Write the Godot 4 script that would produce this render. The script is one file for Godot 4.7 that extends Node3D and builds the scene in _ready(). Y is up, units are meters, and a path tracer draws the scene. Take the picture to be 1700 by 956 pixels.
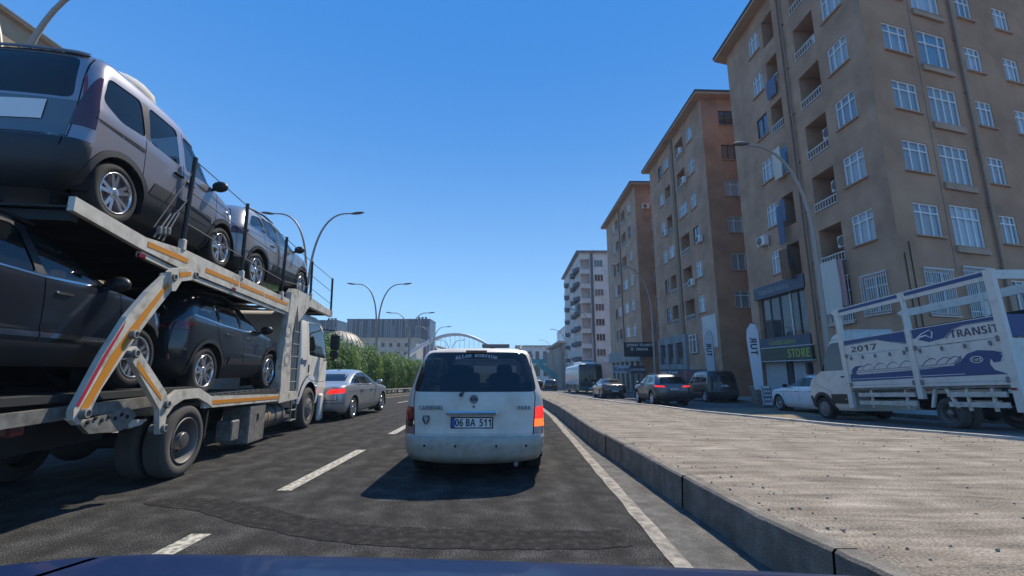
extends Node3D

# ---------------------------------------------------------------- mesh builder
class MB:
	var v := PackedVector3Array()
	var n := PackedVector3Array()
	var xf := Transform3D()
	func tri(a: Vector3, b: Vector3, c: Vector3, na: Vector3, nb: Vector3, nc: Vector3) -> void:
		v.append(xf * a); v.append(xf * c); v.append(xf * b)
		n.append((xf.basis * na).normalized()); n.append((xf.basis * nc).normalized()); n.append((xf.basis * nb).normalized())
	func ftri(a: Vector3, b: Vector3, c: Vector3) -> void:
		var m := (b - a).cross(c - a)
		if m.length_squared() < 1e-16: return
		m = m.normalized()
		tri(a, b, c, m, m, m)
	func quad(a: Vector3, b: Vector3, c: Vector3, d: Vector3) -> void:
		var m := (c - a).cross(d - b)
		if m.length_squared() < 1e-16: return
		m = m.normalized()
		tri(a, b, c, m, m, m)
		tri(a, c, d, m, m, m)
	func box(c: Vector3, s: Vector3, bs := Basis()) -> void:
		var h := s * 0.5
		var X := bs * Vector3(h.x, 0, 0)
		var Y := bs * Vector3(0, h.y, 0)
		var Z := bs * Vector3(0, 0, h.z)
		quad(c + X - Y + Z, c + X - Y - Z, c + X + Y - Z, c + X + Y + Z)
		quad(c - X - Y - Z, c - X - Y + Z, c - X + Y + Z, c - X + Y - Z)
		quad(c - X + Y + Z, c + X + Y + Z, c + X + Y - Z, c - X + Y - Z)
		quad(c - X - Y - Z, c + X - Y - Z, c + X - Y + Z, c - X - Y + Z)
		quad(c - X - Y + Z, c + X - Y + Z, c + X + Y + Z, c - X + Y + Z)
		quad(c + X - Y - Z, c - X - Y - Z, c - X + Y - Z, c + X + Y - Z)
	func cbox(c: Vector3, s: Vector3, r: float, bs := Basis()) -> void:
		# box with chamfered edges
		var h := s * 0.5
		r = min(r, min(h.x, min(h.y, h.z)) * 0.9)
		for ax in 3:
			var b1 := (ax + 1) % 3
			var b2 := (ax + 2) % 3
			for sg in [-1.0, 1.0]:
				var q := []
				for k in [[-1, -1], [1, -1], [1, 1], [-1, 1]]:
					var p := Vector3()
					p[ax] = h[ax] * sg
					p[b1] = (h[b1] - r) * k[0]
					p[b2] = (h[b2] - r) * k[1]
					q.append(c + bs * p)
				if sg > 0: quad(q[0], q[1], q[2], q[3])
				else: quad(q[3], q[2], q[1], q[0])
			for s1 in [-1.0, 1.0]:
				for s2 in [-1.0, 1.0]:
					var e := []
					for k in [[0, -1], [0, 1], [1, 1], [1, -1]]:
						var p := Vector3()
						p[ax] = (h[ax] - r) * k[1]
						p[b1] = (h[b1] - (r if k[0] == 1 else 0.0)) * s1
						p[b2] = (h[b2] - (0.0 if k[0] == 1 else r)) * s2
						e.append(c + bs * p)
					if s1 * s2 < 0: quad(e[0], e[1], e[2], e[3])
					else: quad(e[3], e[2], e[1], e[0])
		for sx in [-1.0, 1.0]:
			for sy in [-1.0, 1.0]:
				for sz in [-1.0, 1.0]:
					var a := c + bs * Vector3(h.x * sx, (h.y - r) * sy, (h.z - r) * sz)
					var b := c + bs * Vector3((h.x - r) * sx, h.y * sy, (h.z - r) * sz)
					var d := c + bs * Vector3((h.x - r) * sx, (h.y - r) * sy, h.z * sz)
					if sx * sy * sz > 0: ftri(a, b, d)
					else: ftri(a, d, b)
	func tube(pts: Array, rad, sides := 8) -> void:
		var prev: Array = []
		var prevn: Array = []
		var ref := Vector3.ZERO
		var cnt := pts.size()
		for i in cnt:
			var p: Vector3 = pts[i]
			var d: Vector3 = (pts[min(i + 1, cnt - 1)] - pts[max(i - 1, 0)])
			d = d.normalized()
			if ref == Vector3.ZERO:
				ref = Vector3.UP if absf(d.y) < 0.9 else Vector3.RIGHT
			var s := d.cross(ref).normalized()
			var u := s.cross(d).normalized()
			ref = u
			var r: float = rad[i] if rad is Array else rad
			var ring := []
			var rn := []
			for k in sides:
				var a := TAU * k / sides
				var q := s * cos(a) + u * sin(a)
				ring.append(p + q * r)
				rn.append(q)
			if i > 0:
				for k in sides:
					var k2 := (k + 1) % sides
					tri(prev[k], ring[k2], prev[k2], prevn[k], rn[k2], prevn[k2])
					tri(prev[k], ring[k], ring[k2], prevn[k], rn[k], rn[k2])
			if i == 0 or i == cnt - 1:
				var nn := -d if i == 0 else d
				for k in sides:
					if i == 0: tri(p, ring[k], ring[(k + 1) % sides], nn, nn, nn)
					else: tri(p, ring[(k + 1) % sides], ring[k], nn, nn, nn)
			prev = ring
			prevn = rn
	func prism(poly: Array, o: Vector3, u: Vector3, w: Vector3, d0: float, d1: float) -> void:
		# polygon in (u,w) extruded along u x w from d0 to d1
		var pp := PackedVector2Array()
		for q in poly: pp.append(q if q is Vector2 else Vector2(q[0], q[1]))
		if Geometry2D.is_polygon_clockwise(pp): pp.reverse()
		var nn := u.cross(w).normalized()
		var ix := Geometry2D.triangulate_polygon(pp)
		var P := func(k, d): return o + u * pp[k].x + w * pp[k].y + nn * d
		for t in range(0, ix.size(), 3):
			ftri2(P.call(ix[t], d1), P.call(ix[t + 1], d1), P.call(ix[t + 2], d1), nn)
			ftri2(P.call(ix[t], d0), P.call(ix[t + 1], d0), P.call(ix[t + 2], d0), -nn)
		for k in pp.size():
			var k2 := (k + 1) % pp.size()
			quad(P.call(k, d0), P.call(k2, d0), P.call(k2, d1), P.call(k, d1))
	func ftri2(a: Vector3, b: Vector3, c: Vector3, nn: Vector3) -> void:
		if (b - a).cross(c - a).dot(nn) < 0: tri(a, c, b, nn, nn, nn)
		else: tri(a, b, c, nn, nn, nn)
	func lathe(prof: Array, o: Vector3, axis: Vector3, seg := 24) -> void:
		# prof: [radius, along, ...]; smooth around, flat-ish along (averaged)
		var ax := axis.normalized()
		var s := ax.cross(Vector3.UP if absf(ax.y) < 0.9 else Vector3.RIGHT).normalized()
		var t := ax.cross(s)
		var m := prof.size()
		var nr := []
		for i in m:
			var a: Array = prof[max(i - 1, 0)]
			var b: Array = prof[min(i + 1, m - 1)]
			var d := Vector2(b[0] - a[0], b[1] - a[1]).normalized()
			nr.append(Vector2(d.y, -d.x))
		for i in m - 1:
			for k in seg:
				var a0 := TAU * k / seg
				var a1 := TAU * (k + 1) / seg
				var e0 := s * cos(a0) + t * sin(a0)
				var e1 := s * cos(a1) + t * sin(a1)
				var p00: Vector3 = o + e0 * prof[i][0] + ax * prof[i][1]
				var p01: Vector3 = o + e1 * prof[i][0] + ax * prof[i][1]
				var p10: Vector3 = o + e0 * prof[i + 1][0] + ax * prof[i + 1][1]
				var p11: Vector3 = o + e1 * prof[i + 1][0] + ax * prof[i + 1][1]
				var n00: Vector3 = e0 * nr[i].x + ax * nr[i].y
				var n01: Vector3 = e1 * nr[i].x + ax * nr[i].y
				var n10: Vector3 = e0 * nr[i + 1].x + ax * nr[i + 1].y
				var n11: Vector3 = e1 * nr[i + 1].x + ax * nr[i + 1].y
				if prof[i][0] > 0.0001 or prof[i + 1][0] > 0.0001:
					tri(p00, p01, p11, n00, n01, n11)
					tri(p00, p11, p10, n00, n11, n10)
	func ball(c: Vector3, r: Vector3, seg := 14, rows := 8, bs := Basis()) -> void:
		for i in rows:
			for k in seg:
				var q := []
				var qn := []
				for e in [[i, k], [i, k + 1], [i + 1, k + 1], [i + 1, k]]:
					var th: float = PI * e[0] / rows
					var ph: float = TAU * e[1] / seg
					var d := Vector3(sin(th) * cos(ph), cos(th), sin(th) * sin(ph))
					q.append(c + bs * (d * r))
					qn.append(bs * (d / r).normalized())
				tri(q[0], q[1], q[2], qn[0], qn[1], qn[2])
				tri(q[0], q[2], q[3], qn[0], qn[2], qn[3])
	func mesh() -> ArrayMesh:
		var arr := []
		arr.resize(Mesh.ARRAY_MAX)
		arr[Mesh.ARRAY_VERTEX] = v
		arr[Mesh.ARRAY_NORMAL] = n
		var am := ArrayMesh.new()
		if v.size() > 0: am.add_surface_from_arrays(Mesh.PRIMITIVE_TRIANGLES, arr)
		return am

# ---------------------------------------------------------------- nodes
var M := {}
var used := {}
var rng := RandomNumberGenerator.new()

func numbered(s: String) -> String:
	var k: int = used.get(s, 0)
	used[s] = k + 1
	return s if k == 0 else "%s_%03d" % [s, k]

func thing(called: String, label: String, category: String, at := Vector3.ZERO, turn := 0.0, group := "") -> Node3D:
	var o := Node3D.new()
	o.name = numbered(called)
	add_child(o)
	o.position = at
	o.rotation.y = turn
	tag(o, label, category, group)
	return o

func tag(o: Node, label: String, category: String, group := "") -> void:
	o.set_meta("label", label)
	o.set_meta("category", category)
	if group != "": o.set_meta("group", group)

func part(mb: MB, called: String, mat: Material, parent: Node) -> MeshInstance3D:
	return partm(mb.mesh(), called, mat, parent)

func partm(me: Mesh, called: String, mat: Material, parent: Node) -> MeshInstance3D:
	var o := MeshInstance3D.new()
	o.name = called if parent != self else numbered(called)
	o.mesh = me
	o.material_override = mat
	parent.add_child(o, true)
	return o

func struct(mb: MB, called: String, mat: Material) -> MeshInstance3D:
	var o := part(mb, called, mat, self)
	o.set_meta("kind", "structure")
	return o

func sub(called: String, parent: Node, at := Vector3.ZERO) -> Node3D:
	var o := Node3D.new()
	o.name = called
	parent.add_child(o, true)
	o.position = at
	return o

func copy_of(o: Node3D, base: String, at: Vector3, turn: float, label := "") -> Node3D:
	var c: Node3D = o.duplicate()
	c.name = numbered(base)
	add_child(c)
	c.position = at
	c.rotation.y = turn
	if label != "": c.set_meta("label", label)
	return c

var fonts := {}
func text_mesh(s: String, height: float, face := "Droid Sans", depth := 0.004, bold := false) -> TextMesh:
	var key := face + str(bold)
	if not fonts.has(key):
		var f := SystemFont.new()
		f.font_names = PackedStringArray([face])
		if bold: f.font_weight = 700
		fonts[key] = f
	var t := TextMesh.new()
	t.text = s
	t.font = fonts[key]
	t.font_size = 32
	t.pixel_size = height / 23.0
	t.depth = depth
	return t

func writing(s: String, height: float, mat: Material, parent: Node, xf: Transform3D, face := "Droid Sans", bold := false, stretch := 1.0, called := "lettering") -> MeshInstance3D:
	var o := partm(text_mesh(s, height, face, 0.004, bold), called, mat, parent)
	o.transform = xf
	o.scale_object_local(Vector3(stretch, 1, 1))
	return o

# ---------------------------------------------------------------- materials
func lin(r: float, g: float, b: float, a := 1.0) -> Color:
	var c := Color(r, g, b).linear_to_srgb()
	c.a = a
	return c

func mat(r: float, g: float, b: float, rough := 0.8, metal := 0.0, coat := 0.0) -> StandardMaterial3D:
	var m := StandardMaterial3D.new()
	m.albedo_color = lin(r, g, b)
	m.roughness = rough
	m.metallic = metal
	if coat > 0:
		m.clearcoat_enabled = true
		m.clearcoat = coat
		m.clearcoat_roughness = 0.06
	return m

func glass(r: float, g: float, b: float, a: float) -> StandardMaterial3D:
	var m := StandardMaterial3D.new()
	m.albedo_color = lin(r, g, b, a)
	m.roughness = 0.02
	m.transparency = BaseMaterial3D.TRANSPARENCY_ALPHA
	return m

func glow(r: float, g: float, b: float, e: float) -> StandardMaterial3D:
	var m := mat(r, g, b, 0.2)
	m.emission_enabled = true
	m.emission = lin(r, g, b)
	m.emission_energy_multiplier = e
	return m

func noise_img(size: int, freq: float, octaves: int, sd: int, w2 := 0) -> Image:
	var f := FastNoiseLite.new()
	f.seed = sd
	f.frequency = freq
	f.noise_type = FastNoiseLite.TYPE_SIMPLEX_SMOOTH
	f.fractal_octaves = octaves
	var im := f.get_seamless_image(w2 if w2 > 0 else size, size)
	im.convert(Image.FORMAT_L8)
	if w2 > 0: im.resize(size, size, Image.INTERPOLATE_CUBIC)
	return im

# layers: [Image, weight]; maps the weighted sum of the layers through a list of colours (linear)
func blend_tex(layers: Array, ramp: Array) -> ImageTexture:
	var size: int = layers[0][0].get_width()
	var acc := PackedFloat32Array()
	acc.resize(size * size)
	for l in layers:
		var im: Image = l[0]
		var w: float = l[1] / 255.0
		var by := im.get_data()
		for i in acc.size(): acc[i] += by[i] * w
	var lut := []
	for i in 256:
		var t := i / 255.0
		var c := Color(ramp[0][1], ramp[0][2], ramp[0][3])
		for k in ramp.size() - 1:
			if t >= ramp[k][0] and t <= ramp[k + 1][0]:
				var q: float = (t - ramp[k][0]) / max(1e-5, ramp[k + 1][0] - ramp[k][0])
				c = Color(ramp[k][1], ramp[k][2], ramp[k][3]).lerp(Color(ramp[k + 1][1], ramp[k + 1][2], ramp[k + 1][3]), q)
			elif t > ramp[-1][0]:
				c = Color(ramp[-1][1], ramp[-1][2], ramp[-1][3])
		var s := c.linear_to_srgb()
		lut.append([int(s.r * 255), int(s.g * 255), int(s.b * 255)])
	var out := PackedByteArray()
	out.resize(size * size * 3)
	for i in acc.size():
		var e: Array = lut[clampi(int(acc[i] * 255.0), 0, 255)]
		out[i * 3] = e[0]
		out[i * 3 + 1] = e[1]
		out[i * 3 + 2] = e[2]
	return ImageTexture.create_from_image(Image.create_from_data(size, size, false, Image.FORMAT_RGB8, out))

func surf(tex: Texture2D, metres: float, rough: float, bump: Image = null, bump_cm := 0.0, world := true) -> StandardMaterial3D:
	var m := StandardMaterial3D.new()
	m.albedo_texture = tex
	m.roughness = rough
	m.uv1_triplanar = true
	m.uv1_world_triplanar = world
	m.uv1_scale = Vector3.ONE / metres
	if bump != null:
		m.heightmap_enabled = true
		m.heightmap_texture = ImageTexture.create_from_image(bump)
		m.heightmap_scale = bump_cm
	return m

func make_materials() -> void:
	var nf := noise_img(512, 0.22, 3, 1)        # fine
	var nm := noise_img(512, 0.02, 4, 2)        # medium
	var nc := noise_img(512, 0.006, 4, 3)       # coarse
	var nstreak := noise_img(512, 0.03, 4, 4, 48)   # stretched along u
	var nvert := noise_img(512, 0.02, 4, 5, 0)
	M.asphalt = surf(blend_tex([[nf, 0.8], [nm, 0.02], [nc, 0.18]], [[0.24, 0.009, 0.0088, 0.0085], [0.5, 0.03, 0.0293, 0.028], [0.64, 0.055, 0.0535, 0.051], [0.76, 0.2, 0.195, 0.185]]), 1.5, 1.0, nf, 0.35)
	M.asphalt.metallic_specular = 0.25
	M.asphalt_grey = surf(blend_tex([[nf, 0.5], [nm, 0.2], [nc, 0.3]], [[0.25, 0.05, 0.05, 0.05], [0.5, 0.085, 0.083, 0.08], [0.75, 0.15, 0.145, 0.14]]), 3.7, 0.9, nf, 0.4)
	M.patch = surf(blend_tex([[nf, 0.75], [nm, 0.25]], [[0.24, 0.009, 0.0088, 0.0084], [0.5, 0.0235, 0.023, 0.022], [0.66, 0.04, 0.039, 0.037], [0.78, 0.15, 0.147, 0.14]]), 1.2, 1.0, nf, 0.6)
	M.patch.metallic_specular = 0.25
	M.concrete = surf(blend_tex([[nf, 0.48], [nstreak, 0.28], [nm, 0.06], [nc, 0.18]], [[0.24, 0.055, 0.043, 0.031], [0.4, 0.15, 0.122, 0.09], [0.55, 0.235, 0.196, 0.15], [0.75, 0.42, 0.362, 0.29]]), 2.6, 0.95, nf, 0.9)
	M.kerb = surf(blend_tex([[nf, 0.4], [nm, 0.3], [nc, 0.3]], [[0.25, 0.085, 0.075, 0.062], [0.5, 0.16, 0.142, 0.118], [0.75, 0.29, 0.262, 0.222]]), 2.2, 0.92, nf, 0.5)
	M.kerb_pale = surf(blend_tex([[nf, 0.4], [nm, 0.3], [nc, 0.3]], [[0.25, 0.3, 0.275, 0.235], [0.5, 0.42, 0.39, 0.34], [0.75, 0.55, 0.515, 0.46]]), 2.0, 0.92)
	M.gutter = surf(blend_tex([[nf, 0.5], [nm, 0.25], [nc, 0.25]], [[0.25, 0.045, 0.043, 0.039], [0.5, 0.085, 0.081, 0.073], [0.75, 0.19, 0.178, 0.157]]), 1.9, 0.95, nf, 0.5)
	M.dust = surf(blend_tex([[nf, 0.45], [nm, 0.35], [nc, 0.2]], [[0.28, 0.1, 0.09, 0.078], [0.42, 0.2, 0.18, 0.15], [0.6, 0.34, 0.305, 0.25], [0.75, 0.46, 0.41, 0.34]]), 1.3, 0.95)
	M.paint = surf(blend_tex([[nf, 0.5], [nm, 0.5]], [[0.3, 0.05, 0.05, 0.046], [0.4, 0.2, 0.19, 0.155], [0.52, 0.42, 0.4, 0.325], [0.7, 0.55, 0.525, 0.44]]), 0.9, 0.7)
	M.soil = surf(blend_tex([[nf, 0.4], [nm, 0.3], [nc, 0.3]], [[0.25, 0.07, 0.06, 0.04], [0.5, 0.17, 0.14, 0.09], [0.75, 0.28, 0.24, 0.17]]), 2.7, 0.95)
	M.pavement = surf(blend_tex([[nf, 0.3], [nm, 0.3], [nc, 0.4]], [[0.25, 0.16, 0.15, 0.14], [0.5, 0.25, 0.24, 0.22], [0.75, 0.34, 0.32, 0.3]]), 4.0, 0.9)
	var pl := func(a, b, c, sc): return surf(blend_tex([[nf, 0.12], [nm, 0.33], [nc, 0.55]], [[0.22, a[0], a[1], a[2]], [0.5, b[0], b[1], b[2]], [0.78, c[0], c[1], c[2]]]), sc, 0.92, nf, 0.15)
	M.plaster1 = pl.call([0.315, 0.195, 0.124], [0.41, 0.257, 0.165], [0.49, 0.315, 0.207], 11.0)
	M.plaster2 = pl.call([0.3, 0.17, 0.098], [0.4, 0.228, 0.133], [0.48, 0.283, 0.17], 13.0)
	M.plaster3 = pl.call([0.34, 0.225, 0.15], [0.42, 0.283, 0.192], [0.5, 0.34, 0.236], 9.0)
	M.plaster_white = pl.call([0.5, 0.47, 0.43], [0.6, 0.57, 0.53], [0.68, 0.65, 0.61], 12.0)
	M.plaster_tan = pl.call([0.3, 0.21, 0.125], [0.37, 0.265, 0.165], [0.44, 0.32, 0.2], 12.0)
	M.plaster_grey = pl.call([0.2, 0.2, 0.2], [0.26, 0.26, 0.255], [0.33, 0.33, 0.32], 8.0)
	M.stone_beige = pl.call([0.36, 0.31, 0.25], [0.44, 0.39, 0.32], [0.52, 0.47, 0.4], 9.0)
	M.trim_grey = mat(0.12, 0.12, 0.125, 0.7)
	M.dark_band = mat(0.09, 0.09, 0.1, 0.7)
	M.roof_edge = mat(0.05, 0.052, 0.05, 0.7)
	M.upvc = mat(0.72, 0.72, 0.7, 0.35)
	M.brown_frame = mat(0.06, 0.04, 0.03, 0.5)
	M.pane = glass(0.25, 0.36, 0.46, 0.38)
	M.pane_dark = glass(0.02, 0.03, 0.035, 0.6)
	M.curtain = mat(0.72, 0.72, 0.71, 0.9)
	M.curtain_blue2 = mat(0.36, 0.42, 0.48, 0.9)
	M.curtain_blue = mat(0.05, 0.2, 0.3, 0.9)
	M.curtain_dark = mat(0.06, 0.06, 0.06, 0.9)
	M.curtain_tan = mat(0.42, 0.36, 0.28, 0.9)
	M.iron_white = mat(0.6, 0.6, 0.58, 0.5)
	M.pipe = mat(0.28, 0.2, 0.14, 0.6)
	M.ac = mat(0.62, 0.61, 0.57, 0.5)
	M.black = mat(0.012, 0.012, 0.013, 0.45)
	M.blackmatte = mat(0.012, 0.012, 0.012, 0.9)
	M.rubber = mat(0.018, 0.018, 0.018, 0.85)
	M.rubber_dusty = mat(0.075, 0.07, 0.062, 0.95)
	M.plastic = mat(0.022, 0.023, 0.025, 0.55)
	M.chrome = mat(0.6, 0.6, 0.6, 0.12, 1.0)
	M.alloy = mat(0.62, 0.62, 0.63, 0.25, 0.9)
	M.rim_dark = mat(0.16, 0.155, 0.15, 0.4, 0.6)
	M.rim_steel = mat(0.2, 0.19, 0.18, 0.55, 0.4)
	M.tint = glass(0.008, 0.01, 0.011, 0.88)
	M.tint_mid = glass(0.01, 0.013, 0.014, 0.78)
	M.clear = glass(0.03, 0.045, 0.05, 0.42)
	M.seat = mat(0.02, 0.02, 0.022, 0.9)
	M.lamp_red = mat(0.22, 0.008, 0.01, 0.15, 0.0, 1.0)
	M.lamp_dark = mat(0.06, 0.006, 0.008, 0.15, 0.0, 1.0)
	M.lamp_white = mat(0.42, 0.4, 0.38, 0.2, 0.0, 1.0)
	M.lamp_clear = mat(0.3, 0.16, 0.14, 0.2, 0.0, 1.0)
	M.lamp_on = glow(0.75, 0.02, 0.012, 1.1)
	M.lamp_orange = glow(0.95, 0.13, 0.02, 1.3)
	M.plate = mat(0.7, 0.7, 0.7, 0.4)
	M.plate_blue = mat(0.02, 0.09, 0.35, 0.4)
	M.ink = mat(0.01, 0.01, 0.012, 0.6)
	M.letter_white = mat(0.75, 0.75, 0.74, 0.6)
	M.letter_grey = mat(0.3, 0.3, 0.3, 0.6)
	M.letter_red = mat(0.4, 0.05, 0.06, 0.6)
	M.letter_yellow = mat(0.35, 0.42, 0.06, 0.6)
	M.sign_black = mat(0.012, 0.014, 0.018, 0.4)
	M.sign_blue = mat(0.03, 0.05, 0.085, 0.5)
	M.sign_green = mat(0.018, 0.04, 0.022, 0.4)
	M.van_paint = surf(blend_tex([[nf, 0.1], [nm, 0.3], [nc, 0.6]], [[0.25, 0.52, 0.455, 0.37], [0.5, 0.62, 0.555, 0.465], [0.75, 0.68, 0.615, 0.525]]), 2.0, 0.42, null, 0.0, false)
	M.van_paint.clearcoat_enabled = true
	M.van_paint.clearcoat = 0.5
	M.van_bumper = surf(blend_tex([[nf, 0.15], [nm, 0.45], [nc, 0.4]], [[0.25, 0.3, 0.26, 0.205], [0.5, 0.4, 0.355, 0.29], [0.75, 0.46, 0.41, 0.345]]), 1.3, 0.55, null, 0.0, false)
	M.mpv_paint = mat(0.27, 0.26, 0.285, 0.32, 0.5, 1.0)
	M.mpv_paint_shaded = mat(0.11, 0.12, 0.125, 0.3, 0.4, 1.0)  # darker copy of the body grey; the tailgate's shade is in its colour
	M.suv_paint = mat(0.29, 0.285, 0.285, 0.32, 0.45, 1.0)
	M.dark_paint = mat(0.022, 0.026, 0.03, 0.28, 0.4, 1.0)
	M.navy_paint = mat(0.012, 0.016, 0.024, 0.3, 0.35, 1.0)
	M.silver_paint = mat(0.4, 0.4, 0.39, 0.3, 0.5, 1.0)
	M.black_paint = mat(0.014, 0.015, 0.018, 0.2, 0.2, 1.0)
	M.brown_paint = mat(0.035, 0.028, 0.024, 0.25, 0.3, 1.0)
	M.grey_paint = mat(0.075, 0.078, 0.085, 0.3, 0.4, 1.0)
	M.white_paint = mat(0.7, 0.71, 0.72, 0.35, 0.0, 0.6)
	M.blue_paint = mat(0.005, 0.018, 0.065, 0.42, 0.0, 0.15)
	M.blue_paint.metallic_specular = 0.2
	M.cream = surf(blend_tex([[nf, 0.15], [nm, 0.45], [nc, 0.4]], [[0.26, 0.3, 0.27, 0.21], [0.42, 0.48, 0.45, 0.38], [0.75, 0.6, 0.57, 0.5]]), 1.7, 0.5, null, 0.0, false)
	M.truck_white = surf(blend_tex([[nf, 0.15], [nm, 0.35], [nc, 0.5]], [[0.26, 0.54, 0.5, 0.43], [0.42, 0.62, 0.58, 0.51], [0.75, 0.66, 0.625, 0.56]]), 1.6, 0.5, null, 0.0, false)
	M.truck_steel = surf(blend_tex([[nf, 0.3], [nm, 0.4], [nc, 0.3]], [[0.25, 0.1, 0.095, 0.085], [0.5, 0.17, 0.165, 0.15], [0.75, 0.25, 0.24, 0.22]]), 1.2, 0.6, null, 0.0, false)
	M.deck_dark = mat(0.022, 0.023, 0.024, 0.8)
	M.orange_tape = mat(0.55, 0.22, 0.02, 0.45)
	M.red_tape = mat(0.4, 0.02, 0.05, 0.45)
	M.wave_blue = mat(0.025, 0.055, 0.165, 0.5)
	M.teal = mat(0.03, 0.3, 0.32, 0.5)
	M.bus_teal = mat(0.04, 0.14, 0.15, 0.35, 0.0, 0.6)
	M.galv = mat(0.3, 0.31, 0.31, 0.45, 0.4)
	M.galv_brown = mat(0.33, 0.29, 0.25, 0.5, 0.2)
	M.arch_white = mat(0.62, 0.64, 0.65, 0.4)
	M.dome = mat(0.46, 0.39, 0.28, 0.55, 0.1)
	M.fin_dark = mat(0.035, 0.042, 0.055, 0.4)
	M.fin_light = mat(0.2, 0.22, 0.25, 0.5)
	M.bark = mat(0.1, 0.075, 0.05, 0.9)
	var lf := func(r, g, b):
		var m := mat(r, g, b, 0.7)
		m.backlight_enabled = true
		m.backlight = lin(r * 1.1, g * 1.1, b * 0.5)
		return m
	M.leaf1 = lf.call(0.075, 0.14, 0.028)
	M.leaf2 = lf.call(0.095, 0.155, 0.034)
	M.leaf3 = lf.call(0.055, 0.115, 0.025)
	M.cloth_white = mat(0.6, 0.57, 0.5, 0.95)
	M.cloth_blue = mat(0.12, 0.17, 0.26, 0.95)
	M.cloth_pink = mat(0.45, 0.28, 0.27, 0.95)
	M.cloth_dark = mat(0.04, 0.035, 0.035, 0.95)
	M.cloth_carpet = surf(blend_tex([[nm, 1.0]], [[0.35, 0.16, 0.05, 0.03], [0.5, 0.36, 0.27, 0.15], [0.6, 0.12, 0.07, 0.05]]), 1.5, 0.95)
	M.cloth_gold = mat(0.4, 0.25, 0.07, 0.95)
	M.flag_white = mat(0.6, 0.6, 0.62, 0.9)
	M.shutter = mat(0.45, 0.46, 0.46, 0.6)
	M.pebble = mat(0.34, 0.28, 0.215, 0.95)

# ---------------------------------------------------------------- camera, sky, sun first; then the place
func _ready() -> void:
	var cam := Camera3D.new()
	cam.name = "camera"
	cam.position = Vector3(0, 1.4, 0)
	cam.rotation.x = atan(137.0 / 740.0)
	cam.fov = rad_to_deg(2.0 * atan(478.0 / 740.0))
	cam.near = 0.05
	cam.far = 3000.0
	add_child(cam)
	cam.current = true
	var we := WorldEnvironment.new()
	we.name = "environment"
	var env := Environment.new()
	env.background_mode = Environment.BG_SKY
	var sky := Sky.new()
	var sm := ProceduralSkyMaterial.new()
	sm.sky_top_color = Color(0.185, 0.43, 0.7)
	sm.sky_horizon_color = Color(0.61, 0.79, 0.93)
	sm.sky_curve = 0.17
	sm.ground_horizon_color = Color(0.5, 0.55, 0.58)
	sm.ground_bottom_color = Color(0.2, 0.19, 0.17)
	sm.sun_angle_max = 0.0
	sky.sky_material = sm
	env.sky = sky
	env.tonemap_mode = Environment.TONE_MAPPER_LINEAR
	env.tonemap_exposure = 1.34
	env.background_energy_multiplier = 1.25
	env.ambient_light_source = Environment.AMBIENT_SOURCE_DISABLED
	env.sdfgi_enabled = true
	env.ssao_enabled = true
	env.ssil_enabled = true
	env.fog_enabled = true
	env.fog_density = 0.0007
	env.fog_light_color = Color(0.72, 0.82, 0.92)
	we.environment = env
	add_child(we)
	var sun := DirectionalLight3D.new()
	sun.name = "sun"
	sun.light_energy = 1.35
	sun.light_color = Color(1.0, 0.955, 0.88)
	sun.light_angular_distance = 0.5
	sun.shadow_enabled = true
	add_child(sun)
	sun.look_at_from_position(Vector3(0.30, 1.0, -0.67) * 50.0, Vector3.ZERO, Vector3.UP)
	rng.seed = 77
	make_materials()
	build_ground()
	build_island()
	build_blocks()
	build_street()
	build_green()
	build_vehicles()

# ---------------------------------------------------------------- lofted vehicle bodies
# slices: [y, z_rear, z_front, half_width, rear corner radius, front corner radius]; local forward is -z
func loft(sl: Array, NS: int, NC: int, NF: int, bow: float, bulge_r: float, bulge_f: float) -> Array:
	var rows := []
	for s in sl:
		var y: float = s[0]
		var zr: float = s[1]
		var zf: float = s[2]
		var w: float = s[3]
		var half := (zr - zf) * 0.5
		var rr: float = min(s[4], min(w * 0.9, half * 0.9))
		var rf: float = min(s[5], min(w * 0.9, half * 0.9))
		var ring := PackedVector3Array()
		for i in NS: ring.append(Vector3(w, y, lerpf(zr - rr, zf + rf, float(i) / NS)))
		for i in NC:
			var a := PI / 2 * i / NC
			ring.append(Vector3(w - rf + rf * cos(a), y, zf + rf - rf * sin(a)))
		for i in NF: ring.append(Vector3(lerpf(w - rf, -(w - rf), float(i) / NF), y, zf))
		for i in NC:
			var a := PI / 2 * i / NC
			ring.append(Vector3(-(w - rf) - rf * sin(a), y, zf + rf - rf * cos(a)))
		for i in NS: ring.append(Vector3(-w, y, lerpf(zf + rf, zr - rr, float(i) / NS)))
		for i in NC:
			var a := PI / 2 * i / NC
			ring.append(Vector3(-(w - rr) - rr * cos(a), y, zr - rr + rr * sin(a)))
		for i in NF: ring.append(Vector3(lerpf(-(w - rr), w - rr, float(i) / NF), y, zr))
		for i in NC:
			var a := PI / 2 * i / NC
			ring.append(Vector3(w - rr + rr * sin(a), y, zr - rr + rr * cos(a)))
		var zm := (zr + zf) * 0.5
		for i in ring.size():
			var p := ring[i]
			var t: float = (p.z - zm) / maxf(half, 0.01)
			var q: float = p.x / maxf(w, 0.01)
			if t > 0: p.z -= bulge_r * q * q * t * t
			else: p.z += bulge_f * q * q * t * t
			p.x *= 1.0 - bow * t * t
			ring[i] = p
		rows.append(ring)
	return rows

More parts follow.
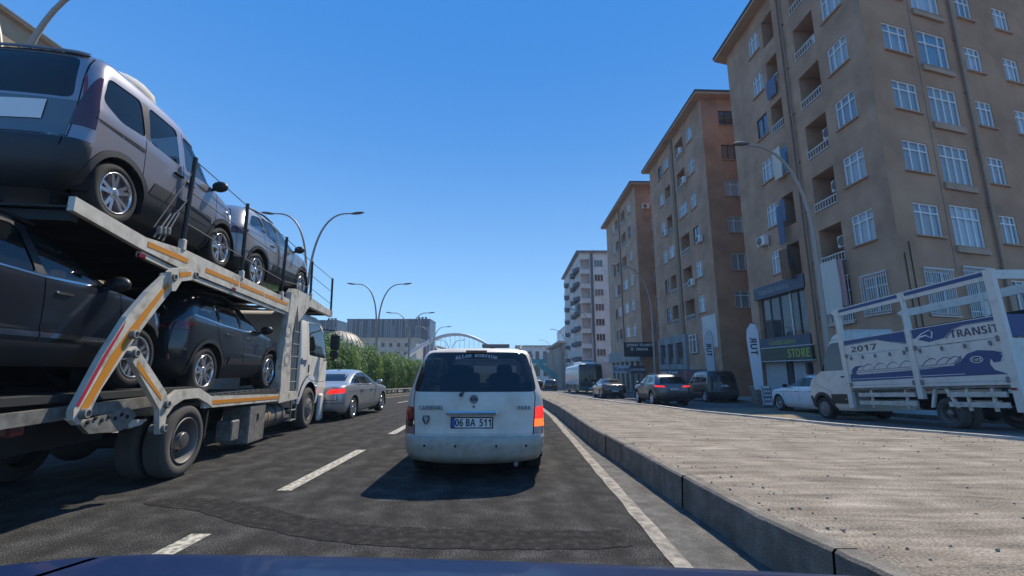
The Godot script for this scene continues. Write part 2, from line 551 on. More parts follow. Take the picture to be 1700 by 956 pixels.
func loft_polys(rows: Array, cap := true) -> Array:
	var m: int = rows[0].size()
	var acc := []
	for r in rows:
		var a := PackedVector3Array()
		a.resize(m)
		acc.append(a)
	for k in rows.size() - 1:
		for i in m:
			var j := (i + 1) % m
			var f: Vector3 = (rows[k + 1][j] - rows[k][i]).cross(rows[k + 1][i] - rows[k][j])
			acc[k][i] += f
			acc[k][j] += f
			acc[k + 1][i] += f
			acc[k + 1][j] += f
	for k in rows.size():
		for i in m: acc[k][i] = acc[k][i].normalized()
	var out := []
	for k in rows.size() - 1:
		for i in m:
			var j := (i + 1) % m
			out.append([PackedVector3Array([rows[k][i], rows[k][j], rows[k + 1][j]]), PackedVector3Array([acc[k][i], acc[k][j], acc[k + 1][j]])])
			out.append([PackedVector3Array([rows[k][i], rows[k + 1][j], rows[k + 1][i]]), PackedVector3Array([acc[k][i], acc[k + 1][j], acc[k + 1][i]])])
	if cap:
		var last: PackedVector3Array = rows[-1]
		var c := Vector3.ZERO
		for p in last: c += p
		c /= m
		c.y += 0.006
		for i in m:
			var j := (i + 1) % m
			out.append([PackedVector3Array([last[i], last[j], c]), PackedVector3Array([acc[-1][i], acc[-1][j], Vector3.UP])])
		var fst: PackedVector3Array = rows[0]
		var d := Vector3.ZERO
		for p in fst: d += p
		d /= m
		for i in m:
			var j := (i + 1) % m
			out.append([PackedVector3Array([fst[j], fst[i], d]), PackedVector3Array([Vector3.DOWN, Vector3.DOWN, Vector3.DOWN])])
	return out

func flat2(p: Vector3, view: int) -> Vector2:
	if view == 0: return Vector2(p.z, p.y)
	if view == 3: return Vector2(p.x, p.z)
	return Vector2(p.x, p.y)

func facing(nn: Vector3, view: int) -> bool:
	nn = nn.normalized()
	match view:
		0: return absf(nn.x) > 0.42
		1: return nn.z > 0.32
		2: return nn.z < -0.32
	return nn.y > 0.4

# cuts the convex polygon C (counter-clockwise, in the view's plane) out of each poly; what lies inside goes to "inside"
func cut(polys: Array, C: PackedVector2Array, view: int, inside: Array) -> Array:
	var lo := C[0]
	var hi := C[0]
	for q in C:
		lo = lo.min(q)
		hi = hi.max(q)
	var rest := []
	for pg in polys:
		var P: PackedVector3Array = pg[0]
		var N: PackedVector3Array = pg[1]
		var a := flat2(P[0], view)
		var b := a
		for k in range(1, P.size()):
			var q := flat2(P[k], view)
			a = a.min(q)
			b = b.max(q)
		if a.x >= hi.x or b.x <= lo.x or a.y >= hi.y or b.y <= lo.y or not facing(N[0] + N[1] + N[2], view):
			rest.append(pg)
			continue
		var cur := P
		var curn := N
		var outs := []
		for e in C.size():
			var e0 := C[e]
			var ed := C[(e + 1) % C.size()] - e0
			var ip := PackedVector3Array()
			var inn := PackedVector3Array()
			var op := PackedVector3Array()
			var onn := PackedVector3Array()
			var m := cur.size()
			for k in m:
				var k2 := (k + 1) % m
				var d0 := ed.cross(flat2(cur[k], view) - e0)
				var d1 := ed.cross(flat2(cur[k2], view) - e0)
				if d0 >= 0:
					ip.append(cur[k]); inn.append(curn[k])
				if d0 <= 0:
					op.append(cur[k]); onn.append(curn[k])
				if (d0 > 0 and d1 < 0) or (d0 < 0 and d1 > 0):
					var t := d0 / (d0 - d1)
					var x := cur[k].lerp(cur[k2], t)
					var xn := curn[k].lerp(curn[k2], t)
					ip.append(x); inn.append(xn)
					op.append(x); onn.append(xn)
			if op.size() >= 3: outs.append([op, onn])
			cur = ip
			curn = inn
			if cur.size() < 3: break
		if cur.size() >= 3:
			inside.append([cur, curn])
			rest.append_array(outs)
		else:
			rest.append(pg)
	return rest

func mesh_of(polys: Array, off := 0.0) -> ArrayMesh:
	var mb := MB.new()
	for pg in polys:
		var P: PackedVector3Array = pg[0]
		var N: PackedVector3Array = pg[1]
		for k in range(1, P.size() - 1):
			if (P[k] - P[0]).cross(P[k + 1] - P[0]).length_squared() < 1e-14: continue
			mb.tri(P[0] + N[0] * off, P[k] + N[k] * off, P[k + 1] + N[k + 1] * off, N[0], N[k], N[k + 1])
	return mb.mesh()

func V(arr: Array) -> PackedVector2Array:
	var p := PackedVector2Array()
	for i in range(0, arr.size(), 2): p.append(Vector2(arr[i], arr[i + 1]))
	return p

# rounds a polygon's corners
func soft(p: PackedVector2Array, r: float) -> PackedVector2Array:
	var o := PackedVector2Array()
	var m := p.size()
	for i in m:
		var a := p[(i + m - 1) % m]
		var b := p[i]
		var c := p[(i + 1) % m]
		var ra: float = min(r, a.distance_to(b) * 0.45)
		var rc: float = min(r, c.distance_to(b) * 0.45)
		var s := b + (a - b).normalized() * ra
		var e := b + (c - b).normalized() * rc
		for k in 4:
			var t := k / 3.0
			o.append(s.lerp(b, t).lerp(b.lerp(e, t), t))
	return o

func mirror(p: PackedVector2Array) -> PackedVector2Array:
	var o := PackedVector2Array()
	for q in p: o.append(Vector2(-q.x, q.y))
	return o

func line_quads(p: PackedVector2Array, w: float) -> Array:
	var o := []
	for i in p.size() - 1:
		var d := (p[i + 1] - p[i]).normalized()
		var s := Vector2(-d.y, d.x) * w * 0.5
		o.append(PackedVector2Array([p[i] - s - d * w * 0.4, p[i + 1] - s + d * w * 0.4, p[i + 1] + s + d * w * 0.4, p[i] + s - d * w * 0.4]))
	return o

func ring_quads(c: Vector2, r0: float, r1: float, a0: float, a1: float, seg: int) -> Array:
	var o := []
	for i in seg:
		var t0 := lerpf(a0, a1, float(i) / seg)
		var t1 := lerpf(a0, a1, float(i + 1) / seg)
		var e0 := Vector2(cos(t0), sin(t0))
		var e1 := Vector2(cos(t1), sin(t1))
		o.append(PackedVector2Array([c + e0 * r0, c + e1 * r0, c + e1 * r1, c + e0 * r1]))
	return o

func circle(c: Vector2, r: float, seg := 20) -> PackedVector2Array:
	var o := PackedVector2Array()
	for i in seg: o.append(c + Vector2(cos(TAU * i / seg), sin(TAU * i / seg)) * r)
	return o

# feature: [name, material or null (a hole), view, [polygons], offset]
func carve(polys: Array, feats: Array, parent: Node, body_name: String, body_mat: Material) -> Dictionary:
	var made := {}
	for f in feats:
		var inside := []
		for poly in f[3]:
			var pieces: Array = Geometry2D.decompose_polygon_in_convex(poly) if poly.size() > 4 else [poly]
			for c in pieces:
				var C: PackedVector2Array = c
				if Geometry2D.is_polygon_clockwise(C): C.reverse()
				polys = cut(polys, C, f[2], inside)
		if f[1] == null or inside.is_empty(): continue
		if f[2] == 0:
			var R := []
			var L := []
			for pg in inside:
				if pg[0][0].x + pg[0][1].x + pg[0][2].x > 0: R.append(pg)
				else: L.append(pg)
			made[f[0] + "_r"] = partm(mesh_of(R, f[4]), f[0], f[1], parent)
			made[f[0] + "_l"] = partm(mesh_of(L, f[4]), f[0], f[1], parent)
		else:
			made[f[0]] = partm(mesh_of(inside, f[4]), f[0], f[1], parent)
	made[body_name] = partm(mesh_of(polys), body_name, body_mat, parent)
	return made

# ---------------------------------------------------------------- wheels
var wheel_mesh := {}
func wheel(parent: Node, at: Vector3, left: bool, R: float, W: float, style: String) -> Node3D:
	var key := "%s%.2f%.2f" % [style, R, W]
	if not wheel_mesh.has(key):
		var t := MB.new()
		var ri := R * (0.64 if style.begins_with("truck") else 0.68)
		t.lathe([[ri, -W], [R * 0.9, -W], [R * 0.97, -W * 0.93], [R, -W * 0.8], [R, -W * 0.2], [R * 0.975, -W * 0.08], [R * 0.9, 0.004], [R * 0.8, 0.008], [ri, -0.004], [ri, -W]], Vector3.ZERO, Vector3.RIGHT, 36)
		for g in 3:
			pass
		var rim := MB.new()
		var dark := MB.new()
		if style == "truckrear":
			rim.lathe([[ri, 0.0], [ri * 0.97, 0.012], [ri * 0.93, 0.0], [ri * 0.9, -0.05], [ri * 0.84, -0.15]], Vector3.ZERO, Vector3.RIGHT, 32)
			dark.lathe([[ri * 0.85, -0.14], [ri * 0.62, -0.16], [ri * 0.55, -0.13], [ri * 0.4, -0.12], [ri * 0.36, -0.02], [ri * 0.3, 0.0], [0.0, 0.0]], Vector3.ZERO, Vector3.RIGHT, 32)
			for k in 10:
				var a := TAU * k / 10
				dark.tube([Vector3(-0.14, sin(a) * ri * 0.5, cos(a) * ri * 0.5), Vector3(-0.08, sin(a) * ri * 0.5, cos(a) * ri * 0.5)], 0.016, 6)
		elif style == "truckfront" or style == "steel":
			rim.lathe([[ri, -0.01], [ri * 0.96, 0.008], [ri * 0.9, -0.02], [ri * 0.82, -0.03], [ri * 0.6, 0.02], [ri * 0.5, 0.03], [ri * 0.35, 0.02], [ri * 0.3, 0.05], [0.0, 0.055]], Vector3.ZERO, Vector3.RIGHT, 32)
			for k in 10:
				var a := TAU * k / 10
				var c := Vector3(0.0, sin(a), cos(a))
				rim.tube([c * ri * 0.47 + Vector3(0.02, 0, 0), c * ri * 0.47 + Vector3(0.055, 0, 0)], ri * 0.05, 6)
				dark.lathe([[ri * 0.09, 0.001], [0.0, 0.0015]], c * ri * 0.72 + Vector3(-0.004, 0, 0), Vector3.RIGHT, 8)
		else:
			dark.lathe([[ri, -0.02], [ri * 0.95, -0.06], [ri * 0.4, -0.07], [0.0, -0.07]], Vector3.ZERO, Vector3.RIGHT, 28)
			rim.lathe([[ri, -0.012], [ri * 1.0, 0.004], [ri * 0.95, 0.004], [ri * 0.92, -0.02], [ri * 0.92, -0.05]], Vector3.ZERO, Vector3.RIGHT, 32)
			var ns := 5
			if style == "alloy10": ns = 10
			for k in ns:
				var a := TAU * k / ns + 0.2
				for s in ([-1.0, 1.0] if ns == 5 else [0.0]):
					var r0 := ri * 0.16
					var r1 := ri * 0.95
					var a0: float = a + s * 0.16
					var a1: float = a + s * (0.2 if style == "alloy5" else 0.3)
					var w0 := ri * 0.1
					var w1 := ri * (0.085 if ns == 5 else 0.1)
					var d := Vector3(0, cos(a1), sin(a1))
					var d0 := Vector3(0, cos(a0), sin(a0))
					var tt := Vector3(0, -sin(a1), cos(a1))
					var p0 := d0 * r0
					var p1 := d * r1
					var f0 := Vector3(-0.022, 0, 0)
					var f1 := Vector3(-0.004, 0, 0)
					var back := Vector3(-0.05, 0, 0)
					var A := p0 - tt * w0 + f0
					var B := p0 + tt * w0 + f0
					var C := p1 + tt * w1 + f1
					var D := p1 - tt * w1 + f1
					rim.quad(A, B, C, D)
					rim.quad(B + back, B, C, C + back)
					rim.quad(A, A + back, D + back, D)
			rim.lathe([[ri * 0.26, -0.06], [ri * 0.25, -0.016], [ri * 0.2, -0.008], [0.0, -0.006]], Vector3.ZERO, Vector3.RIGHT, 20)
		wheel_mesh[key] = [t.mesh(), rim.mesh(), dark.mesh()]
	var w := sub("wheel", parent, at)
	if left: w.rotation.y = PI
	var ms: Array = wheel_mesh[key]
	partm(ms[0], "tyre", M.rubber_dusty if style.begins_with("truck") else M.rubber, w)
	partm(ms[1], "rim", M.rim_steel if style.begins_with("truck") or style == "steel" else M.alloy, w)
	partm(ms[2], "wheel_hub", M.rim_dark, w)
	return w

func number_plate(parent: Node, at: Vector3, w: float, h: float, s: String, tilt := 0.0) -> void:
	var pl := sub("number_plate", parent, at)
	pl.rotation.x = tilt
	var b := MB.new()
	b.cbox(Vector3(0, 0, 0.004), Vector3(w + 0.03, h + 0.03, 0.012), 0.004)
	part(b, "plate_frame", M.black, pl)
	var f := MB.new()
	f.box(Vector3(0, 0, 0.0115), Vector3(w, h, 0.007))
	part(f, "plate_face", M.plate, pl)
	var bl := MB.new()
	bl.box(Vector3(-w * 0.46, 0, 0.012), Vector3(w * 0.08, h, 0.009))
	part(bl, "country_band", M.plate_blue, pl)
	if s != "":
		writing(s, h * 0.78, M.ink, pl, Transform3D(Basis(), Vector3(w * 0.04, 0, 0.017)), "Droid Sans", true, 0.8)

# ---------------------------------------------------------------- generic car
# spec keys: sl, wb, R, bow, br, bf, kz (length scale), side windows etc.
func scale_z(sl: Array, k: float) -> Array:
	var o := []
	for s in sl: o.append([s[0], s[1] * k, s[2] * k, s[3], s[4], s[5]])
	return o

func pz(p: PackedVector2Array, k: float) -> PackedVector2Array:
	var o := PackedVector2Array()
	for q in p: o.append(Vector2(q.x * k, q.y))
	return o

func make_car(called: String, label: String, group: String, sp: Dictionary) -> Node3D:
	var t := thing(called, label, "car", Vector3.ZERO, 0, group)
	var k: float = sp.get("kz", 1.0)
	var sl := scale_z(sp.sl, k)
	var res: Array = sp.get("res", [24, 5, 9])
	var rows := loft(sl, res[0], res[1], res[2], sp.get("bow", 0.03), sp.get("br", 0.08), sp.get("bf", 0.22))
	var polys := loft_polys(rows)
	var R: float = sp.R
	var zc: float = sp.wb * 0.5 * k
	var body: Material = sp.paint
	var tint: Material = sp.get("tint", M.tint)
	var feats := []
	for z in [zc, -zc]:
		feats.append(["wheel_arch", null, 0, [circle(Vector2(z, R), R * 1.16, 24)], 0.0])
	if sp.has("arch_trim"):
		for z in [zc, -zc]:
			feats.append(["wheel_arch_trim", M.plastic, 0, ring_quads(Vector2(z, R), R * 1.159, R * 1.159 + sp.arch_trim, -0.25, PI + 0.25, 22), 0.012])
	if sp.has("sill"):
		feats.append(["sill_trim", M.plastic, 0, [V([-zc + R * 1.1, -0.1, zc - R * 1.1, -0.1, zc - R * 1.1, sp.sill, -zc + R * 1.1, sp.sill])], 0.004])
	for w in sp.get("side_win", []):
		var p := pz(V(w), k)
		if sp.get("win_trim", true):
			var sp2 := soft(p, 0.07)
			feats.append(["side_window", tint, 0, [sp2], -0.01])
		else:
			feats.append(["side_window", tint, 0, [soft(p, 0.05)], -0.01])
	if sp.has("chrome_line"):
		feats.append(["window_trim", M.chrome, 0, line_quads(pz(V(sp.chrome_line), k), 0.02), 0.004])
	for w in sp.get("pillar", []):
		feats.append(["window_pillar", M.black, 0, [pz(V(w), k)], 0.0])
	var gaps := []
	for g in sp.get("gaps", []): gaps.append_array(line_quads(pz(V(g), k), 0.012))
	if gaps.size() > 0: feats.append(["panel_gaps", M.blackmatte, 0, gaps, -0.006])
	for d in sp.get("doors", []):
		feats.append(["door", body, 0, [pz(V(d), k)], 0.0])
	if sp.has("windshield"): feats.append(["windshield", sp.get("front_tint", M.clear), 2, [soft(V(sp.windshield), 0.08)], -0.006])
	if sp.has("rear_win"): feats.append(["rear_window", sp.get("rear_tint", M.tint), 1, [soft(V(sp.rear_win), 0.08)], -0.004])
	for l in sp.get("lamps", []):
		# [name, polygon for +x, material right, material left]
		var p := V(l[1])
		feats.append([l[0], l[2], 1, [p], 0.006])
		feats.append([l[0], l[3], 1, [mirror(p)], 0.006])
	for l in sp.get("side_lamps", []):
		feats.append([l[0], l[2], 0, [pz(V(l[1]), k)], 0.006])
	for l in sp.get("front_lamps", []):
		feats.append(["headlight", M.lamp_white, 2, [V(l)], 0.006])
		feats.append(["headlight", M.lamp_white, 2, [mirror(V(l))], 0.006])
	var rg := []
	for g in sp.get("rear_gaps", []): rg.append_array(line_quads(V(g), 0.012))
	if rg.size() > 0: feats.append(["tailgate_gap", M.blackmatte, 1, rg, -0.006])
	for b in sp.get("rear_parts", []):
		feats.append([b[0], b[2], 1, [V(b[1])], b[3]])
	for b in sp.get("front_parts", []):
		feats.append([b[0], b[2], 2, [V(b[1])], b[3]])
	for b in sp.get("side_parts", []):
		feats.append([b[0], b[2], 0, [pz(V(b[1]), k)], b[3]])
	carve(polys, feats, t, "body", body)
	# wheel wells and underside
	var hw: float = sp.sl[4][3]
	for z in [zc, -zc]:
		for sx in [-1.0, 1.0]:
			var well := MB.new()
			var prev := Vector3.ZERO
			for i in 17:
				var a := lerpf(-0.3, PI + 0.3, i / 16.0)
				var p := Vector3(0, R + sin(a) * R * 1.16, z + cos(a) * R * 1.16)
				if i > 0:
					well.quad(prev + Vector3(sx * (hw - 0.02), 0, 0), p + Vector3(sx * (hw - 0.02), 0, 0), p + Vector3(sx * (hw - 0.36), 0, 0), prev + Vector3(sx * (hw - 0.36), 0, 0))
				prev = p
			well.box(Vector3(sx * (hw - 0.37), R * 1.15, z), Vector3(0.02, R * 1.9, R * 2.3))
			part(well, "wheel_well", M.blackmatte, t)
	var style: String = sp.get("rim", "alloy5")
	for z in [zc, -zc]:
		wheel(t, Vector3(hw - sp.get("inset", 0.035), R, z), false, R, 0.22, style)
		wheel(t, Vector3(-(hw - sp.get("inset", 0.035)), R, z), true, R, 0.22, style)
	# cabin
	var belt: float = sp.belt
	for r in sp.get("seats", [0.35, -0.5]):
		for sx in [-0.38, 0.38]:
			var seat := MB.new()
			seat.cbox(Vector3(sx, belt * 0.72, r * k - 0.2), Vector3(0.5, 0.18, 0.5), 0.05)
			seat.cbox(Vector3(sx, belt * 0.98, r * k + 0.06), Vector3(0.48, 0.6, 0.14), 0.05)
			seat.cbox(Vector3(sx, belt + 0.32, r * k + 0.1), Vector3(0.24, 0.18, 0.1), 0.04)
			part(seat, "seat", M.seat, t)
	var fl := MB.new()
	fl.box(Vector3(0, 0.34, 0), Vector3(hw * 1.3, 0.08, zc * 2 + 1.0))
	fl.box(Vector3(0, belt - 0.1, sp.dash * k), Vector3(hw * 1.55, 0.2, 0.4))
	fl.box(Vector3(0, belt * 0.66, sp.dash * k - 0.3), Vector3(hw * 1.5, 0.5, 0.06))
	part(fl, "cabin_floor", M.seat, t)
	# mirrors, handles
	if sp.has("mirror"):
		for sx in [-1.0, 1.0]:
			var mm := MB.new()
			var c := Vector3(sx * sp.mirror[0], sp.mirror[1], sp.mirror[2] * k)
			mm.ball(c, Vector3(0.115, 0.085, 0.07), 12, 8)
			mm.box(c - Vector3(sx * 0.1, 0.05, 0.0), Vector3(0.12, 0.03, 0.05))
			part(mm, "side_mirror", sp.get("mirror_mat", M.black), t)
	for h in sp.get("handles", []):
		for sx in [-1.0, 1.0]:
			var mm := MB.new()
			mm.cbox(Vector3(sx * (h[2] + 0.012), h[1], h[0] * k), Vector3(0.03, 0.028, 0.19), 0.01)
			part(mm, "door_handle", sp.get("handle_mat", M.chrome), t)
	if sp.has("rails"):
		for sx in [-1.0, 1.0]:
			var mm := MB.new()
			var q := []
			for p in sp.rails: q.append(Vector3(sx * p[0], p[1], p[2] * k))
			mm.tube(q, 0.02, 8)
			part(mm, "roof_rail", sp.get("rail_mat", M.black), t)
	if sp.has("antenna"):
		var mm := MB.new()
		var a: Array = sp.antenna
		mm.prism([[-0.02, 0.0], [0.12, 0.0], [0.1, 0.055], [0.05, 0.06]], Vector3(0.015, a[0], a[1] * k), Vector3(0, 0, -1), Vector3.UP, -0.015, 0.015)
		part(mm, "roof_antenna", M.black, t)
	if sp.has("plate"):
		number_plate(t, Vector3(0, sp.plate[0], sp.plate[1] * k), 0.5, 0.11, sp.plate[2], sp.get("plate_tilt", 0.0))
	if sp.has("exhaust"):
		var mm := MB.new()
		mm.tube([Vector3(sp.exhaust, 0.24, sp.sl[1][1] * k - 0.3), Vector3(sp.exhaust, 0.23, sp.sl[1][1] * k + 0.03)], 0.03, 10)
		part(mm, "exhaust", M.rim_steel, t)
	return t

func spec_mpv() -> Dictionary:
	return {
		"sl": [[0.2, 1.95, -2.0, 0.78, 0.25, 0.4], [0.3, 2.13, -2.15, 0.885, 0.2, 0.4], [0.45, 2.18, -2.19, 0.915, 0.18, 0.4], [0.6, 2.18, -2.2, 0.925, 0.17, 0.4], [0.68, 2.17, -2.2, 0.925, 0.16, 0.4], [0.72, 2.12, -2.2, 0.925, 0.14, 0.4], [0.86, 2.105, -2.18, 0.92, 0.14, 0.38], [1.0, 2.09, -2.12, 0.915, 0.14, 0.36], [1.08, 2.08, -1.85, 0.91, 0.14, 0.34], [1.14, 2.075, -1.45, 0.9, 0.14, 0.3], [1.2, 2.065, -1.2, 0.888, 0.14, 0.25], [1.4, 2.035, -0.92, 0.86, 0.15, 0.2], [1.6, 1.985, -0.62, 0.822, 0.16, 0.2], [1.72, 1.935, -0.4, 0.785, 0.18, 0.2], [1.79, 1.86, -0.2, 0.735, 0.2, 0.2], [1.825, 1.65, 0.05, 0.63, 0.25, 0.25], [1.845, 1.15, 0.4, 0.4, 0.3, 0.3]],
		"wb": 2.78, "R": 0.335, "belt": 1.13, "dash": -1.0, "arch_trim": 0.07, "sill": 0.5,
		"side_win": [[1.82, 1.24, 1.72, 1.56, 1.1, 1.6, 1.02, 1.16, 1.5, 1.13], [0.92, 1.14, 0.94, 1.6, 0.24, 1.61, 0.16, 1.12], [0.02, 1.12, 0.08, 1.6, -0.42, 1.57, -0.98, 1.16]],
		"pillar": [[1.02, 1.16, 1.09, 1.6, 0.94, 1.6, 0.92, 1.14]],
		"gaps": [[1.01, 1.14, 1.01, 0.62, 0.98, 0.42], [0.09, 1.62, 0.09, 0.36], [-1.0, 1.12, -1.02, 0.75, -0.98, 0.4], [1.9, 1.0, 1.01, 1.0]],
		"side_parts": [["slide_rail", [1.86, 1.005, 1.03, 0.985, 1.03, 0.965, 1.86, 0.985], M.blackmatte, 0.006], ["door_guard", [0.85, 0.52, -0.85, 0.52, -0.85, 0.68, 0.75, 0.68], M.plastic, 0.012]],
		"doors": [[1.0, 0.69, 1.0, 1.11, 0.1, 1.11, 0.1, 0.69], [0.08, 0.69, 0.08, 1.11, -1.0, 1.11, -1.0, 0.69]],
		"handles": [[0.22, 0.98, 0.918], [-0.1, 0.95, 0.918]], "handle_mat": M.black, "mirror": [1.0, 1.18, -0.85],
		"windshield": [-0.76, 1.2, 0.76, 1.2, 0.64, 1.72, -0.64, 1.72],
		"rear_win": [-0.68, 1.16, 0.68, 1.16, 0.62, 1.66, -0.62, 1.66], "front_lamps": [[0.5, 0.88, 0.9, 0.95, 0.9, 1.05, 0.52, 1.0]],
		"seats": [1.1, 0.2, -0.7], "antenna": [1.84, 1.4]
	}

func spec_suv() -> Dictionary:
	return {
		"sl": [[0.24, 1.9, -1.95, 0.78, 0.3, 0.4], [0.34, 2.12, -2.12, 0.895, 0.26, 0.45], [0.5, 2.19, -2.2, 0.925, 0.24, 0.45], [0.66, 2.21, -2.22, 0.93, 0.24, 0.45], [0.8, 2.2, -2.215, 0.93, 0.24, 0.42], [0.92, 2.18, -2.17, 0.925, 0.24, 0.42], [0.99, 2.17, -2.0, 0.918, 0.24, 0.4], [1.04, 2.155, -1.6, 0.91, 0.24, 0.35], [1.09, 2.14, -1.2, 0.895, 0.24, 0.3], [1.15, 2.1, -1.02, 0.875, 0.22, 0.25], [1.3, 1.98, -0.72, 0.822, 0.2, 0.22], [1.42, 1.86, -0.45, 0.775, 0.2, 0.22], [1.52, 1.72, -0.15, 0.72, 0.22, 0.24], [1.575, 1.5, 0.1, 0.645, 0.25, 0.25], [1.605, 1.05, 0.4, 0.45, 0.3, 0.3]],
		"wb": 2.68, "R": 0.36, "belt": 1.05, "dash": -0.85, "arch_trim": 0.06, "sill": 0.46,
		"side_win": [[1.7, 1.18, 1.45, 1.4, 1.05, 1.45, 1.0, 1.12], [0.92, 1.1, 0.98, 1.46, 0.32, 1.5, 0.2, 1.07], [0.1, 1.07, 0.22, 1.5, -0.12, 1.46, -0.8, 1.1]],
		"pillar": [[1.0, 1.12, 1.05, 1.45, 0.98, 1.46, 0.92, 1.1], [0.2, 1.07, 0.32, 1.5, 0.22, 1.5, 0.1, 1.07]],
		"chrome_line": [1.75, 1.17, 1.0, 1.095, 0.15, 1.05, -0.86, 1.08],
		"gaps": [[1.12, 1.08, 1.05, 0.86, 0.78, 0.52, 0.76, 0.4], [0.12, 1.06, 0.1, 0.38], [-0.92, 1.06, -0.95, 0.7, -0.88, 0.4]],
		"doors": [[0.82, 0.59, 1.03, 0.86, 1.1, 1.03, 0.12, 1.03, 0.11, 0.59], [0.1, 0.59, 0.12, 1.03, -0.91, 1.03, -0.93, 0.7, -0.9, 0.59]],
		"side_parts": [["door_guard", [0.7, 0.47, -0.8, 0.47, -0.8, 0.56, 0.62, 0.58], M.plastic, 0.012]],
		"handles": [[0.72, 0.95, 0.925], [-0.1, 0.93, 0.925]], "mirror": [1.0, 1.13, -0.72],
		"windshield": [-0.76, 1.1, 0.76, 1.1, 0.6, 1.52, -0.6, 1.52],
		"rear_win": [-0.68, 1.1, 0.68, 1.1, 0.56, 1.44, -0.56, 1.44],
		"lamps": [["tail_light", [0.4, 0.92, 0.92, 0.94, 0.93, 1.04, 0.42, 1.0], M.lamp_dark, M.lamp_dark]],
		"side_lamps": [["tail_light", [2.2, 0.95, 1.85, 0.99, 1.8, 1.05, 2.2, 1.06], M.lamp_dark]],
		"rear_parts": [["rear_bumper", [-1, 0.1, 1, 0.1, 1, 0.52, -1, 0.52], M.plastic, 0.006]],
		"rear_gaps": [[-0.75, 0.6, -0.72, 0.9], [0.75, 0.6, 0.72, 0.9], [-0.75, 0.6, 0.75, 0.6]],
		"front_lamps": [[0.5, 0.84, 0.9, 0.9, 0.9, 0.97, 0.5, 0.92]], "front_parts": [["grille", [-0.45, 0.55, 0.45, 0.55, 0.5, 0.88, -0.5, 0.88], M.black, 0.004]],
		"rails": [[0.6, 1.56, 1.35], [0.63, 1.6, 1.1], [0.64, 1.615, 0.5], [0.62, 1.58, 0.0]], "antenna": [1.6, 0.95], "seats": [0.75, -0.35]
	}

func spec_sedan() -> Dictionary:
	return {
		"sl": [[0.18, 2.1, -2.15, 0.76, 0.3, 0.4], [0.28, 2.32, -2.3, 0.875, 0.26, 0.45], [0.42, 2.37, -2.36, 0.903, 0.24, 0.45], [0.6, 2.375, -2.38, 0.915, 0.24, 0.45], [0.76, 2.36, -2.35, 0.913, 0.24, 0.45], [0.86, 2.34, -2.2, 0.905, 0.24, 0.42], [0.92, 2.325, -1.8, 0.895, 0.24, 0.38], [0.965, 2.3, -1.4, 0.885, 0.22, 0.32], [1.0, 2.24, -1.15, 0.873, 0.22, 0.28], [1.03, 1.9, -1.02, 0.858, 0.22, 0.25], [1.12, 1.65, -0.82, 0.812, 0.2, 0.22], [1.22, 1.42, -0.6, 0.765, 0.2, 0.22], [1.32, 1.16, -0.36, 0.708, 0.22, 0.22], [1.4, 0.87, -0.1, 0.64, 0.25, 0.25], [1.44, 0.6, 0.1, 0.54, 0.28, 0.28], [1.46, 0.4, 0.2, 0.35, 0.3, 0.3]],
		"wb": 2.79, "R": 0.33, "belt": 0.98, "dash": -0.8,
		"side_win": [[1.62, 1.06, 1.28, 1.2, 0.94, 1.32, 0.88, 1.03], [0.82, 1.03, 0.88, 1.34, 0.3, 1.38, 0.16, 1.01], [0.06, 1.01, 0.2, 1.38, -0.12, 1.34, -0.78, 1.03]],
		"pillar": [[0.88, 1.03, 0.94, 1.32, 0.88, 1.34, 0.82, 1.03], [0.16, 1.01, 0.3, 1.38, 0.2, 1.38, 0.06, 1.01]],
		"chrome_line": [1.7, 1.05, 0.9, 1.0, 0.1, 0.985, -0.84, 1.005],
		"gaps": [[1.0, 1.0, 0.95, 0.8, 0.74, 0.5, 0.72, 0.34], [0.08, 1.0, 0.06, 0.32], [-0.95, 0.99, -0.98, 0.65, -0.9, 0.34]],
		"doors": [[0.76, 0.36, 0.94, 0.78, 0.09, 0.78, 0.07, 0.36], [0.05, 0.36, 0.07, 0.78, -0.95, 0.78, -0.96, 0.65, -0.9, 0.36]],
		"side_parts": [["body_crease", [1.9, 0.835, -1.9, 0.8, -1.9, 0.79, 1.9, 0.825], M.rim_steel, 0.003]],
		"handles": [[0.78, 0.86, 0.912], [-0.08, 0.84, 0.914]], "mirror": [0.98, 1.05, -0.68],
		"windshield": [-0.74, 1.02, 0.74, 1.02, 0.58, 1.38, -0.58, 1.38],
		"rear_win": [-0.68, 1.045, 0.68, 1.045, 0.54, 1.36, -0.54, 1.36],
		"lamps": [["tail_light", [0.46, 0.78, 0.92, 0.8, 0.92, 0.92, 0.5, 0.9], M.lamp_red, M.lamp_red]],
		"side_lamps": [["tail_light", [2.4, 0.8, 2.12, 0.83, 2.1, 0.91, 2.4, 0.92], M.lamp_red]],
		"rear_parts": [["rear_diffuser", [-0.8, 0.1, 0.8, 0.1, 0.7, 0.3, -0.7, 0.3], M.plastic, 0.004]],
		"rear_gaps": [[-0.72, 0.6, -0.7, 0.94], [0.72, 0.6, 0.7, 0.94], [-0.72, 0.6, 0.72, 0.6], [-0.9, 0.52, 0.9, 0.52]],
		"front_lamps": [[0.5, 0.66, 0.9, 0.7, 0.9, 0.8, 0.5, 0.76]], "front_parts": [["grille", [-0.45, 0.45, 0.45, 0.45, 0.5, 0.74, -0.5, 0.74], M.black, 0.004]],
		"antenna": [1.455, 0.6], "plate": [0.62, 2.375, ""], "seats": [0.75, -0.3]
	}

# ---------------------------------------------------------------- terrain: level near the camera, then gently downhill
func ym(z: float) -> float:
	var d := clampf(-z, 0, 220)
	return -0.028 * maxf(0.0, d - 14.0)

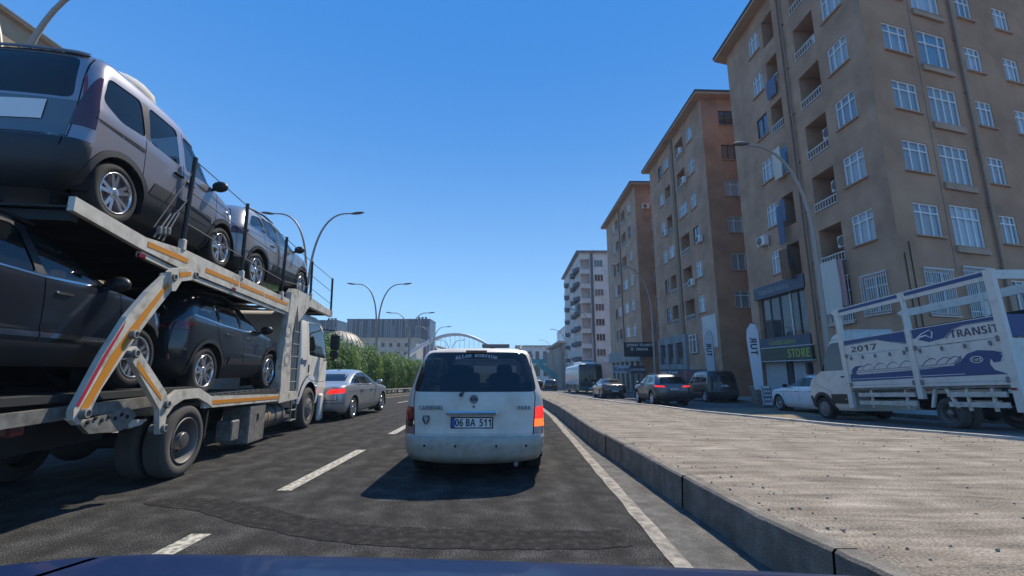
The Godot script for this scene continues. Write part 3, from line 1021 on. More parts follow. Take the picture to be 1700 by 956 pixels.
func ys(z: float) -> float:
	var t := [[-30.0, 0.2], [6.0, 0.2], [9.0, 0.17], [10.8, 0.07], [15.1, -0.165], [20.0, -0.3], [28.0, -0.46], [47.0, -0.98], [60.0, -1.3]]
	var d := -z
	if d >= 60: return ym(z)
	for i in t.size() - 1:
		if d <= t[i + 1][0]:
			return lerpf(t[i][1], t[i + 1][1], (d - t[i][0]) / (t[i + 1][0] - t[i][0]))
	return ym(z)

func sheet(mb: MB, x0: float, x1: float, zs: Array, hf: Callable, up: float, skirt := 0.0) -> void:
	for i in zs.size() - 1:
		var a := Vector3(x0, hf.call(zs[i]) + up, zs[i])
		var b := Vector3(x1, hf.call(zs[i]) + up, zs[i])
		var c := Vector3(x1, hf.call(zs[i + 1]) + up, zs[i + 1])
		var d := Vector3(x0, hf.call(zs[i + 1]) + up, zs[i + 1])
		mb.quad(a, b, c, d)
		if skirt > 0:
			var k := Vector3(0, -skirt, 0)
			mb.quad(b + k, c + k, c, b)
			mb.quad(d + k, a + k, a, d)

func zlist(a: float, b: float, st: float) -> Array:
	var o := []
	var z := a
	while z > b:
		o.append(z)
		z -= st
	o.append(b)
	return o

func interp(t: Array, d: float) -> float:
	if d <= t[0][0]: return t[0][1]
	for i in t.size() - 1:
		if d <= t[i + 1][0]:
			return lerpf(t[i][1], t[i + 1][1], (d - t[i][0]) / (t[i + 1][0] - t[i][0]))
	return t[-1][1]

const ISL_L := [[-20.0, 2.6], [0.0, 2.3], [2.5, 2.07], [3.6, 1.9], [5.4, 1.8], [9.2, 1.56], [14.0, 1.49], [25.0, 1.47], [90.0, 1.45]]
const ISL_R := [[-20.0, 14.0], [0.0, 13.0], [4.0, 10.9], [7.4, 8.0], [9.1, 6.55], [12.4, 4.8], [16.0, 3.9], [25.0, 3.3], [40.0, 2.8], [90.0, 2.3]]

func build_ground() -> void:
	var g := MB.new()
	var zs := [120.0, 40.0, 0.0, -14.0, -60.0, -120.0, -220.0, -700.0, -1500.0]
	sheet(g, -1200.0, 1200.0, zs, func(z): return ym(z), -0.12)
	struct(g, "ground", M.soil)
	var r := MB.new()
	sheet(r, -9.4, 2.6, [30.0, -14.0, -60.0, -120.0, -220.0, -420.0], func(z): return ym(z), 0.0)
	var road := struct(r, "road", M.asphalt)
	# lane dashes, each its own mesh on the road
	var dm := MB.new()
	dm.cbox(Vector3.ZERO, Vector3(0.14, 0.004, 3.0), 0.001)
	var dash := dm.mesh()
	# painted dashes of the near lane: 2.9 m long pieces with gaps as the photograph shows them
	for e in [[-2.7, -3.2, 2.0], [-2.7, -7.0, 2.75], [-2.7, -12.2, 3.6], [-2.7, -18.5, 3.0], [-2.7, -25.0, 3.0], [-2.7, -31.5, 3.0], [-6.1, -19.5, 3.0], [-6.1, -26.0, 3.0], [-6.1, -32.5, 3.0], [-6.1, -39.0, 3.0]]:
		var q := MB.new()
		var z0: float = e[1] + e[2] * 0.5
		var z1: float = e[1] - e[2] * 0.5
		sheet(q, e[0] - 0.085, e[0] + 0.085, zlist(z0, z1, 0.5), func(z): return ym(z), 0.005, 0.004)
		part(q, "lane_dash", M.paint, road)
	var q2 := MB.new()
	sheet(q2, -9.15, -9.0, zlist(10, -200, 6), func(z): return ym(z), 0.005, 0.004)
	part(q2, "edge_line", M.paint, road)
	# worn edge line with dust beside the gutter
	var el := MB.new()
	var gt := MB.new()
	var rg := RandomNumberGenerator.new()
	rg.seed = 5
	var zz := zlist(4, -90, 0.35)
	var px0 := 1.13
	var px1 := 1.3
	for i in zz.size() - 1:
		var nx0 := 1.17 + rg.randf_range(-0.012, 0.012)
		var nx1 := 1.31 + rg.randf_range(-0.008, 0.012)
		var h0 := ym(zz[i])
		var h1 := ym(zz[i + 1])
		el.quad(Vector3(px0, h0 + 0.008, zz[i]), Vector3(px1, h0 + 0.008, zz[i]), Vector3(nx1, h1 + 0.008, zz[i + 1]), Vector3(nx0, h1 + 0.008, zz[i + 1]))
		px0 = nx0
		px1 = nx1
		gt.quad(Vector3(1.22, h0 + 0.004, zz[i]), Vector3(2.55, h0 + 0.004, zz[i]), Vector3(2.55, h1 + 0.004, zz[i + 1]), Vector3(1.22, h1 + 0.004, zz[i + 1]))
	part(gt, "gutter_strip", M.gutter, road)
	part(el, "edge_line", M.dust, road)
	# darker repaired strip across the near lanes
	var pa := MB.new()
	var up := [[-3.9, -5.25], [-3.3, -5.3], [-2.6, -5.0], [-1.9, -4.62], [-1.3, -4.42], [-0.7, -4.34], [0.0, -4.3], [0.55, -4.28], [0.95, -4.3]]
	var dn := [[-3.95, -5.1], [-3.2, -4.85], [-2.5, -4.45], [-1.8, -4.12], [-1.2, -3.95], [-0.7, -3.88], [0.0, -3.86], [0.55, -3.86], [0.98, -3.92]]
	var en := FastNoiseLite.new()
	en.seed = 31
	en.frequency = 0.9
	en.fractal_octaves = 4
	var cols := 90
	var band := []
	for i in cols + 1:
		var q := i * (up.size() - 1.0) / cols
		var k: int = mini(int(q), up.size() - 2)
		var f := q - k
		var a := Vector2(lerpf(up[k][0], up[k + 1][0], f), lerpf(up[k][1], up[k + 1][1], f) + en.get_noise_2d(i * 0.25, 0.0) * 0.035)
		var b := Vector2(lerpf(dn[k][0], dn[k + 1][0], f), lerpf(dn[k][1], dn[k + 1][1], f) + en.get_noise_2d(i * 0.25, 50.0) * 0.035)
		band.append([a, b])
	for i in cols:
		var a: Array = band[i]
		var b: Array = band[i + 1]
		pa.quad(Vector3(a[1].x, 0.004, a[1].y), Vector3(b[1].x, 0.004, b[1].y), Vector3(b[0].x, 0.004, b[0].y), Vector3(a[0].x, 0.004, a[0].y))
	part(pa, "asphalt_patch", M.patch, road)
	# service road and pavement on the right
	var s := MB.new()
	sheet(s, 2.0, 13.4, zlist(30, -200, 2.0), func(z): return ys(z), 0.0)
	struct(s, "service_road", M.asphalt_grey)
	var pv := MB.new()
	sheet(pv, 13.4, 40.0, zlist(30, -200, 4.0), func(z): return ys(z), 0.13, 0.3)
	var pav := struct(pv, "pavement", M.pavement)
	var kz := 8.0
	while kz > -60.0:
		var kb := MB.new()
		var y0 := ys(kz)
		var y1 := ys(kz - 1.98)
		kb.quad(Vector3(13.3, y0 + 0.14, kz), Vector3(13.44, y0 + 0.14, kz), Vector3(13.44, y1 + 0.14, kz - 1.98), Vector3(13.3, y1 + 0.14, kz - 1.98))
		kb.quad(Vector3(13.29, y0 - 0.1, kz), Vector3(13.3, y0 + 0.14, kz), Vector3(13.3, y1 + 0.14, kz - 1.98), Vector3(13.29, y1 - 0.1, kz - 1.98))
		part(kb, "kerb_stone", M.kerb, pav)
		kz -= 2.0
	# left carriageway
	var ol := MB.new()
	sheet(ol, -26.0, -14.2, zlist(30, -200, 20.0), func(z): return ym(z), 0.0)
	struct(ol, "far_carriageway", M.asphalt_grey)
	var md := MB.new()
	sheet(md, -14.2, -9.4, zlist(30, -200, 4.0), func(z): return ym(z), 0.13, 0.3)
	struct(md, "median_verge", M.soil)
	var mk := MB.new()
	sheet(mk, -9.6, -9.35, zlist(10, -160, 4.0), func(z): return ym(z), 0.16, 0.3)
	struct(mk, "median_kerb", M.kerb)

func island_noise() -> Array:
	var a := FastNoiseLite.new()
	a.seed = 11
	a.frequency = 1.6
	a.fractal_octaves = 4
	var b := FastNoiseLite.new()
	b.seed = 12
	b.frequency = 0.35
	return [a, b]

func build_island() -> void:
	var nz := island_noise()
	var top := MB.new()
	var wall := MB.new()
	var H := 0.33
	var zs := zlist(1.0, -14.0, 0.11)
	zs.append_array(zlist(-14.5, -88.0, 1.5))
	var rows := []
	var nx := 84
	for z in zs:
		var l := interp(ISL_L, -z)
		var r := interp(ISL_R, -z)
		var row := PackedVector3Array()
		for i in nx + 1:
			var t := float(i) / nx
			t = t * 0.55 + t * t * 0.45
			var x := lerpf(l, r, t)
			var streak: float = nz[0].get_noise_2d((x + z * 0.3) * 0.22, (z - x * 0.22) * 2.0)
			var y: float = ym(z) + H + streak * 0.005 + nz[0].get_noise_2d(x * 4.2, z * 4.2) * 0.009 + nz[1].get_noise_2d(x, z) * 0.03
			if i == 0:
				x += nz[0].get_noise_2d(z * 2.0, 7.0) * 0.012
				y = ym(z) + H - 0.012 + nz[0].get_noise_2d(z * 3.0, 3.0) * 0.007
			row.append(Vector3(x, y, z))
		rows.append(row)
	var isl := struct(MB.new(), "traffic_island", M.concrete)
	var back := MB.new()
	var rk := RandomNumberGenerator.new()
	rk.seed = 15
	var shift := 0.0
	var drop := 0.0
	for k in rows.size() - 1:
		for i in nx:
			var a: Vector3 = rows[k][i]
			var b: Vector3 = rows[k][i + 1]
			var c: Vector3 = rows[k + 1][i + 1]
			var d: Vector3 = rows[k + 1][i]
			top.quad(a, b, c, d)
		var p: Vector3 = rows[k][0]
		var q: Vector3 = rows[k + 1][0]
		var g0 := Vector3(p.x - 0.02, ym(p.z) - 0.1, p.z)
		var g1 := Vector3(q.x - 0.02, ym(q.z) - 0.1, q.z)
		# cast kerb lengths with open joints
		if k % 9 == 0 and k > 0:
			part(wall, "kerb_stone", M.kerb, isl)
			wall = MB.new()
			shift = rk.randf_range(-0.008, 0.008)
			drop = rk.randf_range(-0.006, 0.006)
		var gap := Vector3(0, 0, 0.012) if k % 9 == 8 else Vector3.ZERO
		var o := Vector3(-0.05 + shift, drop + 0.012, 0)
		var p1 := p + o
		var q1 := q + o + gap
		var in1 := Vector3(0.16, 0, 0)
		g0.x += shift - 0.05
		g1.x += shift - 0.05
		g1.z += gap.z
		var ch := Vector3(0, -0.02, 0)
		var cx := Vector3(0.018, 0, 0)
		wall.quad(g0, p1 + ch, q1 + ch, g1)
		wall.quad(p1 + ch, p1 + cx, q1 + cx, q1 + ch)
		wall.quad(p1 + cx, p1 + in1, q1 + in1, q1 + cx)
		wall.quad(p1 + in1, p1 + in1 + ch * 2.0, q1 + in1 + ch * 2.0, q1 + in1)
		if k % 9 == 8: wall.quad(q1 + in1, q1 + in1 + ch * 8.0, g1, q1 + ch)
		var pr: Vector3 = rows[k][nx]
		var qr: Vector3 = rows[k + 1][nx]
		back.quad(Vector3(pr.x, pr.y - 0.9, pr.z), Vector3(qr.x, qr.y - 0.9, qr.z), qr, pr)
	part(wall, "kerb_stone", M.kerb, isl)
	part(back, "island_side", M.kerb, isl)
	isl.mesh = top.mesh()
	# far edging: thin pale kerb stones
	var ez := -3.0
	while ez > -40.0:
		var e := MB.new()
		var st := 0.98
		for q in 4:
			var za := ez - st * q / 4.0
			var zb := ez - st * (q + 1) / 4.0
			var ra := interp(ISL_R, -za)
			var rb := interp(ISL_R, -zb)
			var ya := ym(za) + H + 0.035
			var yb := ym(zb) + H + 0.035
			e.quad(Vector3(ra - 0.04, ya, za), Vector3(ra + 0.1, ya, za), Vector3(rb + 0.1, yb, zb), Vector3(rb - 0.04, yb, zb))
			e.quad(Vector3(ra - 0.04, ya - 0.1, za), Vector3(ra - 0.04, ya, za), Vector3(rb - 0.04, yb, zb), Vector3(rb - 0.04, yb - 0.1, zb))
			e.quad(Vector3(ra + 0.1, ya, za), Vector3(ra + 0.1, ya - 0.6, za), Vector3(rb + 0.1, yb - 0.6, zb), Vector3(rb + 0.1, yb, zb))
		part(e, "edging_stone", M.kerb_pale, isl)
		ez -= 1.0
	# loose stones: many small, uncountable
	var mm := MultiMesh.new()
	mm.transform_format = MultiMesh.TRANSFORM_3D
	var st2 := MB.new()
	st2.ball(Vector3.ZERO, Vector3(1.0, 0.62, 0.8), 6, 4)
	mm.mesh = st2.mesh()
	var rg := RandomNumberGenerator.new()
	rg.seed = 21
	var cnt := 12000
	mm.instance_count = cnt
	for i in cnt:
		var z: float = -1.6 - pow(rg.randf(), 1.5) * 26.0
		var l := interp(ISL_L, -z)
		var r := interp(ISL_R, -z)
		var t := rg.randf()
		if i % 2 == 0: t = 1.0 - pow(rg.randf(), 2.0) * 0.5
		if i % 9 == 0: t = rg.randf() * 0.06
		var x := lerpf(l + 0.05, r - 0.05, t)
		var sz := 0.0025 + pow(rg.randf(), 8.0) * 0.014
		var y: float = ym(z) + H + nz[1].get_noise_2d(x, z) * 0.03 + sz * 0.3
		var bs := Basis.from_euler(Vector3(rg.randf() * 3, rg.randf() * 6, rg.randf() * 3)).scaled(Vector3.ONE * sz)
		mm.set_instance_transform(i, Transform3D(bs, Vector3(x, y, z)))
	var mi := MultiMeshInstance3D.new()
	mi.multimesh = mm
	mi.material_override = M.pebble
	mi.name = "loose_stones"
	isl.add_child(mi)
	mi.set_meta("kind", "stuff")

# ---------------------------------------------------------------- buildings
class Face:
	var o: Vector3
	var u: Vector3
	var n: Vector3
	func at(a: float, y: float, d := 0.0) -> Vector3:
		return Vector3(o.x, 0, o.z) + u * a + Vector3(0, y, 0) + n * d
	func xf(a: float, y: float, d := 0.0) -> Transform3D:
		return Transform3D(Basis(u, Vector3.UP, n), at(a, y, d))

func face(x: float, z: float, ux: float, uz: float) -> Face:
	var f := Face.new()
	f.o = Vector3(x, 0, z)
	f.u = Vector3(ux, 0, uz).normalized()
	f.n = f.u.cross(Vector3.UP)
	return f

# holes: [u0, u1, y0, y1, depth]
func wall(parent: Node, f: Face, L: float, y0: float, y1: float, holes: Array, m: Material, called := "wall") -> MeshInstance3D:
	var us := [0.0, L]
	var vs := [y0, y1]
	for h in holes:
		for e in [h[0], h[1]]: if e > 0 and e < L and not us.has(e): us.append(e)
		for e in [h[2], h[3]]: if e > y0 and e < y1 and not vs.has(e): vs.append(e)
	us.sort()
	vs.sort()
	var mb := MB.new()
	for j in vs.size() - 1:
		var i := 0
		while i < us.size() - 1:
			var solid := func(k):
				var cu: float = (us[k] + us[k + 1]) * 0.5
				var cv: float = (vs[j] + vs[j + 1]) * 0.5
				for h in holes:
					if cu > h[0] and cu < h[1] and cv > h[2] and cv < h[3]: return false
				return true
			if not solid.call(i):
				i += 1
				continue
			var k := i
			while k + 1 < us.size() - 1 and solid.call(k + 1): k += 1
			mb.quad(f.at(us[i], vs[j]), f.at(us[k + 1], vs[j]), f.at(us[k + 1], vs[j + 1]), f.at(us[i], vs[j + 1]))
			i = k + 1
	for h in holes:
		var d: float = -h[4]
		mb.quad(f.at(h[0], h[2], d), f.at(h[1], h[2], d), f.at(h[1], h[2]), f.at(h[0], h[2]))
		mb.quad(f.at(h[0], h[3]), f.at(h[1], h[3]), f.at(h[1], h[3], d), f.at(h[0], h[3], d))
		mb.quad(f.at(h[0], h[2], d), f.at(h[0], h[2]), f.at(h[0], h[3]), f.at(h[0], h[3], d))
		mb.quad(f.at(h[1], h[2]), f.at(h[1], h[2], d), f.at(h[1], h[3], d), f.at(h[1], h[3]))
		if h[4] > 0.5: mb.quad(f.at(h[0], h[2], d), f.at(h[1], h[2], d), f.at(h[1], h[3], d), f.at(h[0], h[3], d))
	return part(mb, called, m, parent)

var win_cache := {}
# style: [verticals as fractions, transom fraction or 0, lower transom]
func window(parent: Node, f: Face, u0: float, u1: float, y0: float, y1: float, style: String, fm: Material, pm: Material, cm: Material, recess := 0.1) -> Node3D:
	var w := u1 - u0
	var h := y1 - y0
	var key := "%.2f %.2f %s" % [w, h, style]
	if not win_cache.has(key):
		var st: Dictionary = {"three": [[0.3, 0.68], 0.72], "two": [[0.5], 0.72], "bay": [[0.25, 0.5, 0.75], 0.7], "bay3": [[0.28, 0.74], 0.68], "plain3": [[0.33, 0.67], 0.0], "plain2": [[0.5], 0.0], "one": [[], 0.0], "far": [[0.5], 0.0]}
		var s: Array = st[style]
		var b := 0.055 if style != "far" else 0.09
		var fr := MB.new()
		fr.box(Vector3(b / 2, h / 2, 0), Vector3(b, h, 0.07))
		fr.box(Vector3(w - b / 2, h / 2, 0), Vector3(b, h, 0.07))
		fr.box(Vector3(w / 2, b / 2, 0), Vector3(w - 2 * b, b, 0.068))
		fr.box(Vector3(w / 2, h - b / 2, 0), Vector3(w - 2 * b, b, 0.068))
		for v in s[0]: fr.box(Vector3(w * v, h / 2, 0), Vector3(b, h - 2 * b, 0.064))
		if s[1] > 0: fr.box(Vector3(w / 2, h * s[1], 0), Vector3(w - 2 * b, b, 0.06))
		var pn := MB.new()
		pn.quad(Vector3(b, b, -0.012), Vector3(w - b, b, -0.012), Vector3(w - b, h - b, -0.012), Vector3(b, h - b, -0.012))
		var cu := MB.new()
		var cnt: int = max(6, int(w / 0.12))
		for i in cnt:
			var a := w * i / cnt
			var c := w * (i + 1) / cnt
			var za := -0.1 + (0.02 if i % 2 == 0 else 0.0)
			var zb := -0.1 + (0.0 if i % 2 == 0 else 0.02)
			cu.quad(Vector3(a, 0, za), Vector3(c, 0, zb), Vector3(c, h, zb), Vector3(a, h, za))
		var sl := MB.new()
		sl.box(Vector3(w / 2, -0.03, recess * 0.5 + 0.03), Vector3(w + 0.16, 0.06, recess + 0.1))
		win_cache[key] = [fr.mesh(), pn.mesh(), cu.mesh(), sl.mesh()]
	var ms: Array = win_cache[key]
	var o := partm(ms[0], "window", fm, parent)
	o.transform = f.xf(u0, y0, -recess + 0.03)
	partm(ms[1], "pane", pm, o)
	if cm != null: partm(ms[2], "curtain", cm, o)
	if style != "far": partm(ms[3], "sill", M.plaster3, o)
	return o

func railing(parent: Node, f: Face, u0: float, u1: float, y0: float, y1: float, d: float, step: float, m: Material, called := "railing", mid := false) -> void:
	var mb := MB.new()
	var b := Basis(f.u, Vector3.UP, f.n)
	mb.box(f.at((u0 + u1) / 2, y1, d), Vector3(u1 - u0, 0.05, 0.05), b)
	mb.box(f.at((u0 + u1) / 2, y0, d), Vector3(u1 - u0, 0.04, 0.04), b)
	if mid: mb.box(f.at((u0 + u1) / 2, lerpf(y0, y1, 0.25), d), Vector3(u1 - u0, 0.03, 0.03), b)
	var k := u0
	while k <= u1 + 0.001:
		mb.box(f.at(k, (y0 + y1) / 2, d), Vector3(0.025, y1 - y0, 0.025), b)
		k += step
	part(mb, called, m, parent)

func ac_unit(f: Face, a: float, y: float, d: float, label: String) -> void:
	var t := thing("air_conditioner", label, "air conditioner", f.at(a, y, d), 0, "outdoor air conditioner units on the apartment blocks")
	t.basis = Basis(f.u, Vector3.UP, f.n)
	var b := MB.new()
	b.cbox(Vector3(0, 0.3, 0.17), Vector3(0.84, 0.6, 0.32), 0.03)
	part(b, "casing", M.ac, t)
	var g := MB.new()
	g.lathe([[0.25, 0.0], [0.25, 0.012], [0.22, 0.014], [0.0, 0.006]], Vector3(-0.1, 0.3, 0.331), Vector3(0, 0, 1), 18)
	part(g, "fan_grille", M.trim_grey, t)
	var k := MB.new()
	for s in [-0.3, 0.3]:
		k.box(Vector3(s, -0.02, 0.16), Vector3(0.04, 0.04, 0.34))
		k.box(Vector3(s, -0.12, 0.0), Vector3(0.04, 0.2, 0.04))
	part(k, "bracket", M.iron_white, t)

func cloth_on(f: Face, a: float, y: float, w: float, h: float, d: float, m: Material, called: String, label: String, slope := 0.0) -> Node3D:
	var t := thing(called, label, "laundry", f.at(a, y, d), 0, "laundry hung out on the facades")
	t.basis = Basis(f.u, Vector3.UP, f.n)
	var mb := MB.new()
	var nu := 14
	var nv := 8
	for layer in 2:
		var P := func(i, j):
			var x: float = w * (float(i) / nu - 0.5)
			var yy: float = -h * j / nv + slope * x * (1.0 if j == nv else 0.6) * 0.3
			return Vector3(x, yy, sin(i * 1.35) * 0.03 * (0.4 + float(j) / nv) + sin(i * 0.6 + j * 0.5) * 0.02 + (0.012 if layer == 0 else 0.0))
		for i in nu:
			for j in nv:
				if layer == 0: mb.quad(P.call(i, j + 1), P.call(i + 1, j + 1), P.call(i + 1, j), P.call(i, j))
				else: mb.quad(P.call(i, j), P.call(i + 1, j), P.call(i + 1, j + 1), P.call(i, j + 1))
	part(mb, "cloth", m, t)
	return t

func roof_slab(parent: Node, pts: Array, y: float, over: float, m: Material) -> void:
	var pp := PackedVector2Array()
	for p in pts: pp.append(p)
	var big: Array = Geometry2D.offset_polygon(pp, over, Geometry2D.JOIN_MITER)
	if big.is_empty() or (big[0] as PackedVector2Array).size() < 3: big = [pp]
	var area := func(q: PackedVector2Array):
		var s := 0.0
		for i in q.size(): s += q[i].cross(q[(i + 1) % q.size()])
		return absf(s)
	if area.call(big[0]) < area.call(pp): big = Geometry2D.offset_polygon(pp, -over, Geometry2D.JOIN_MITER)
	var a := []
	for q in big[0]: a.append(Vector2(q.x, -q.y))
	var mb := MB.new()
	mb.prism(a, Vector3.ZERO, Vector3(1, 0, 0), Vector3(0, 0, -1), y, y + 0.22)
	part(mb, "roof", m, parent)
	var e := MB.new()
	for i in a.size():
		var p := Vector3(a[i].x, y + 0.2, -a[i].y)
		var q := Vector3(a[(i + 1) % a.size()].x, y + 0.2, -a[(i + 1) % a.size()].y)
		var dd := (q - p).normalized()
		e.box((p + q) / 2 + Vector3(0, 0.06, 0), Vector3((q - p).length() + 0.1, 0.16, 0.1), Basis(dd, Vector3.UP, dd.cross(Vector3.UP)))
	part(e, "roof_edge", M.roof_edge, parent)

func pick(a: Array):
	return a[rng.randi() % a.size()]

func close_building(t: Node3D, pts: Array, y0: float, y1: float, m: Material, skip: Array) -> void:
	# the remaining walls, so that the block is a closed volume
	for i in pts.size():
		if skip.has(i): continue
		var mb := MB.new()
		var p := Vector3(pts[i].x, y0, pts[i].y)
		var q := Vector3(pts[(i + 1) % pts.size()].x, y0, pts[(i + 1) % pts.size()].y)
		var h := Vector3(0, y1 - y0, 0)
		mb.quad(p, q, q + h, p + h)
		part(mb, "wall", m, t)

func pipe(t: Node3D, f: Face, a: float, y0: float, y1: float, r := 0.06) -> void:
	var mb := MB.new()
	mb.tube([f.at(a, y0, 0.1), f.at(a, y1, 0.1)], r, 8)
	var y := y0 + 1.0
	while y < y1:
		mb.box(f.at(a, y, 0.06), Vector3(0.18, 0.06, 0.14), Basis(f.u, Vector3.UP, f.n))
		y += 2.9
	part(mb, "drain_pipe", M.pipe, t)

func block1() -> void:
	var t := thing("apartment_block", "large brown apartment block behind the white and blue flatbed truck", "building", Vector3.ZERO, 0, "brown apartment blocks along the service road")
	var yb := -1.5
	var yt := 24.4
	var fl := face(16.0, -29.6, 0, 1)
	var LL := 11.8
	var fr := face(16.0, -17.8, 0.94, -0.27)
	var LR := 20.0
	var rows := [22.6, 19.65, 16.65, 13.68, 10.72, 7.8]
	var holes := []
	var wl := []
	# road side: windows by the corner and at the far end, recessed balconies between them
	for i in rows.size():
		var y: float = rows[i]
		wl.append([9.5, 10.75, y - 0.72, y + 0.72, "three", M.upvc, M.pane, pick([M.curtain, M.curtain, M.curtain_blue2])])
		wl.append([2.9, 4.05, y + 0.05 - 0.72, y + 0.05 + 0.72, "three" if i != 2 else "plain2", M.upvc if i != 2 else M.brown_frame, M.pane, M.curtain if i != 2 else M.curtain_dark])
		holes.append([7.25, 8.85, y - 1.2, y + 0.75, 1.3])
		if i != 3: holes.append([4.5, 5.6, y - 1.1, y + 0.75, 1.2])
	wl.append([4.5, 5.6, 13.68 - 1.0, 13.68 + 0.75, "one", M.upvc, M.pane, M.curtain_blue])
	wl.append([9.7, 10.95, 3.9, 5.5, "two", M.upvc, M.pane_dark, M.curtain_tan])
	wl.append([7.2, 8.9, 3.7, 5.75, "two", M.upvc, M.pane_dark, M.curtain_dark])
	for w in wl: holes.append([w[0], w[1], w[2], w[3], 0.22])
	# first-floor shop front and the street-level shop
	holes.append([0.9, 5.7, 3.35, 5.9, 0.35])
	holes.append([0.5, 5.9, -0.45, 2.15, 0.4])
	wall(t, fl, LL, yb, yt, holes, M.plaster1)
	for w in wl: window(t, fl, w[0], w[1], w[2], w[3], w[4], w[5], w[6], w[7])
	for i in rows.size():
		var y: float = rows[i]
		railing(t, fl, 7.25, 8.85, y - 1.15, y - 0.75, 0.03, 0.2, M.iron_white)
		if i in [1, 2, 3]: railing(t, fl, 4.5, 5.6, y - 1.05, y - 0.6, 0.03, 0.2, M.iron_white)
	pipe(t, fl, 6.25, 0.2, 24.2)
	pipe(t, fl, 6.5, 0.2, 24.2, 0.04)
	var pil := MB.new()
	pil.box(fl.at(6.05, 12.0, 0.06), Vector3(0.5, 24.6, 0.12), Basis(fl.u, Vector3.UP, fl.n))
	part(pil, "wall_pilaster", M.plaster2, t)
	railing(t, fl, 7.1, 9.0, 3.6, 5.85, 0.12, 0.14, M.iron_white, "window_bars", true)
	railing(t, fl, 9.6, 11.05, 3.8, 5.6, 0.08, 0.13, M.iron_white, "window_bars", true)
	# shop front on the first floor: dark panels, glass between them
	var sf := MB.new()
	var bs := Basis(fl.u, Vector3.UP, fl.n)
	sf.box(fl.at(3.3, 6.25, 0.06), Vector3(5.2, 0.75, 0.12), bs)
	part(sf, "shop_fascia", M.sign_blue, t)
	var sf2 := MB.new()
	sf2.box(fl.at(3.3, 3.05, 0.06), Vector3(5.2, 0.62, 0.12), bs)
	part(sf2, "shop_fascia", M.sign_blue, t)
	writing("Güzellik Salonu", 0.3, M.letter_grey, t, fl.xf(2.9, 6.25, 0.125), "Droid Serif")
	writing("Güzellik Salonu", 0.26, M.letter_yellow, t, fl.xf(3.2, 3.05, 0.125), "Droid Serif")
	for e in [[0.95, 1.95, M.curtain_tan], [2.0, 2.95, M.curtain_dark], [2.98, 4.0, M.plaster_grey], [4.03, 4.7, M.curtain_dark], [4.73, 5.65, M.plaster_grey]]:
		var mb := MB.new()
		mb.box(fl.at((e[0] + e[1]) / 2, 4.62, -0.3), Vector3(e[1] - e[0], 2.5, 0.04), bs)
		part(mb, "shop_panel", e[2], t)
		var g := MB.new()
		g.quad(fl.at(e[0], 3.4, -0.2), fl.at(e[1], 3.4, -0.2), fl.at(e[1], 5.85, -0.2), fl.at(e[0], 5.85, -0.2))
		part(g, "shop_pane", M.pane_dark, t)
		var fm := MB.new()
		fm.box(fl.at(e[1] + 0.015, 4.62, -0.18), Vector3(0.05, 2.5, 0.08), bs)
		part(fm, "shop_mullion", M.upvc if e[1] in [4.0, 5.65] else M.trim_grey, t)
	for e in [[0.6, 2.8], [2.9, 3.4], [3.5, 5.8]]:
		if e[1] - e[0] > 1.0:
			var k := -0.4
			while k < 2.1:
				var mb := MB.new()
				mb.cbox(fl.at((e[0] + e[1]) / 2, k + 0.06, -0.25), Vector3(e[1] - e[0], 0.115, 0.04), 0.015, bs)
				part(mb, "shutter_slat", M.shutter, t)
				k += 0.12
		else:
			var mb := MB.new()
			mb.box(fl.at((e[0] + e[1]) / 2, 0.85, -0.25), Vector3(e[1] - e[0], 2.55, 0.05), bs)
			part(mb, "shop_door", M.curtain_dark, t)
	# camera-facing side
	var hr := []
	var wr := []
	for i in rows.size():
		var y: float = rows[i]
		wr.append([1.2, 2.8, y - 0.75, y + 0.72, "three", M.upvc, M.pane, pick([M.curtain, M.curtain, M.curtain_tan, M.curtain_blue2])])
		wr.append([3.5, 5.45, y - 1.05, y + 0.85, ["bay", "bay3", "bay3", "bay", "bay", "bay"][i], M.upvc, M.pane, [M.curtain, M.curtain, M.curtain_blue, M.curtain_tan, M.curtain_tan, M.curtain][i]])
		for c in [7.35, 10.25, 13.2]:
			wr.append([c - 0.58, c + 0.58, y - 0.7, y + 0.68, "three", M.upvc, M.pane, pick([M.curtain, M.curtain_blue2, M.curtain_tan, M.curtain_dark])])
	wr.append([1.2, 2.8, 3.7, 5.5, "three", M.upvc, M.pane_dark, M.curtain])
	wr.append([3.6, 5.4, 3.3, 5.7, "plain2", M.upvc, M.pane_dark, M.curtain])
	wr.append([6.7, 8.0, 3.9, 5.4, "three", M.upvc, M.pane_dark, M.curtain_tan])
	for k in 5: wr.append([-0.0 + 0.3 + k * 0.62, 0.3 + k * 0.62 + 0.52, 1.2, 3.0, "one", M.brown_frame, M.pane_dark, M.curtain])
	wr.append([4.4, 7.5, 0.6, 2.9, "plain3", M.brown_frame, M.pane_dark, M.curtain_dark])
	for w in wr: hr.append([w[0], w[1], w[2], w[3], 0.22])
	wall(t, fr, LR, yb, yt, hr, M.plaster2)
	for w in wr: window(t, fr, w[0], w[1], w[2], w[3], w[4], w[5], w[6], w[7])
	railing(t, fr, 1.1, 2.9, 3.6, 5.6, 0.08, 0.13, M.iron_white, "window_bars", true)
	railing(t, fr, 3.5, 5.5, 3.2, 5.8, 0.1, 0.13, M.iron_white, "window_bars", true)
	pipe(t, fr, 6.15, 2.0, 24.2)
	for y in rows:
		var mb := MB.new()
		mb.box(fr.at(4.47, y - 1.22, 0.06), Vector3(2.1, 0.28, 0.1), Basis(fr.u, Vector3.UP, fr.n))
		part(mb, "window_apron", M.plaster3, t)
	var jt := MB.new()
	jt.box(fr.at(3.2, 15.0, 0.004), Vector3(0.03, 18.8, 0.012), Basis(fr.u, Vector3.UP, fr.n))
	part(jt, "wall_joint", M.trim_grey, t)
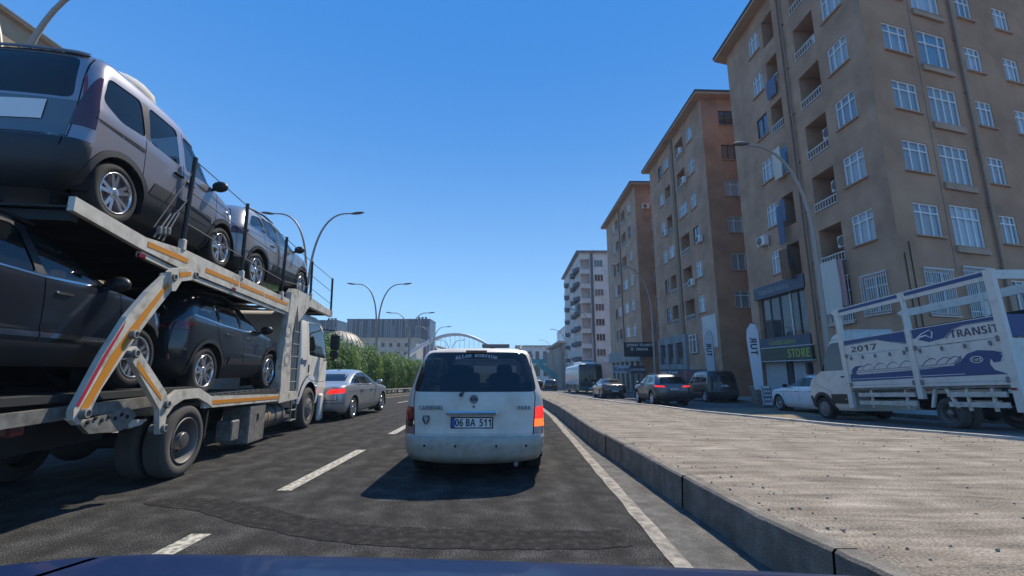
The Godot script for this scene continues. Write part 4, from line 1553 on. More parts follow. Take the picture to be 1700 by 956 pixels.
	for e in [[0.55, 5.7, 8.5], [0.2, 4.2, 8.0]]:
		var cb := MB.new()
		cb.tube([fr.at(e[0] + 0.05, e[1] - 3.5, 0.03), fr.at(e[0], e[2] - 1.8, 0.03)], 0.02, 5)
		part(cb, "cable", M.black, t)
	var e2 := fr.at(LR, 0)
	var pts := [Vector2(16.0, -29.6), Vector2(16.0, -17.8), Vector2(e2.x, e2.z), Vector2(e2.x, e2.z - 11.8)]
	close_building(t, pts, yb, yt, M.plaster2, [0, 1])
	roof_slab(t, pts, yt, 0.7, M.plaster3)
	# things on the facade
	for e in [[8.3, 3, "white air conditioner in the balcony recess beside the blue-curtained window"], [8.4, 4, "air conditioner in the third-highest visible balcony recess above the hung white sheet"], [8.3, 5, "air conditioner in the balcony recess right above the hung white sheet"], [8.0, 1, "air conditioner in the highest railed balcony recess of the big block"]]:
		ac_unit(fl, e[0], rows[e[1]] - 0.35 if e[1] != 1 else rows[e[1]] - 0.9, -0.75, e[2])
	ac_unit(fl, 2.55, 9.1, 0.05, "white air conditioner under the far window of the big block")
	cloth_on(fl, 8.0, 6.75, 1.25, 2.6, 0.28, M.cloth_white, "hung_sheet", "long white sheet hung below the balcony recess over the barred window")
	cloth_on(fl, 8.75, 6.7, 0.3, 2.3, 0.22, M.cloth_pink, "hung_towel", "narrow pinkish towel hung beside the long white sheet")
	cloth_on(fl, 4.75, 10.9, 0.5, 2.3, 0.35, M.cloth_blue, "hung_trousers", "grey-blue trousers hung beside the far air conditioner", 0.6)
	cloth_on(fl, 5.2, 11.1, 0.45, 1.3, 0.42, M.cloth_blue, "hung_shirt", "short grey-blue shirt hung next to the trousers")
	cloth_on(fl, 4.65, 8.3, 0.9, 1.75, 0.3, M.cloth_carpet, "hung_carpet", "patterned brown carpet hung out above the dark shop front", -0.5)
	cloth_on(fl, 5.3, 8.4, 0.35, 1.5, 0.36, M.cloth_dark, "hung_blanket", "dark blanket hung next to the patterned carpet")
	cloth_on(fl, 5.0, 14.4, 0.75, 1.9, 0.3, M.cloth_white, "hung_curtain", "pale grey cloth hung below the blue window behind the lamp arm")
	cloth_on(fl, 5.0, 19.0, 0.9, 1.2, 0.15, M.cloth_blue, "hung_rug", "blue and white cloth hung over an upper balcony rail")
	# green shop sign and shop furniture
	var g := thing("shop_sign", "dark green shop sign with yellow letters over white shutters", "sign", fl.at(2.6, 2.35, 0.12))
	g.basis = Basis(fl.u, Vector3.UP, fl.n)
	var gb := MB.new()
	gb.cbox(Vector3(0.3, 0, 0.08), Vector3(6.2, 0.75, 0.16), 0.02)
	part(gb, "sign_board", M.sign_green, g)
	var gf := MB.new()
	gf.box(Vector3(0.3, 0.4, 0.08), Vector3(6.26, 0.04, 0.2))
	gf.box(Vector3(0.3, -0.4, 0.08), Vector3(6.26, 0.04, 0.2))
	part(gf, "sign_frame", M.iron_white, g)
	writing("STORE", 0.46, M.letter_yellow, g, Transform3D(Basis(), Vector3(2.3, 0, 0.166)), "Droid Sans", true)

func simple_block(called: String, label: String, group: String, x: float, zf: float, zn: float, rx: float, rdz: float, yb: float, yt: float, rows: Array, left_cols: Array, balc: Array, right_cols: Array, ml: Material, mr: Material, pipes: Array, frame := 0) -> Array:
	var t := thing(called, label, "building", Vector3.ZERO, 0, group)
	var fl := face(x, zf, 0, 1)
	var LL := zn - zf
	var fr := face(x, zn, 1, rdz)
	var LR := rx - x
	var shut := []
	var holes := []
	var wl := []
	for i in rows.size():
		var y: float = rows[i]
		for c in left_cols:
			wl.append([c[0] - c[1] / 2, c[0] + c[1] / 2, y - 0.7, y + 0.72, pick(["three", "three", "two", "plain2"]), pick([M.upvc, M.upvc, M.upvc, M.brown_frame]), M.pane, pick([M.curtain, M.curtain, M.curtain_tan])])
		for b in balc:
			if rng.randf() < 0.3:
				# balcony closed in with glazing
				wl.append([b[0] - b[1] / 2, b[0] + b[1] / 2, y - 0.6, y + 0.75, "bay3", M.upvc, M.pane, pick([M.curtain, M.curtain_tan, M.curtain_blue2])])
				shut.append([b[0], i])
			else:
				holes.append([b[0] - b[1] / 2, b[0] + b[1] / 2, y - 1.15, y + 0.75, 1.3])
	for w in wl: holes.append([w[0], w[1], w[2], w[3], 0.2])
	wall(t, fl, LL, yb, yt, holes, ml)
	for w in wl: window(t, fl, w[0], w[1], w[2], w[3], w[4], w[5], w[6], w[7])
	for i in rows.size():
		for b in balc:
			if not shut.has([b[0], i]): railing(t, fl, b[0] - b[1] / 2, b[0] + b[1] / 2, rows[i] - 1.1, rows[i] - 0.65, 0.04, 0.25, M.iron_white)
	for p in pipes: pipe(t, fl, p, yb + 1.5, yt - 0.2, 0.1)
	var hr := []
	var wr := []
	for i in rows.size():
		var y: float = rows[i]
		for c in right_cols:
			var dk: bool = i < 2 and frame == 1
			wr.append([c[0] - c[1] / 2, c[0] + c[1] / 2, y - c[2] / 2, y + c[2] / 2, "plain3" if i in [0, 1, 4] else "three", M.brown_frame if dk else M.upvc, M.pane_dark if dk else M.pane, pick([M.curtain, M.curtain_tan, M.curtain_tan])])
	for w in wr: hr.append([w[0], w[1], w[2], w[3], 0.2])
	wall(t, fr, LR, yb, yt, hr, mr)
	for w in wr: window(t, fr, w[0], w[1], w[2], w[3], w[4], w[5], w[6], w[7])
	var e2 := fr.at(LR, 0)
	var pts := [Vector2(x, zf), Vector2(x, zn), Vector2(e2.x, e2.z), Vector2(e2.x, zf)]
	close_building(t, pts, yb, yt, mr, [0, 1])
	roof_slab(t, pts, yt, 0.7, M.plaster3)
	return [t, fl, fr]

func board(called: String, label: String, f: Face, a: float, y: float, w: float, h: float, d: float, m: Material, lines: Array) -> Node3D:
	var t := thing(called, label, "sign", f.at(a, y, d))
	t.basis = Basis(f.u, Vector3.UP, f.n)
	var b := MB.new()
	b.cbox(Vector3(0, 0, 0.06), Vector3(w, h, 0.12), 0.02)
	part(b, "sign_board", m, t)
	var k := MB.new()
	for s in [-0.35, 0.35]: k.box(Vector3(w * s, 0, -d * 0.5), Vector3(0.06, 0.06, maxf(d, 0.04)))
	part(k, "sign_bracket", M.trim_grey, t)
	for l in lines: writing(l[0], l[1], l[4], t, Transform3D(Basis(), Vector3(l[2], l[3], 0.125)), l[5] if l.size() > 5 else "Droid Sans", true)
	return t

func build_blocks() -> void:
	block1()
	var grp := "brown apartment blocks along the service road"
	var rows2 := [22.4, 19.3, 16.1, 13.0, 9.9, 6.9]
	var b2 := simple_block("apartment_block", "brown apartment block with the dark blue shop signs at its foot", grp, 16.0, -48.6, -34.4, 27.0, -0.04, -2.5, 24.2, rows2, [[11.4, 1.2], [3.4, 1.1]], [[8.9, 2.0], [5.3, 1.5]], [[2.3, 1.7, 1.35]], M.plaster1, M.plaster2, [7.0, 7.3], 1)
	var t2: Node3D = b2[0]
	var f2: Face = b2[1]
	var r2: Face = b2[2]
	for e in [[9.6, 22.4 - 1.0, "air conditioner on the second brown block under its highest balcony"], [10.0, 19.3 - 1.0, "air conditioner on the second brown block beside the railed balcony"], [10.2, 9.9 - 1.2, "air conditioner low on the second brown block by a slanted awning"]]:
		ac_unit(f2, e[0], e[1], 0.05, e[2])
	ac_unit(f2, 4.5, 15.0, 0.05, "air conditioner beside the far window column of the second brown block")
	ac_unit(f2, 12.4, 12.0, 0.05, "air conditioner near the street corner of the second brown block at mid height")
	ac_unit(r2, 3.2, 21.2, 0.05, "air conditioner under the top dark-framed window of the second brown block")
	var bs := Basis(f2.u, Vector3.UP, f2.n)
	# lower shop floors of the second block: grey-blue cladding with openings, blue fascia
	var cl := MB.new()
	cl.box(f2.at(4.0, 4.35, 0.12), Vector3(7.6, 0.7, 0.24), bs)
	cl.box(f2.at(4.0, 1.75, 0.12), Vector3(7.6, 0.5, 0.24), bs)
	for a in [0.45, 2.7, 4.9, 7.5]: cl.box(f2.at(a, 3.0, 0.12), Vector3(0.6, 2.0, 0.24), bs)
	part(cl, "cladding", M.plaster_grey, t2)
	for a in [1.55, 3.8, 6.2]:
		var g := MB.new()
		g.quad(f2.at(a - 0.9, 2.0, 0.06), f2.at(a + 0.9, 2.0, 0.06), f2.at(a + 0.9, 4.0, 0.06), f2.at(a - 0.9, 4.0, 0.06))
		part(g, "shop_pane", M.pane_dark, t2)
	board("shop_sign", "dark blue shop fascia with white and red letters on the second brown block", f2, 6.9, 0.95, 13.4, 1.1, 0.05, M.sign_blue, [["ŞENSES TİCARET", 0.5, -4.3, 0.1, M.letter_white], ["DAMLA BUTİK", 0.62, 2.4, 0.1, M.letter_red], ["•", 0.5, -0.6, 0.05, M.letter_red]])
	var lo := MB.new()
	lo.box(f2.at(6.9, -0.7, 0.03), Vector3(13.4, 2.1, 0.06), bs)
	part(lo, "shop_front", M.sign_black, t2)
	for a in [1.0, 3.0, 6.0, 9.0, 12.0]:
		var pc := MB.new()
		pc.box(f2.at(a, -0.7, 0.1), Vector3(0.25, 2.1, 0.08), bs)
		part(pc, "shop_pillar", M.plaster_grey, t2)
	var wp := MB.new()
	wp.box(f2.at(12.6, 4.5, 0.05), Vector3(2.6, 2.6, 0.06), bs)
	part(wp, "white_panel", M.plaster_white, t2)
	window(t2, f2, 8.5, 10.0, 2.9, 4.5, "two", M.upvc, M.pane_dark, M.curtain, -0.1)
	var rows3 := [21.9, 18.8, 15.6, 12.4, 9.3, 6.2]
	var b3 := simple_block("apartment_block", "narrow brown apartment block next to the white tower", grp, 15.0, -68.0, -51.6, 24.0, -0.02, -3.5, 23.7, rows3, [[13.4, 1.2], [4.6, 1.2]], [[10.2, 2.2], [6.6, 1.6]], [[2.6, 1.6, 1.4]], M.plaster3, M.plaster2, [8.4], 0)
	var f3: Face = b3[1]
	var r3: Face = b3[2]
	ac_unit(r3, 1.2, 20.7, 0.05, "air conditioner high on the narrow brown block beside a white window")
	var t3: Node3D = b3[0]
	var fr3 := MB.new()
	fr3.box(f3.at(8.2, 3.2, 0.2), Vector3(16.4, 1.4, 0.4), Basis(f3.u, Vector3.UP, f3.n))
	part(fr3, "shop_fascia", M.plaster_grey, t3)
	for a in [1.5, 4.0, 6.5, 9.0, 11.5, 14.0]:
		var pc := MB.new()
		pc.box(f3.at(a, 0.2, 0.15), Vector3(0.5, 4.6, 0.3), Basis(f3.u, Vector3.UP, f3.n))
		part(pc, "shop_pillar", M.stone_beige, t3)
		var gl := MB.new()
		gl.box(f3.at(a + 1.25, 0.2, 0.06), Vector3(1.9, 4.4, 0.06), Basis(f3.u, Vector3.UP, f3.n))
		part(gl, "shop_pane", M.sign_black, t3)
	board("shop_sign", "black overhead sign with white lettering and a round emblem", face(13.0, -50.2, 1, 0), 1.15, 3.7, 3.5, 1.6, 0.3, M.sign_black, [["ŞENSES TİCARET", 0.27, 0.0, 0.48, M.letter_white], ["SINGER", 0.27, 0.25, 0.02, M.letter_white], ["O", 0.34, -0.85, 0.02, M.letter_white]])
	board("shop_sign", "small white shop sign with a script name on the narrow brown block", face(11.7, -51.5, 1, 0), 0.7, 1.55, 1.7, 0.85, 0.2, M.flag_white, [["Kasap", 0.42, 0, 0, M.ink, "Droid Serif"]])
	board("shop_sign", "long dark shop sign with pale letters under the black overhead sign", face(11.7, -51.4, 1, 0), 2.45, 1.5, 1.75, 0.85, 0.2, M.dark_band, [["ŞARKÜTERİ", 0.22, 0, 0, M.letter_white]])
	# white tower with dark balcony bands on its corner
	var t4 := thing("apartment_tower", "white apartment tower with dark rounded corner balconies", "building")
	var f4 := face(12.9, -108.0, 0, 1)
	var r4 := face(12.9, -83.0, 1, 0)
	var rows4 := []
	for i in 7: rows4.append(21.6 - i * 2.82)
	var h4 := []
	var w4 := []
	for y in rows4:
		for c in [3.6, 6.6, 9.4]:
			w4.append([c - 0.85, c + 0.85, y - 0.65, y + 0.65, "plain3", M.upvc, M.pane_dark, pick([M.curtain, M.curtain_tan, M.curtain_dark])])
		h4.append([0.15, 1.9, y - 1.2, y + 0.75, 1.2])
	for w in w4: h4.append([w[0], w[1], w[2], w[3], 0.2])
	wall(t4, r4, 13.0, -5.0, 23.6, h4, M.plaster_white)
	for w in w4: window(t4, r4, w[0], w[1], w[2], w[3], w[4], w[5], w[6], w[7])
	var h5 := []
	var w5 := []
	for y in rows4:
		for c in [4.0, 11.0, 15.0]: w5.append([c - 0.8, c + 0.8, y - 0.65, y + 0.65, "two", M.upvc, M.pane, M.curtain])
	for w in w5: h5.append([w[0], w[1], w[2], w[3], 0.2])
	wall(t4, f4, 25.0, -5.0, 23.6, h5, M.plaster_white)
	for w in w5: window(t4, f4, w[0], w[1], w[2], w[3], w[4], w[5], w[6], w[7])
	for i in rows4.size():
		var y: float = rows4[i]
		for e in [[22.4, "corner"], [7.5, "side"], [18.0, "side"]]:
			var mb := MB.new()
			var pts := []
			for k in 9:
				var a := PI * k / 8.0
				pts.append(Vector2(e[0] - cos(a) * (2.5 if e[1] == "corner" else 1.5), sin(a) * 1.0))
			mb.prism(pts, f4.at(0, y - 1.45), f4.u, f4.n, 0.0, -0.7)
			part(mb, "balcony", M.dark_band, t4)
			if i == 3 and e[1] == "corner":
				var gl := MB.new()
				gl.prism(pts, f4.at(0, y - 0.74), f4.u, f4.n, 0.0, -1.4)
				part(gl, "glazed_balcony", M.pane_dark, t4)
			else:
				railing(t4, f4, e[0] - 1.2, e[0] + 1.2, y - 0.7, y - 0.35, 0.95, 0.4, M.iron_white)
	var st := MB.new()
	st.box(r4.at(2.3, 10.0, 0.05), Vector3(0.5, 27.0, 0.12))
	part(st, "dark_stripe", M.dark_band, t4)
	var p4 := [Vector2(12.9, -108), Vector2(12.9, -83), Vector2(25.9, -83), Vector2(25.9, -108)]
	close_building(t4, p4, -5.0, 23.6, M.plaster_white, [0, 1])
	roof_slab(t4, p4, 23.6, 0.6, M.plaster_grey)
	var rt := MB.new()
	rt.tube([Vector3(17, 23.8, -90), Vector3(17, 26.2, -90)], 0.05, 5)
	rt.box(Vector3(16.2, 24.6, -89.5), Vector3(1.6, 1.2, 1.2))
	rt.tube([Vector3(20, 23.8, -86), Vector3(20, 25.4, -86)], 0.04, 5)
	part(rt, "rooftop_tank", M.trim_grey, t4)
	var pod := MB.new()
	pod.box(Vector3(18.0, -0.4, -82.0), Vector3(10.0, 6.6, 1.8))
	part(pod, "podium", M.stone_beige, t4)
	board("shop_sign", "dark blue sign with pale letters at the foot of the white tower", face(11.4, -82.0, 1, 0), 1.9, 2.4, 3.9, 1.6, 0.2, M.sign_blue, [["CAFE RİMON", 0.5, 0, 0.2, M.letter_white]])
	# low grey building with a row of columns beyond the tower
	var t5 := thing("columned_building", "low grey building with tall pale columns beyond the white tower", "building")
	var f5 := face(12.5, -150.0, 0, 1)
	wall(t5, f5, 38.0, -6.0, 8.2, [], M.trim_grey)
	for k in 12:
		var cb := MB.new()
		cb.box(f5.at(2.0 + k * 3.1, 1.0, 0.35), Vector3(0.9, 12.5, 0.7), Basis(f5.u, Vector3.UP, f5.n))
		part(cb, "column", M.stone_beige, t5)
	var p5 := [Vector2(12.5, -150), Vector2(12.5, -112), Vector2(30, -112), Vector2(30, -150)]
	close_building(t5, p5, -6.0, 8.2, M.plaster_grey, [0])
	roof_slab(t5, p5, 8.2, 1.2, M.plaster_white)
	var up5 := MB.new()
	up5.box(Vector3(22, 11.2, -131), Vector3(14, 5.6, 36))
	part(up5, "upper_storey", M.plaster_white, t5)
	for k in 9:
		var wv := MB.new()
		wv.box(Vector3(14.98, 11.0, -116 - k * 3.7), Vector3(0.1, 3.6, 1.6))
		part(wv, "window", M.pane_dark, t5)
	# pale civic building closing the street
	var t6 := thing("civic_building", "pale building with arched window closing the far end of the street", "building")
	var f6 := face(2.0, -190.0, 1, 0)
	var h6 := []
	for k in 10:
		h6.append([1.5 + k * 3.2, 3.1 + k * 3.2, 5.6, 9.4, 0.3])
		h6.append([1.5 + k * 3.2, 3.3 + k * 3.2, -1.0, 3.4, 0.3])
	wall(t6, f6, 34.0, -8.0, 11.5, h6, M.plaster_white)
	for h in h6: window(t6, f6, h[0], h[1], h[2], h[3], "far", M.trim_grey, M.pane_dark, M.curtain_dark, 0.2)
	var p6 := [Vector2(2, -210), Vector2(2, -190), Vector2(36, -190), Vector2(36, -210)]
	close_building(t6, p6, -8.0, 11.5, M.plaster_white, [1])
	roof_slab(t6, p6, 11.5, 0.6, M.plaster_grey)
	for k in 3:
		var ar := MB.new()
		var q := []
		for i in 9: q.append(Vector2(cos(PI * i / 8.0) * 1.2, 7.6 + sin(PI * i / 8.0) * 1.2))
		q.append(Vector2(-1.2, 3.0))
		q.append(Vector2(1.2, 3.0))
		ar.prism(q, f6.at(5.5 + k * 7.0, 0, 0.02), f6.u, Vector3.UP, 0.0, 0.25)
		part(ar, "arched_bay", M.trim_grey, t6)
	# tan block top left
	var t7 := thing("apartment_block", "tall tan apartment block behind the near double street lamp", "building", Vector3.ZERO, 0, "")
	var f7 := face(-41.5, -10.0, 0, -1)
	var h7 := []
	var w7 := []
	for i in 10:
		var y := 26.4 - i * 2.98
		for c in [15.0, 18.4, 20.6, 23.8]:
			w7.append([c - 0.75, c + 0.75, y - 0.8, y + 0.8, "plain3", M.upvc, M.pane, M.curtain_dark])
	for w in w7: h7.append([w[0], w[1], w[2], w[3], 0.25])
	wall(t7, f7, 25.6, -2.0, 30.0, h7, M.plaster_tan)
	for w in w7: window(t7, f7, w[0], w[1], w[2], w[3], w[4], w[5], w[6], w[7])
	for a in [13.0, 19.5]:
		var mb := MB.new()
		mb.box(f7.at(a, 14.0, 0.2), Vector3(0.6, 32.0, 0.4), Basis(f7.u, Vector3.UP, f7.n))
		part(mb, "wall_pilaster", M.pipe, t7)
	var p7 := [Vector2(-41.5, -10), Vector2(-41.5, -35.6), Vector2(-60, -35.6), Vector2(-60, -10)]
	close_building(t7, p7, -2.0, 30.0, M.plaster_tan, [0])
	roof_slab(t7, p7, 30.0, 0.5, M.plaster_tan)
	var ds := MB.new()
	ds.lathe([[0.45, 0.12], [0.3, 0.04], [0.0, 0.0]], Vector3(-41.7, 31.0, -30.8), Vector3(0.6, 0.5, 0.6), 14)
	ds.tube([Vector3(-41.7, 30.2, -30.8), Vector3(-41.7, 31.0, -30.8)], 0.04, 5)
	part(ds, "satellite_dish", M.letter_white, t7)
	# far left skyline: dark ribbed slabs, pale housing blocks, mosque
	ribbed("dark ribbed office slab behind the pale housing block", -76.0, -37.9, -205.0, 24.6, 24)
	ribbed("dark ribbed slab showing behind the transporter mirror", -98.0, -84.6, -215.0, 25.2, 10)
	housing(-50.5, -32.0, -150.0, 12.0, "long pale housing block with small square windows below the dark slab")
	housing(-84.0, -66.0, -168.0, 11.0, "shorter pale housing block beside the domed mosque")
	mosque()

func ribbed(label: String, x0: float, x1: float, z: float, yt: float, cnt: int) -> void:
	var t := thing("office_slab", label, "building", Vector3.ZERO, 0, "dark ribbed slabs on the skyline")
	var f := face(x0, z, 1, 0)
	var L := x1 - x0
	wall(t, f, L, -8.0, yt, [], M.fin_dark)
	var pts := [Vector2(x0, z - 16), Vector2(x0, z), Vector2(x1, z), Vector2(x1, z - 16)]
	close_building(t, pts, -8.0, yt, M.fin_dark, [1])
	roof_slab(t, pts, yt - 0.1, 0.2, M.fin_dark)
	var rr := RandomNumberGenerator.new()
	rr.seed = cnt
	var n2 := int(L / 0.95)
	for k in n2:
		var mb := MB.new()
		var h := (yt + 8.0)
		var y0 := -8.0
		if rr.randf() < 0.35: h *= rr.randf_range(0.75, 0.97)
		mb.box(f.at((k + 0.5) * L / n2, y0 + h / 2 + (yt + 8.0 - h) * 0.5, 0.25), Vector3(rr.randf_range(0.25, 0.5), h, 0.5))
		part(mb, "facade_fin", M.fin_light if rr.randf() < 0.55 else M.fin_dark, t)
	for y in [4.0, 12.0, 20.0]:
		var mb := MB.new()
		mb.box(f.at(L / 2, y, 0.2), Vector3(L, 0.35, 0.3))
		part(mb, "floor_band", M.fin_dark, t)
	var rf := MB.new()
	for k in 3: rf.box(Vector3(x1 - 6.0 + k * 1.6, yt + 0.9, z - 5), Vector3(0.9, 1.6, 1.2))
	part(rf, "rooftop_unit", M.trim_grey, t)

func housing(x0: float, x1: float, z: float, yt: float, label: String) -> void:
	var t := thing("housing_block", label, "building", Vector3.ZERO, 0, "pale housing blocks on the skyline")
	var f := face(x0, z, 1, 0)
	var L := x1 - x0
	var hs := []
	var y := yt - 2.2
	while y > -2.0:
		var a := 1.6
		while a < L - 1.5:
			hs.append([a, a + 1.1, y - 0.65, y + 0.65, 0.2])
			a += 2.6
		y -= 2.9
	wall(t, f, L, -8.0, yt, hs, M.stone_beige)
	for h in hs: window(t, f, h[0], h[1], h[2], h[3], "far", M.trim_grey, M.pane_dark, M.curtain_dark, 0.15)
	var pts := [Vector2(x0, z - 12), Vector2(x0, z), Vector2(x1, z), Vector2(x1, z - 12)]
	close_building(t, pts, -8.0, yt, M.stone_beige, [1])
	roof_slab(t, pts, yt, 0.5, M.plaster_white)

func mosque() -> void:
	var c := Vector3(-46.5, 0, -122.0)
	var t := thing("mosque", "domed mosque with ribbed metal dome and round drum", "mosque", c)
	var d := MB.new()
	var prof := []
	for i in 13:
		var a := PI / 2 * i / 12.0
		prof.append([6.2 * cos(a), 6.6 + 5.4 * sin(a)])
	d.lathe(prof, Vector3.ZERO, Vector3.UP, 40)
	part(d, "dome", M.dome, t)
	for k in 28:
		var a := TAU * k / 28
		var q := []
		for i in 11:
			var b := PI / 2 * i / 10.5
			q.append(Vector3(cos(a) * 6.23 * cos(b), 6.6 + 5.43 * sin(b), sin(a) * 6.23 * cos(b)))
		var r := MB.new()
		r.tube(q, 0.07, 4)
		part(r, "dome_rib", M.trim_grey, t)
	var w := MB.new()
	w.lathe([[6.5, -7.0], [6.5, 6.2], [6.9, 6.3], [6.9, 6.75], [6.1, 6.8]], Vector3.ZERO, Vector3.UP, 40)
	part(w, "drum", M.stone_beige, t)
	var lo := MB.new()
	lo.box(Vector3(-2.0, -0.6, 2.0), Vector3(19, 9.0, 16))
	part(lo, "prayer_hall", M.plaster_white, t)
	var fi := MB.new()
	fi.tube([Vector3(0, 11.9, 0), Vector3(0, 13.4, 0)], [0.1, 0.03], 6)
	fi.ball(Vector3(0, 12.4, 0), Vector3(0.22, 0.22, 0.22), 8, 6)
	part(fi, "finial", M.galv, t)

# ---------------------------------------------------------------- street furniture
func double_lamp(x: float, z: float, h: float, reach: float, label: String, g: String) -> void:
	var t := thing("street_lamp", label, "street lamp", Vector3(x, ym(z) + 0.13, z), 0, g)
	var p := MB.new()
	p.tube([Vector3(0, 0, 0), Vector3(0, h * 0.3, 0), Vector3(0, h * 0.64, 0)], [0.14, 0.12, 0.1], 12)
	p.cbox(Vector3(0, 0.06, 0), Vector3(0.45, 0.12, 0.45), 0.02)
	part(p, "pole", M.galv_brown, t)
	for s in [-1.0, 1.0]:
		var a := MB.new()
		var q := []
		for i in 15:
			var u := i / 14.0
			q.append(Vector3(s * (0.09 + (reach - 0.09) * pow(u, 2.1)), h * (0.6 + 0.4 * sin(minf(u * 1.08, 1.0) * PI / 2)), 0))
		a.tube(q, [0.075, 0.075, 0.072, 0.07, 0.068, 0.066, 0.064, 0.06, 0.058, 0.055, 0.052, 0.05, 0.048, 0.045, 0.042], 8)
		part(a, "arm", M.galv_brown, t)
		var hd := MB.new()
		hd.ball(Vector3(s * (reach + 0.3), h * 1.0 + 0.03, 0), Vector3(0.42, 0.075, 0.15), 14, 8, Basis(Vector3(0, 0, 1), s * 0.12))
		part(hd, "lamp_head", M.trim_grey, t)

func single_lamp(x: float, z: float, h: float, reach: float, label: String, g: String) -> void:
	var t := thing("street_lamp", label, "street lamp", Vector3(x, ys(z) + 0.13, z), 0, g)
	var p := MB.new()
	var q := [Vector3.ZERO, Vector3(0, h * 0.35, 0), Vector3(0, h * 0.6, 0)]
	var rd := [0.13, 0.11, 0.095]
	for i in range(1, 11):
		var u := i / 10.0
		q.append(Vector3(-reach * pow(u, 2.0), h * (0.6 + 0.38 * sin(u * PI / 2)), 0))
		rd.append(0.09 - 0.045 * u)
	p.tube(q, rd, 10)
	p.cbox(Vector3(0, 0.06, 0), Vector3(0.42, 0.12, 0.42), 0.02)
	part(p, "pole", M.galv_brown, t)
	var hd := MB.new()
	hd.ball(Vector3(-reach - 0.3, h * 0.985, 0), Vector3(0.42, 0.08, 0.16), 14, 8, Basis(Vector3(0, 0, 1), 0.0))
	part(hd, "lamp_head", M.trim_grey, t)

func leaf_ball(cnt: int, rx: float, ry: float, sd: int, size: float) -> ArrayMesh:
	var mb := MB.new()
	var r := RandomNumberGenerator.new()
	r.seed = sd
	var nz := FastNoiseLite.new()
	nz.seed = sd
	nz.frequency = 1.1
	var made := 0
	while made < cnt:
		var d := Vector3(r.randf_range(-1, 1), r.randf_range(-1, 1), r.randf_range(-1, 1))
		if d.length() > 1.0 or d.length() < 0.25: continue
		var dir := d.normalized()
		var rr: float = 0.8 + 0.42 * nz.get_noise_3dv(dir * 1.6) + 0.2 * nz.get_noise_3dv(dir * 4.5)
		var clump: float = nz.get_noise_3dv(d * 3.2)
		if clump < -0.12: continue
		var p := Vector3(d.x * rx * rr, ry + d.y * ry * rr, d.z * rx * rr)
		if p.y < 0.02: continue
		var nn := (dir + Vector3(r.randf_range(-1, 1), r.randf_range(-0.4, 1.2), r.randf_range(-1, 1)) * 0.8).normalized()
		var s := nn.cross(Vector3(r.randf() - 0.5, r.randf() - 0.5, r.randf() - 0.5)).normalized()
		var u := nn.cross(s)
		var sz := size * r.randf_range(0.6, 1.3)
		var tip := p + u * sz
		var mid := p + u * sz * 0.45
		mb.tri(p, mid + s * sz * 0.3, tip, nn, nn, nn)
		mb.tri(p, tip, mid - s * sz * 0.3, nn, nn, nn)
		made += 1
	return mb.mesh()

func build_green() -> void:
	var variants := []
	for k in 4: variants.append(leaf_ball(2600, 1.0, 1.0, 40 + k, 0.13))
	var r := RandomNumberGenerator.new()
	r.seed = 8
	var mats := [M.leaf1, M.leaf2, M.leaf3]
	var spots := []
	var z := -17.0
	while z > -75.0:
		spots.append([-10.7 + r.randf_range(-0.35, 0.35), z, r.randf_range(1.05, 1.4), r.randf_range(1.7, 2.15)])
		z -= r.randf_range(1.35, 1.9)
	for e in [[-12.0, -23.0, 1.6, 2.6], [-12.4, -30.0, 1.7, 2.3], [-13.0, -38.0, 1.6, 2.3], [-12.8, -47.0, 1.6, 2.2]]: spots.append(e)
	var i := 0
	for s in spots:
		var big: bool = s[2] >= 1.5
		var t := thing("shrub", "tall rounded shrub rising above the hedge row on the median" if big else "leafy green shrub in the hedge row along the median", "shrub", Vector3(s[0], ym(s[1]) + 0.13, s[1]), r.randf() * TAU, "taller shrubs behind the hedge row" if big else "shrubs of the hedge row on the median")
		var fo := partm(variants[i % 4], "foliage", mats[(i * 7 / 3) % 3], t)
		fo.scale = Vector3(s[2], s[3], s[2])
		var st := MB.new()
		for k in 4:
			var a := TAU * k / 4 + 0.3
			st.tube([Vector3(0, 0, 0), Vector3(cos(a) * 0.3, s[3] * 0.7, sin(a) * 0.3), Vector3(cos(a) * 0.5, s[3] * 1.4, sin(a) * 0.5)], [0.04, 0.03, 0.012], 5)
		part(st, "stem", M.bark, t)
		i += 1

